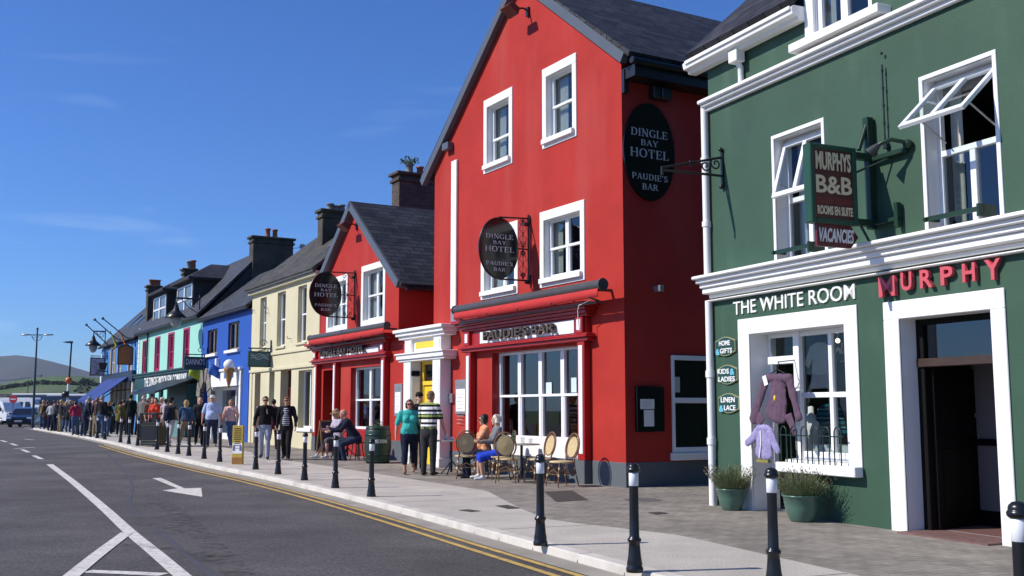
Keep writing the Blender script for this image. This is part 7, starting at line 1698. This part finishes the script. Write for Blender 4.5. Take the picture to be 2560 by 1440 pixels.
    if leglen > 0:
        for s in (-1, 1): pass
        rc(P_, C(.97), (.158 if not fem else .168) * g + .006, C(.87), (.155 if not fem else .165) * gw + .008, .72)
        kid('trousers', P_, botmat)
    if skirt:
        m = MB(); kn = (jl[0][1] + jl[1][1]) / 2 + sh; rc(m, C(.97), .165 * g, C(.86), .18 * g, .75)
        for hp, k2, an, b2 in jl: rc(m, hp + sh, .10 * gw, k2 + sh, .085 * gw, 1)
        rc(m, hip + Vector((0, 0, -.02)), .12, kn, .09, 1); kid('skirt', m, skirt)
    torso(T_, .017, .90 if top != 'long' else .84)
    if top == 'long': rc(T_, C(1.0), .165 * g + .015, C(.80), .172 * g + .02, .72)
    kid('jacket' if top in ('jacket', 'long') else 'shirt', T_, topmat, 2, .008)
    if jacket_open:                             # the shirt showing between the open fronts
        m = MB(); rc(m, C(1.36, -.090 * gw), .075, C(1.22, -.112 * g), .088, .7); rc(m, C(1.22, -.112 * g), .088, C(.99, -.095 * g), .10 * g, .7); kid('inner_shirt', m, jacket_open, 2, .002)
    for m in SH: o = bpy.data.objects.new('shoe', fuse(m, 'shoe', shoe, .012 if near else .02, 2)); S.collection.objects.link(o); o.parent = body
    if style != 'bald':
        m = MB(); hm = HAIRS[hair]
        m.ball(HP(0, .024, .046), (.083, .098, .084), 16, 12, 0, rotM)
        if style in ('bob', 'long'):
            m.ball(HP(0, .045, -.01), (.090, .072, .10), 14, 10, 0, rotM)
            for s in (-1, 1): rc(m, HP(s * .068, .005, .03), .030, HP(s * .072, .012, -.075), .028, 1)
            if style == 'long': rc(m, HP(0, .06, -.03), .075, HP(0, .075, -.19), .055, .5)
        elif style == 'fringe': m.ball(HP(0, -.03, .07), (.07, .06, .04), 12, 8, 0, rotM)
        else: m.ball(HP(0, .05, -.005), (.068, .056, .07), 12, 8, 0, rotM)
        if style == 'curly':
            r9 = random.Random(len(label))
            for _ in range(26): a = r9.uniform(0, 6.28); m.ball(HP(.08 * math.cos(a), .03 + .085 * math.sin(a) * (1 if math.sin(a) > 0 else .6), r9.uniform(-.06, .12)), .030, 8, 6)
        kid('hair', m, hm, 1, .010, .012 if near else .02)
    elif hair:
        m = MB(); m.ball(HP(0, .035, .0), (.079, .080, .05), 14, 8, 0, rotM); kid('hair', m, HAIRS[hair], 1, .004, .013)
    if hat:
        m = MB(); m.lathe([(.089, -.002), (.089, .03), (.080, .065), (.055, .092), (0, .10)], (0, 0, 0), 18, sy=1.12); m.prism([(-.07, -.07), (.07, -.07), (.075, -.12), (.045, -.165), (-.045, -.165), (-.075, -.12)], .0, .008, 'z')
        if hat[1] == 'brim': m.lathe([(.08, .0), (.145, -.012), (.145, -.006), (.08, .008)], (0, 0, 0), 18, sy=1.1)
        o = m.build('cap', hat[0], body); o.matrix_local = Matrix.Translation(HP(0, .014, .052)) @ HM.to_4x4()
    if shades:
        m = MB()
        for s in (-1, 1): m.ball((s * .033, -.094, .012), (.028, .012, .021), 10, 6); m.tube([(s * .06, -.085, .018), (s * .08, .0, .016)], .005, 5)
        m.tube([(-.03, -.1, .018), (.03, -.1, .018)], .005, 5); o = m.build('sunglasses', SGL, body); o.matrix_local = Matrix.Translation(hd) @ HM.to_4x4()
    elif near:
        m = MB()
        for s in (-1, 1): m.ball((s * .030, -.082, .012), (.010, .008, .006), 8, 6)
        o = m.build('eyes', SGL, body); o.matrix_local = Matrix.Translation(hd) @ HM.to_4x4()
    if near:
        m = MB(); m.ball((0, -.089, -.048), (.020, .006, .005), 10, 6); o = m.build('mouth', mat('lips', (.38, .12, .10), .5, .05), body); o.matrix_local = Matrix.Translation(hd) @ HM.to_4x4()
    body['hd'] = 0
    del body['hd']
    return body, dict(C=C, HP=HP, hd=hd, HM=HM, k=k, wr=shn_)
WALK1 = ((20, 4), (-14, -34)); WALK2 = ((-14, -34), (20, 4)); STAND = ((2, 0), (-2, -4))
SWING = ((-14, 6, 14), (18, 6, 18)); HANG = ((4, 6, 12), (2, 6, 14)); POCK = ((-8, 16, 42), (-8, 16, 42)); HOLD = ((22, 6, 75), (24, 6, 78)); ONE = ((4, 9, 12), (25, 8, 80))
def F_(x, y): return gp(x, y, .003)
# in front of the hotel
person('woman in an aqua top and dark cropped trousers walking towards us with sunglasses', F_(1022, 1184), 8, 1.60, 1.22, True, WALK1, ((-6, 16, 26), (6, 14, 20)), 2, topmat=TEALC, sleeve=.42, botmat=NAVY, leglen=.78, shoe=SHT, hair='auburn', style='bob', shades=True, near=True, skin=SKINR)
person('man in a green white and black striped polo shirt standing with his back to us', F_(1071, 1188), 158, 1.76, 1.08, False, ((3, 0), (-3, -3)), ((14, 10, 16), (18, 10, 22)), 4, (12, -10), topmat=POLO, sleeve=.42, botmat=CHAR, hair='sandy', near=True, skin=SKINR)
person('man in a black cap and dark clothes half hidden behind the striped shirt', F_(1046, 1174), 20, 1.72, 1.0, False, STAND, HANG, 2, topmat=BLKC, sleeve=.42, botmat=NAVY, hair='dark', hat=(BLKC, 'peak'), near=True)
SITL = ((84, 2), (80, -6))
person('woman in an orange flowered blouse with sunglasses seated by the bar window', F_(1213, 1194), -82, 1.62, 1.12, True, SITL, ((30, 8, 60), (34, 8, 60)), 2, (6, 0), .47, topmat=FLOR, sleeve=.45, botmat=NAVY, hair='dark', style='bob', shades=True, near=True)
person('white haired woman in a grey cardigan and cobalt blue trousers seated sideways', F_(1248, 1198), -80, 1.62, 1.08, True, SITL, ((26, 8, 62), (30, 8, 62)), 6, (0, -6), .47, topmat=HEATH, sleeve=.98, botmat=COBALT, leglen=.62, hair='white', style='curly', near=True, shoe=SHW)
person('seated woman in a peaked cap with crossed bare legs by the chalkboard', F_(846, 1147), -50, 1.64, 1.0, True, ((76, 36), (86, 2)), ((20, 10, 80), (24, 8, 84)), 6, (14, -10), .47, topmat=LILAC, sleeve=.9, leglen=0, skirt=GREYC, shoe=SHW, hair='blonde', style='bob', hat=(mat('straw_cap', (.34, .24, .15), .9, .2, 20), 'brim'), near=True)
person('bald man in a dark jacket leaning forward on a seat beside the barrel', F_(890, 1150), -72, 1.78, 1.08, False, ((78, 0), (70, -14)), ((44, 10, 40), (40, 10, 44)), 34, (-4, -8), .47, 'jacket', topmat=NAVY, botmat=DJEAN, hair='grey', style='bald', near=True, skin=SKINR)
tk, tki = person('man in a black tracksuit top and pale jeans walking with dark glasses', F_(660, 1148), 12, 1.67, 1.0, False, WALK2, POCK, 3, topmat=BLKC, top='jacket', botmat=PJEAN, hair='brown', shades=True, near=True)
m = MB(); Cq = tki['C']; m.tube([Cq(1.40, -.075, .05), Cq(1.33, -.125, .045), Cq(1.24, -.135, .06)], .007, 5); m.build('zip_cord', WHITEC, tk)
for s_ in (-1, 1): m = MB(); m.tube([Cq(1.45, .0, s_ * .09), Cq(1.44, .01, s_ * .19), Cq(1.40, .012, s_ * .235)], .014, 6); m.build('shoulder_stripe', WHITEC, tk)
person('woman in a black leather jacket over a striped top walking beside him', F_(714, 1149), 4, 1.66, 1.04, True, WALK2, ((-12, 10, 10), (10, 14, 22)), 3, top='jacket', topmat=BLKC, botmat=BLKC, hair='ginger', style='fringe', shades=True, near=True, jacket_open=BRET)
person('person in dark trousers walking behind the couple by the cream house', F_(681, 1124), 180, 1.58, 1.0, False, WALK1, HANG, 3, topmat=BLKC, botmat=MARO, hair='dark')
# by the blue shop
person('man in a pale blue polo shirt and white cap with a camera round his neck', F_(527, 1118), 10, 1.69, 1.26, False, WALK1, ((0, 14, 14), (2, 16, 14)), -1, topmat=PALEB, sleeve=.40, botmat=DJEAN, hair='grey', hat=(WHITEC, 'peak'), shoe=SHT, near=True, skin=SKINR)
q = F_(527, 1117); m = MB(); m.box(-.07, .07, -.04, .04, -.04, .05); m.tube([(0, -.03, 0), (0, -.10, 0)], .035, 10); m.tube([(-.07, 0, .03), (-.085, .09, .24), (-.05, .16, .36)], .006, 5); m.tube([(.07, 0, .03), (.085, .09, .24), (.05, .16, .36)], .006, 5)
tag(put(m.build('camera', BLKG), q + Vector((-.045, -.27, 1.10)), rad(10)), 'black camera hanging on the chest of the man in pale blue', 'camera')
person('woman in a pink flowered blouse and jeans walking by the white shopfront', F_(575, 1117), -6, 1.57, 1.15, True, WALK2, ((4, 12, 30), (2, 14, 18)), 2, topmat=FLORP, sleeve=.42, botmat=JEAN, hair='sandy', style='bob', shoe=SHW, skin=SKINR, near=True)
person('bald man in a dark grey jacket walking behind the man in pale blue', F_(497, 1114), 20, 1.64, 1.05, False, WALK2, ONE, 4, top='jacket', topmat=CHAR, botmat=BLKC, hair='grey', style='bald', skin=SKINR)
person('blonde woman in a denim jacket seen from behind', F_(462, 1116), 178, 1.55, 1.12, True, WALK1, ((6, 18, 24), (2, 12, 12)), 2, top='jacket', topmat=DENIM, botmat=KHAKI, hair='blonde', style='long', shoe=SHW)
person('walker with bare arms and a dark backpack seen from behind', F_(423, 1117), 172, 1.62, 1.0, False, WALK2, ((10, 10, 8), (-10, 10, 10)), 3, topmat=CHAR, sleeve=.10, botmat=LGREY, hair='dark', hat=(BLKC, 'peak'), shoe=SHT)
def pack(p, face, mt, label, z=1.18, s=1.0):
    m = MB(); r = bpy.data
    for zz, w in ((-.22, .13), (-.05, .15), (.12, .145), (.2, .11)): pass
    rc(m, (0, 0, -.16), .15 * s, (0, 0, .13), .13 * s, .55); rc(m, (0, .07, -.14), .11 * s, (0, .07, -.02), .10 * s, .5)
    o = bpy.data.objects.new('backpack', fuse(m, 'backpack', mt, .016, 3, .004)); S.collection.objects.link(o); a = rad(face)
    put(o, p + Vector((-math.sin(a), math.cos(a), 0)) * .19 + Vector((0, 0, z)), a); return tag(o, label, 'backpack')
pack(F_(423, 1117), 172, NAVY, 'dark backpack on the walker with bare arms', 1.10)
person('woman in a bright red top standing behind the litter bin', F_(386, 1106), 5, 1.62, 1.1, True, STAND, HANG, 2, topmat=REDC, sleeve=.45, botmat=NAVY, hair='dark', style='long', skin=SKINR)
person('dark haired person behind the woman in red', F_(378, 1098), 30, 1.70, 1.0, False, STAND, HANG, 2, topmat=BROWN, botmat=NAVY, hair='brown')
person('tanned person in a brown top left of the woman in red', F_(368, 1102), 60, 1.62, 1.05, True, STAND, HANG, 2, topmat=cloth('rust', (.20, .10, .06)), sleeve=.4, botmat=NAVY, hair='auburn', style='bob')
person('white haired person in a pale shirt right of the woman in red', F_(402, 1104), -30, 1.64, 1.05, True, STAND, HANG, 2, topmat=LILAC, botmat=GREYC, hair='white')
person('bare shouldered woman beside the backpack walker', F_(411, 1108), 170, 1.60, .95, True, WALK1, HANG, 2, topmat=LILAC, sleeve=.05, botmat=GREYC, hair='brown')
person('white haired man in a grey jacket standing left of the litter bin', F_(355, 1101), 165, 1.74, 1.08, False, STAND, HANG, 2, top='jacket', topmat=cloth('mid_grey', (.16, .155, .15)), botmat=CHAR, hair='white', style='bald', skin=SKINR)
person('tall man in a dark green jacket with his back to us', F_(324, 1088), 190, 1.90, 1.08, False, ((2, 0), (-4, -4)), HANG, 1, top='jacket', topmat=DGRN, botmat=NAVY, hair='dark')
# the queue, right to left
Q = [((311, 1086), 150, 1.70, False, 'dark haired person in a maroon coat behind the olive jacket', MARO, BLKC, 'brown', 'short', 1.0),
 ((297, 1090), 170, 1.68, True, 'person in a long olive jacket with their back to us', OLIVE, BLKC, 'brown', 'curly', 1.18),
 ((303, 1082), 40, 1.72, False, 'grey haired person in pale grey behind the olive jacket', LGREY, GREYC, 'grey', 'short', 1.0),
 ((275, 1086), 190, 1.66, False, 'person in a light blue shirt behind the black jacket', LBLUE, NAVY, 'brown', 'short', 1.0),
 ((284, 1084), 210, 1.62, True, 'person in dark clothes between light blue and olive', CHAR, NAVY, 'dark', 'bob', 1.0),
 ((254, 1096), 150, 1.70, True, 'grey haired person in a black jacket and faded blue jeans', BLKC, JEAN, 'grey', 'short', 1.05),
 ((250, 1084), 120, 1.78, False, 'person in a patterned cap above the brown jacket', CHAR, DGRN, 'grey', 'short', 1.0),
 ((236, 1090), 100, 1.62, True, 'person in a brown jacket and khaki trousers in the queue', BROWN, KHAKI, 'ginger', 'short', 1.1),
 ((226, 1086), 140, 1.62, False, 'person in a navy fleece just left of the brown jacket', NAVY, KHAKI, 'white', 'bald', 1.1),
 ((218, 1084), 60, 1.60, True, 'white haired woman with a pale blue scarf in the queue', GREYC, NAVY, 'white', 'curly', 1.0),
 ((206, 1089), 100, 1.78, False, 'stooping man in a navy jacket and dark jeans', NAVY, DJEAN, 'grey', 'short', 1.12),
 ((190, 1087), 185, 1.70, False, 'person in a raspberry red jacket and jeans in the queue', RASP, JEAN, 'dark', 'short', 1.02),
 ((182, 1082), 200, 1.66, False, 'person in a burgundy top left of the raspberry jacket', MARO, NAVY, 'brown', 'short', 1.0),
 ((172, 1081), 170, 1.76, False, 'broad person in a long black coat in the queue', BLKC, JEAN, 'blonde', 'short', 1.2),
 ((162, 1080), 150, 1.72, False, 'person in a dark navy jacket left of the long black coat', NAVY, JEAN, 'blonde', 'bob', 1.1),
 ((150, 1079), 120, 1.66, True, 'person in a dark grey top and khaki trousers in the queue', CHAR, KHAKI, 'blonde', 'short', 1.0),
 ((143, 1077), 200, 1.66, False, 'person with a dark red bag strap and jeans in the queue', MARO, JEAN, 'brown', 'short', 1.0),
 ((134, 1077), 160, 1.72, False, 'person in a grey pullover with dark trousers in the queue', GREYC, NAVY, 'brown', 'short', 1.05),
 ((123, 1075), 150, 1.66, True, 'person in a white and grey jacket in the queue', LGREY, NAVY, 'dark', 'short', 1.0),
 ((113, 1072), 190, 1.70, False, 'person in a brown coat near the left end of the queue', BROWN, DJEAN, 'brown', 'short', 1.1),
 ((104, 1071), 170, 1.72, False, 'person in a tan jacket and jeans at the left end of the queue', TAN, JEAN, 'blonde', 'short', 1.1),
 ((240, 1080), 200, 1.70, False, 'person in a black coat at the back of the queue under the awning', BLKC, NAVY, 'dark', 'short', 1.0),
 ((265, 1079), 30, 1.70, False, 'man in a dark blue shirt facing us under the awning', NAVY, GREYC, 'dark', 'short', 1.0),
 ((198, 1077), 20, 1.68, True, 'woman in a grey cardigan facing us behind the navy man', HEATH, NAVY, 'brown', 'bob', 1.0),
 ((156, 1074), 30, 1.68, True, 'woman in a pink top facing us at the back of the queue', cloth('dusty_pink', (.42, .20, .20)), NAVY, 'brown', 'bob', 1.0),
 ((318, 1080), 20, 1.70, True, 'woman in black at the doorway of the far pub', BLKC, BLKC, 'dark', 'bob', 1.0),
 ((284, 1076), -20, 1.72, False, 'man in a white shirt standing before the pub doorway', WHITEC, NAVY, 'dark', 'short', 1.0),
 ((270, 1090), 95, 1.64, True, 'woman in dark green sideways between the jeans and the olive jacket', DGRN, JEAN, 'sandy', 'long', 1.05),
 ((229, 1076), 10, 1.72, False, 'man in a pale blue shirt facing us in the middle of the queue', PALEB, NAVY, 'grey', 'bald', 1.1),
 ((213, 1077), -40, 1.66, True, 'woman in a white top at the back of the queue near the awning edge', WHITEC, JEAN, 'blonde', 'bob', 1.0),
 ((178, 1073), 80, 1.70, False, 'man in an olive coat at the back behind the burgundy top', OLIVE, NAVY, 'sandy', 'short', 1.0),
 ((138, 1071), 15, 1.64, True, 'woman in a burgundy coat facing us near the left end of the queue', MARO, NAVY, 'auburn', 'bob', 1.0),
 ((118, 1068), -20, 1.76, False, 'tall man in a navy coat at the back of the left end of the queue', NAVY, BLKC, 'dark', 'short', 1.0),
 ((344, 1086), 150, 1.64, True, 'woman in a light grey coat behind the white haired man', LGREY, NAVY, 'sandy', 'long', 1.0)]
rq = random.Random(21)
for i, (pt, fc, hh, fm, lb, tm, bm, hr, st, gi) in enumerate(Q):
    pt = (pt[0] + rq.uniform(-4, 4), pt[1] + rq.uniform(-1.5, 2.5)); person(lb, F_(*pt), fc + rq.uniform(-30, 30), hh * rq.uniform(.93, 1.05), gi * rq.uniform(.94, 1.1), fm, ((rq.uniform(0, 8), rq.uniform(-4, 2)), (rq.uniform(-8, 0), rq.uniform(-10, -3))), [HANG, ONE, HOLD, POCK, HANG][i % 5], 18 if 'stooping' in lb else rq.uniform(0, 6), (rq.uniform(-4, 12), rq.uniform(-25, 25)), top='long' if ('long' in lb or 'coat' in lb) else 'jacket', topmat=tm, botmat=bm, hair=hr, style=st, skin=SKINR if i % 3 else SKIN, shoe=[SHB, SHW, SHT][i % 3])
pack(F_(190, 1087), 185, RASP, 'raspberry red backpack in the queue', 1.2)
# the seats the chalkboard couple use
for (x, y), l in (((846, 1147), 'dark iron seat under the woman with crossed legs'), ((893, 1150), 'dark iron seat under the man leaning forward beside the barrel')):
    e = empty('iron_stool', l, 'stool', F_(x, y), .4, 'iron seats by the chalkboard')
    m = MB(); m.lathe([(0, .44), (.19, .44), (.2, .455), (.19, .47), (0, .47)], n=20); m.build('seat', IRON, e)
    for k in range(4): a = k * 1.571; m = MB(); m.tube([(.12 * math.cos(a), .12 * math.sin(a), .44), (.15 * math.cos(a), .15 * math.sin(a), .2), (.2 * math.cos(a), .2 * math.sin(a), 0)], .013, 6); m.build('leg', IRON, e)

bpy.data.scenes.remove(TMP)

# ------------------------------------------------------------------ the air
hz_ = bpy.data.materials.new('haze'); hz_.use_nodes = True; t = hz_.node_tree; t.nodes.remove(t.nodes['Principled BSDF'])
pv = t.nodes.new('ShaderNodeVolumePrincipled'); pv.inputs['Color'].default_value = (.72, .85, 1, 1); pv.inputs['Density'].default_value = 0.000045; pv.inputs['Anisotropy'].default_value = .2
t.links.new(pv.outputs[0], t.nodes['Material Output'].inputs['Volume'])
m = MB(); m.box(-9400, 9400, -9400, 9400, -1.8, 300); o = m.build('haze', hz_); o['kind'] = 'stuff'
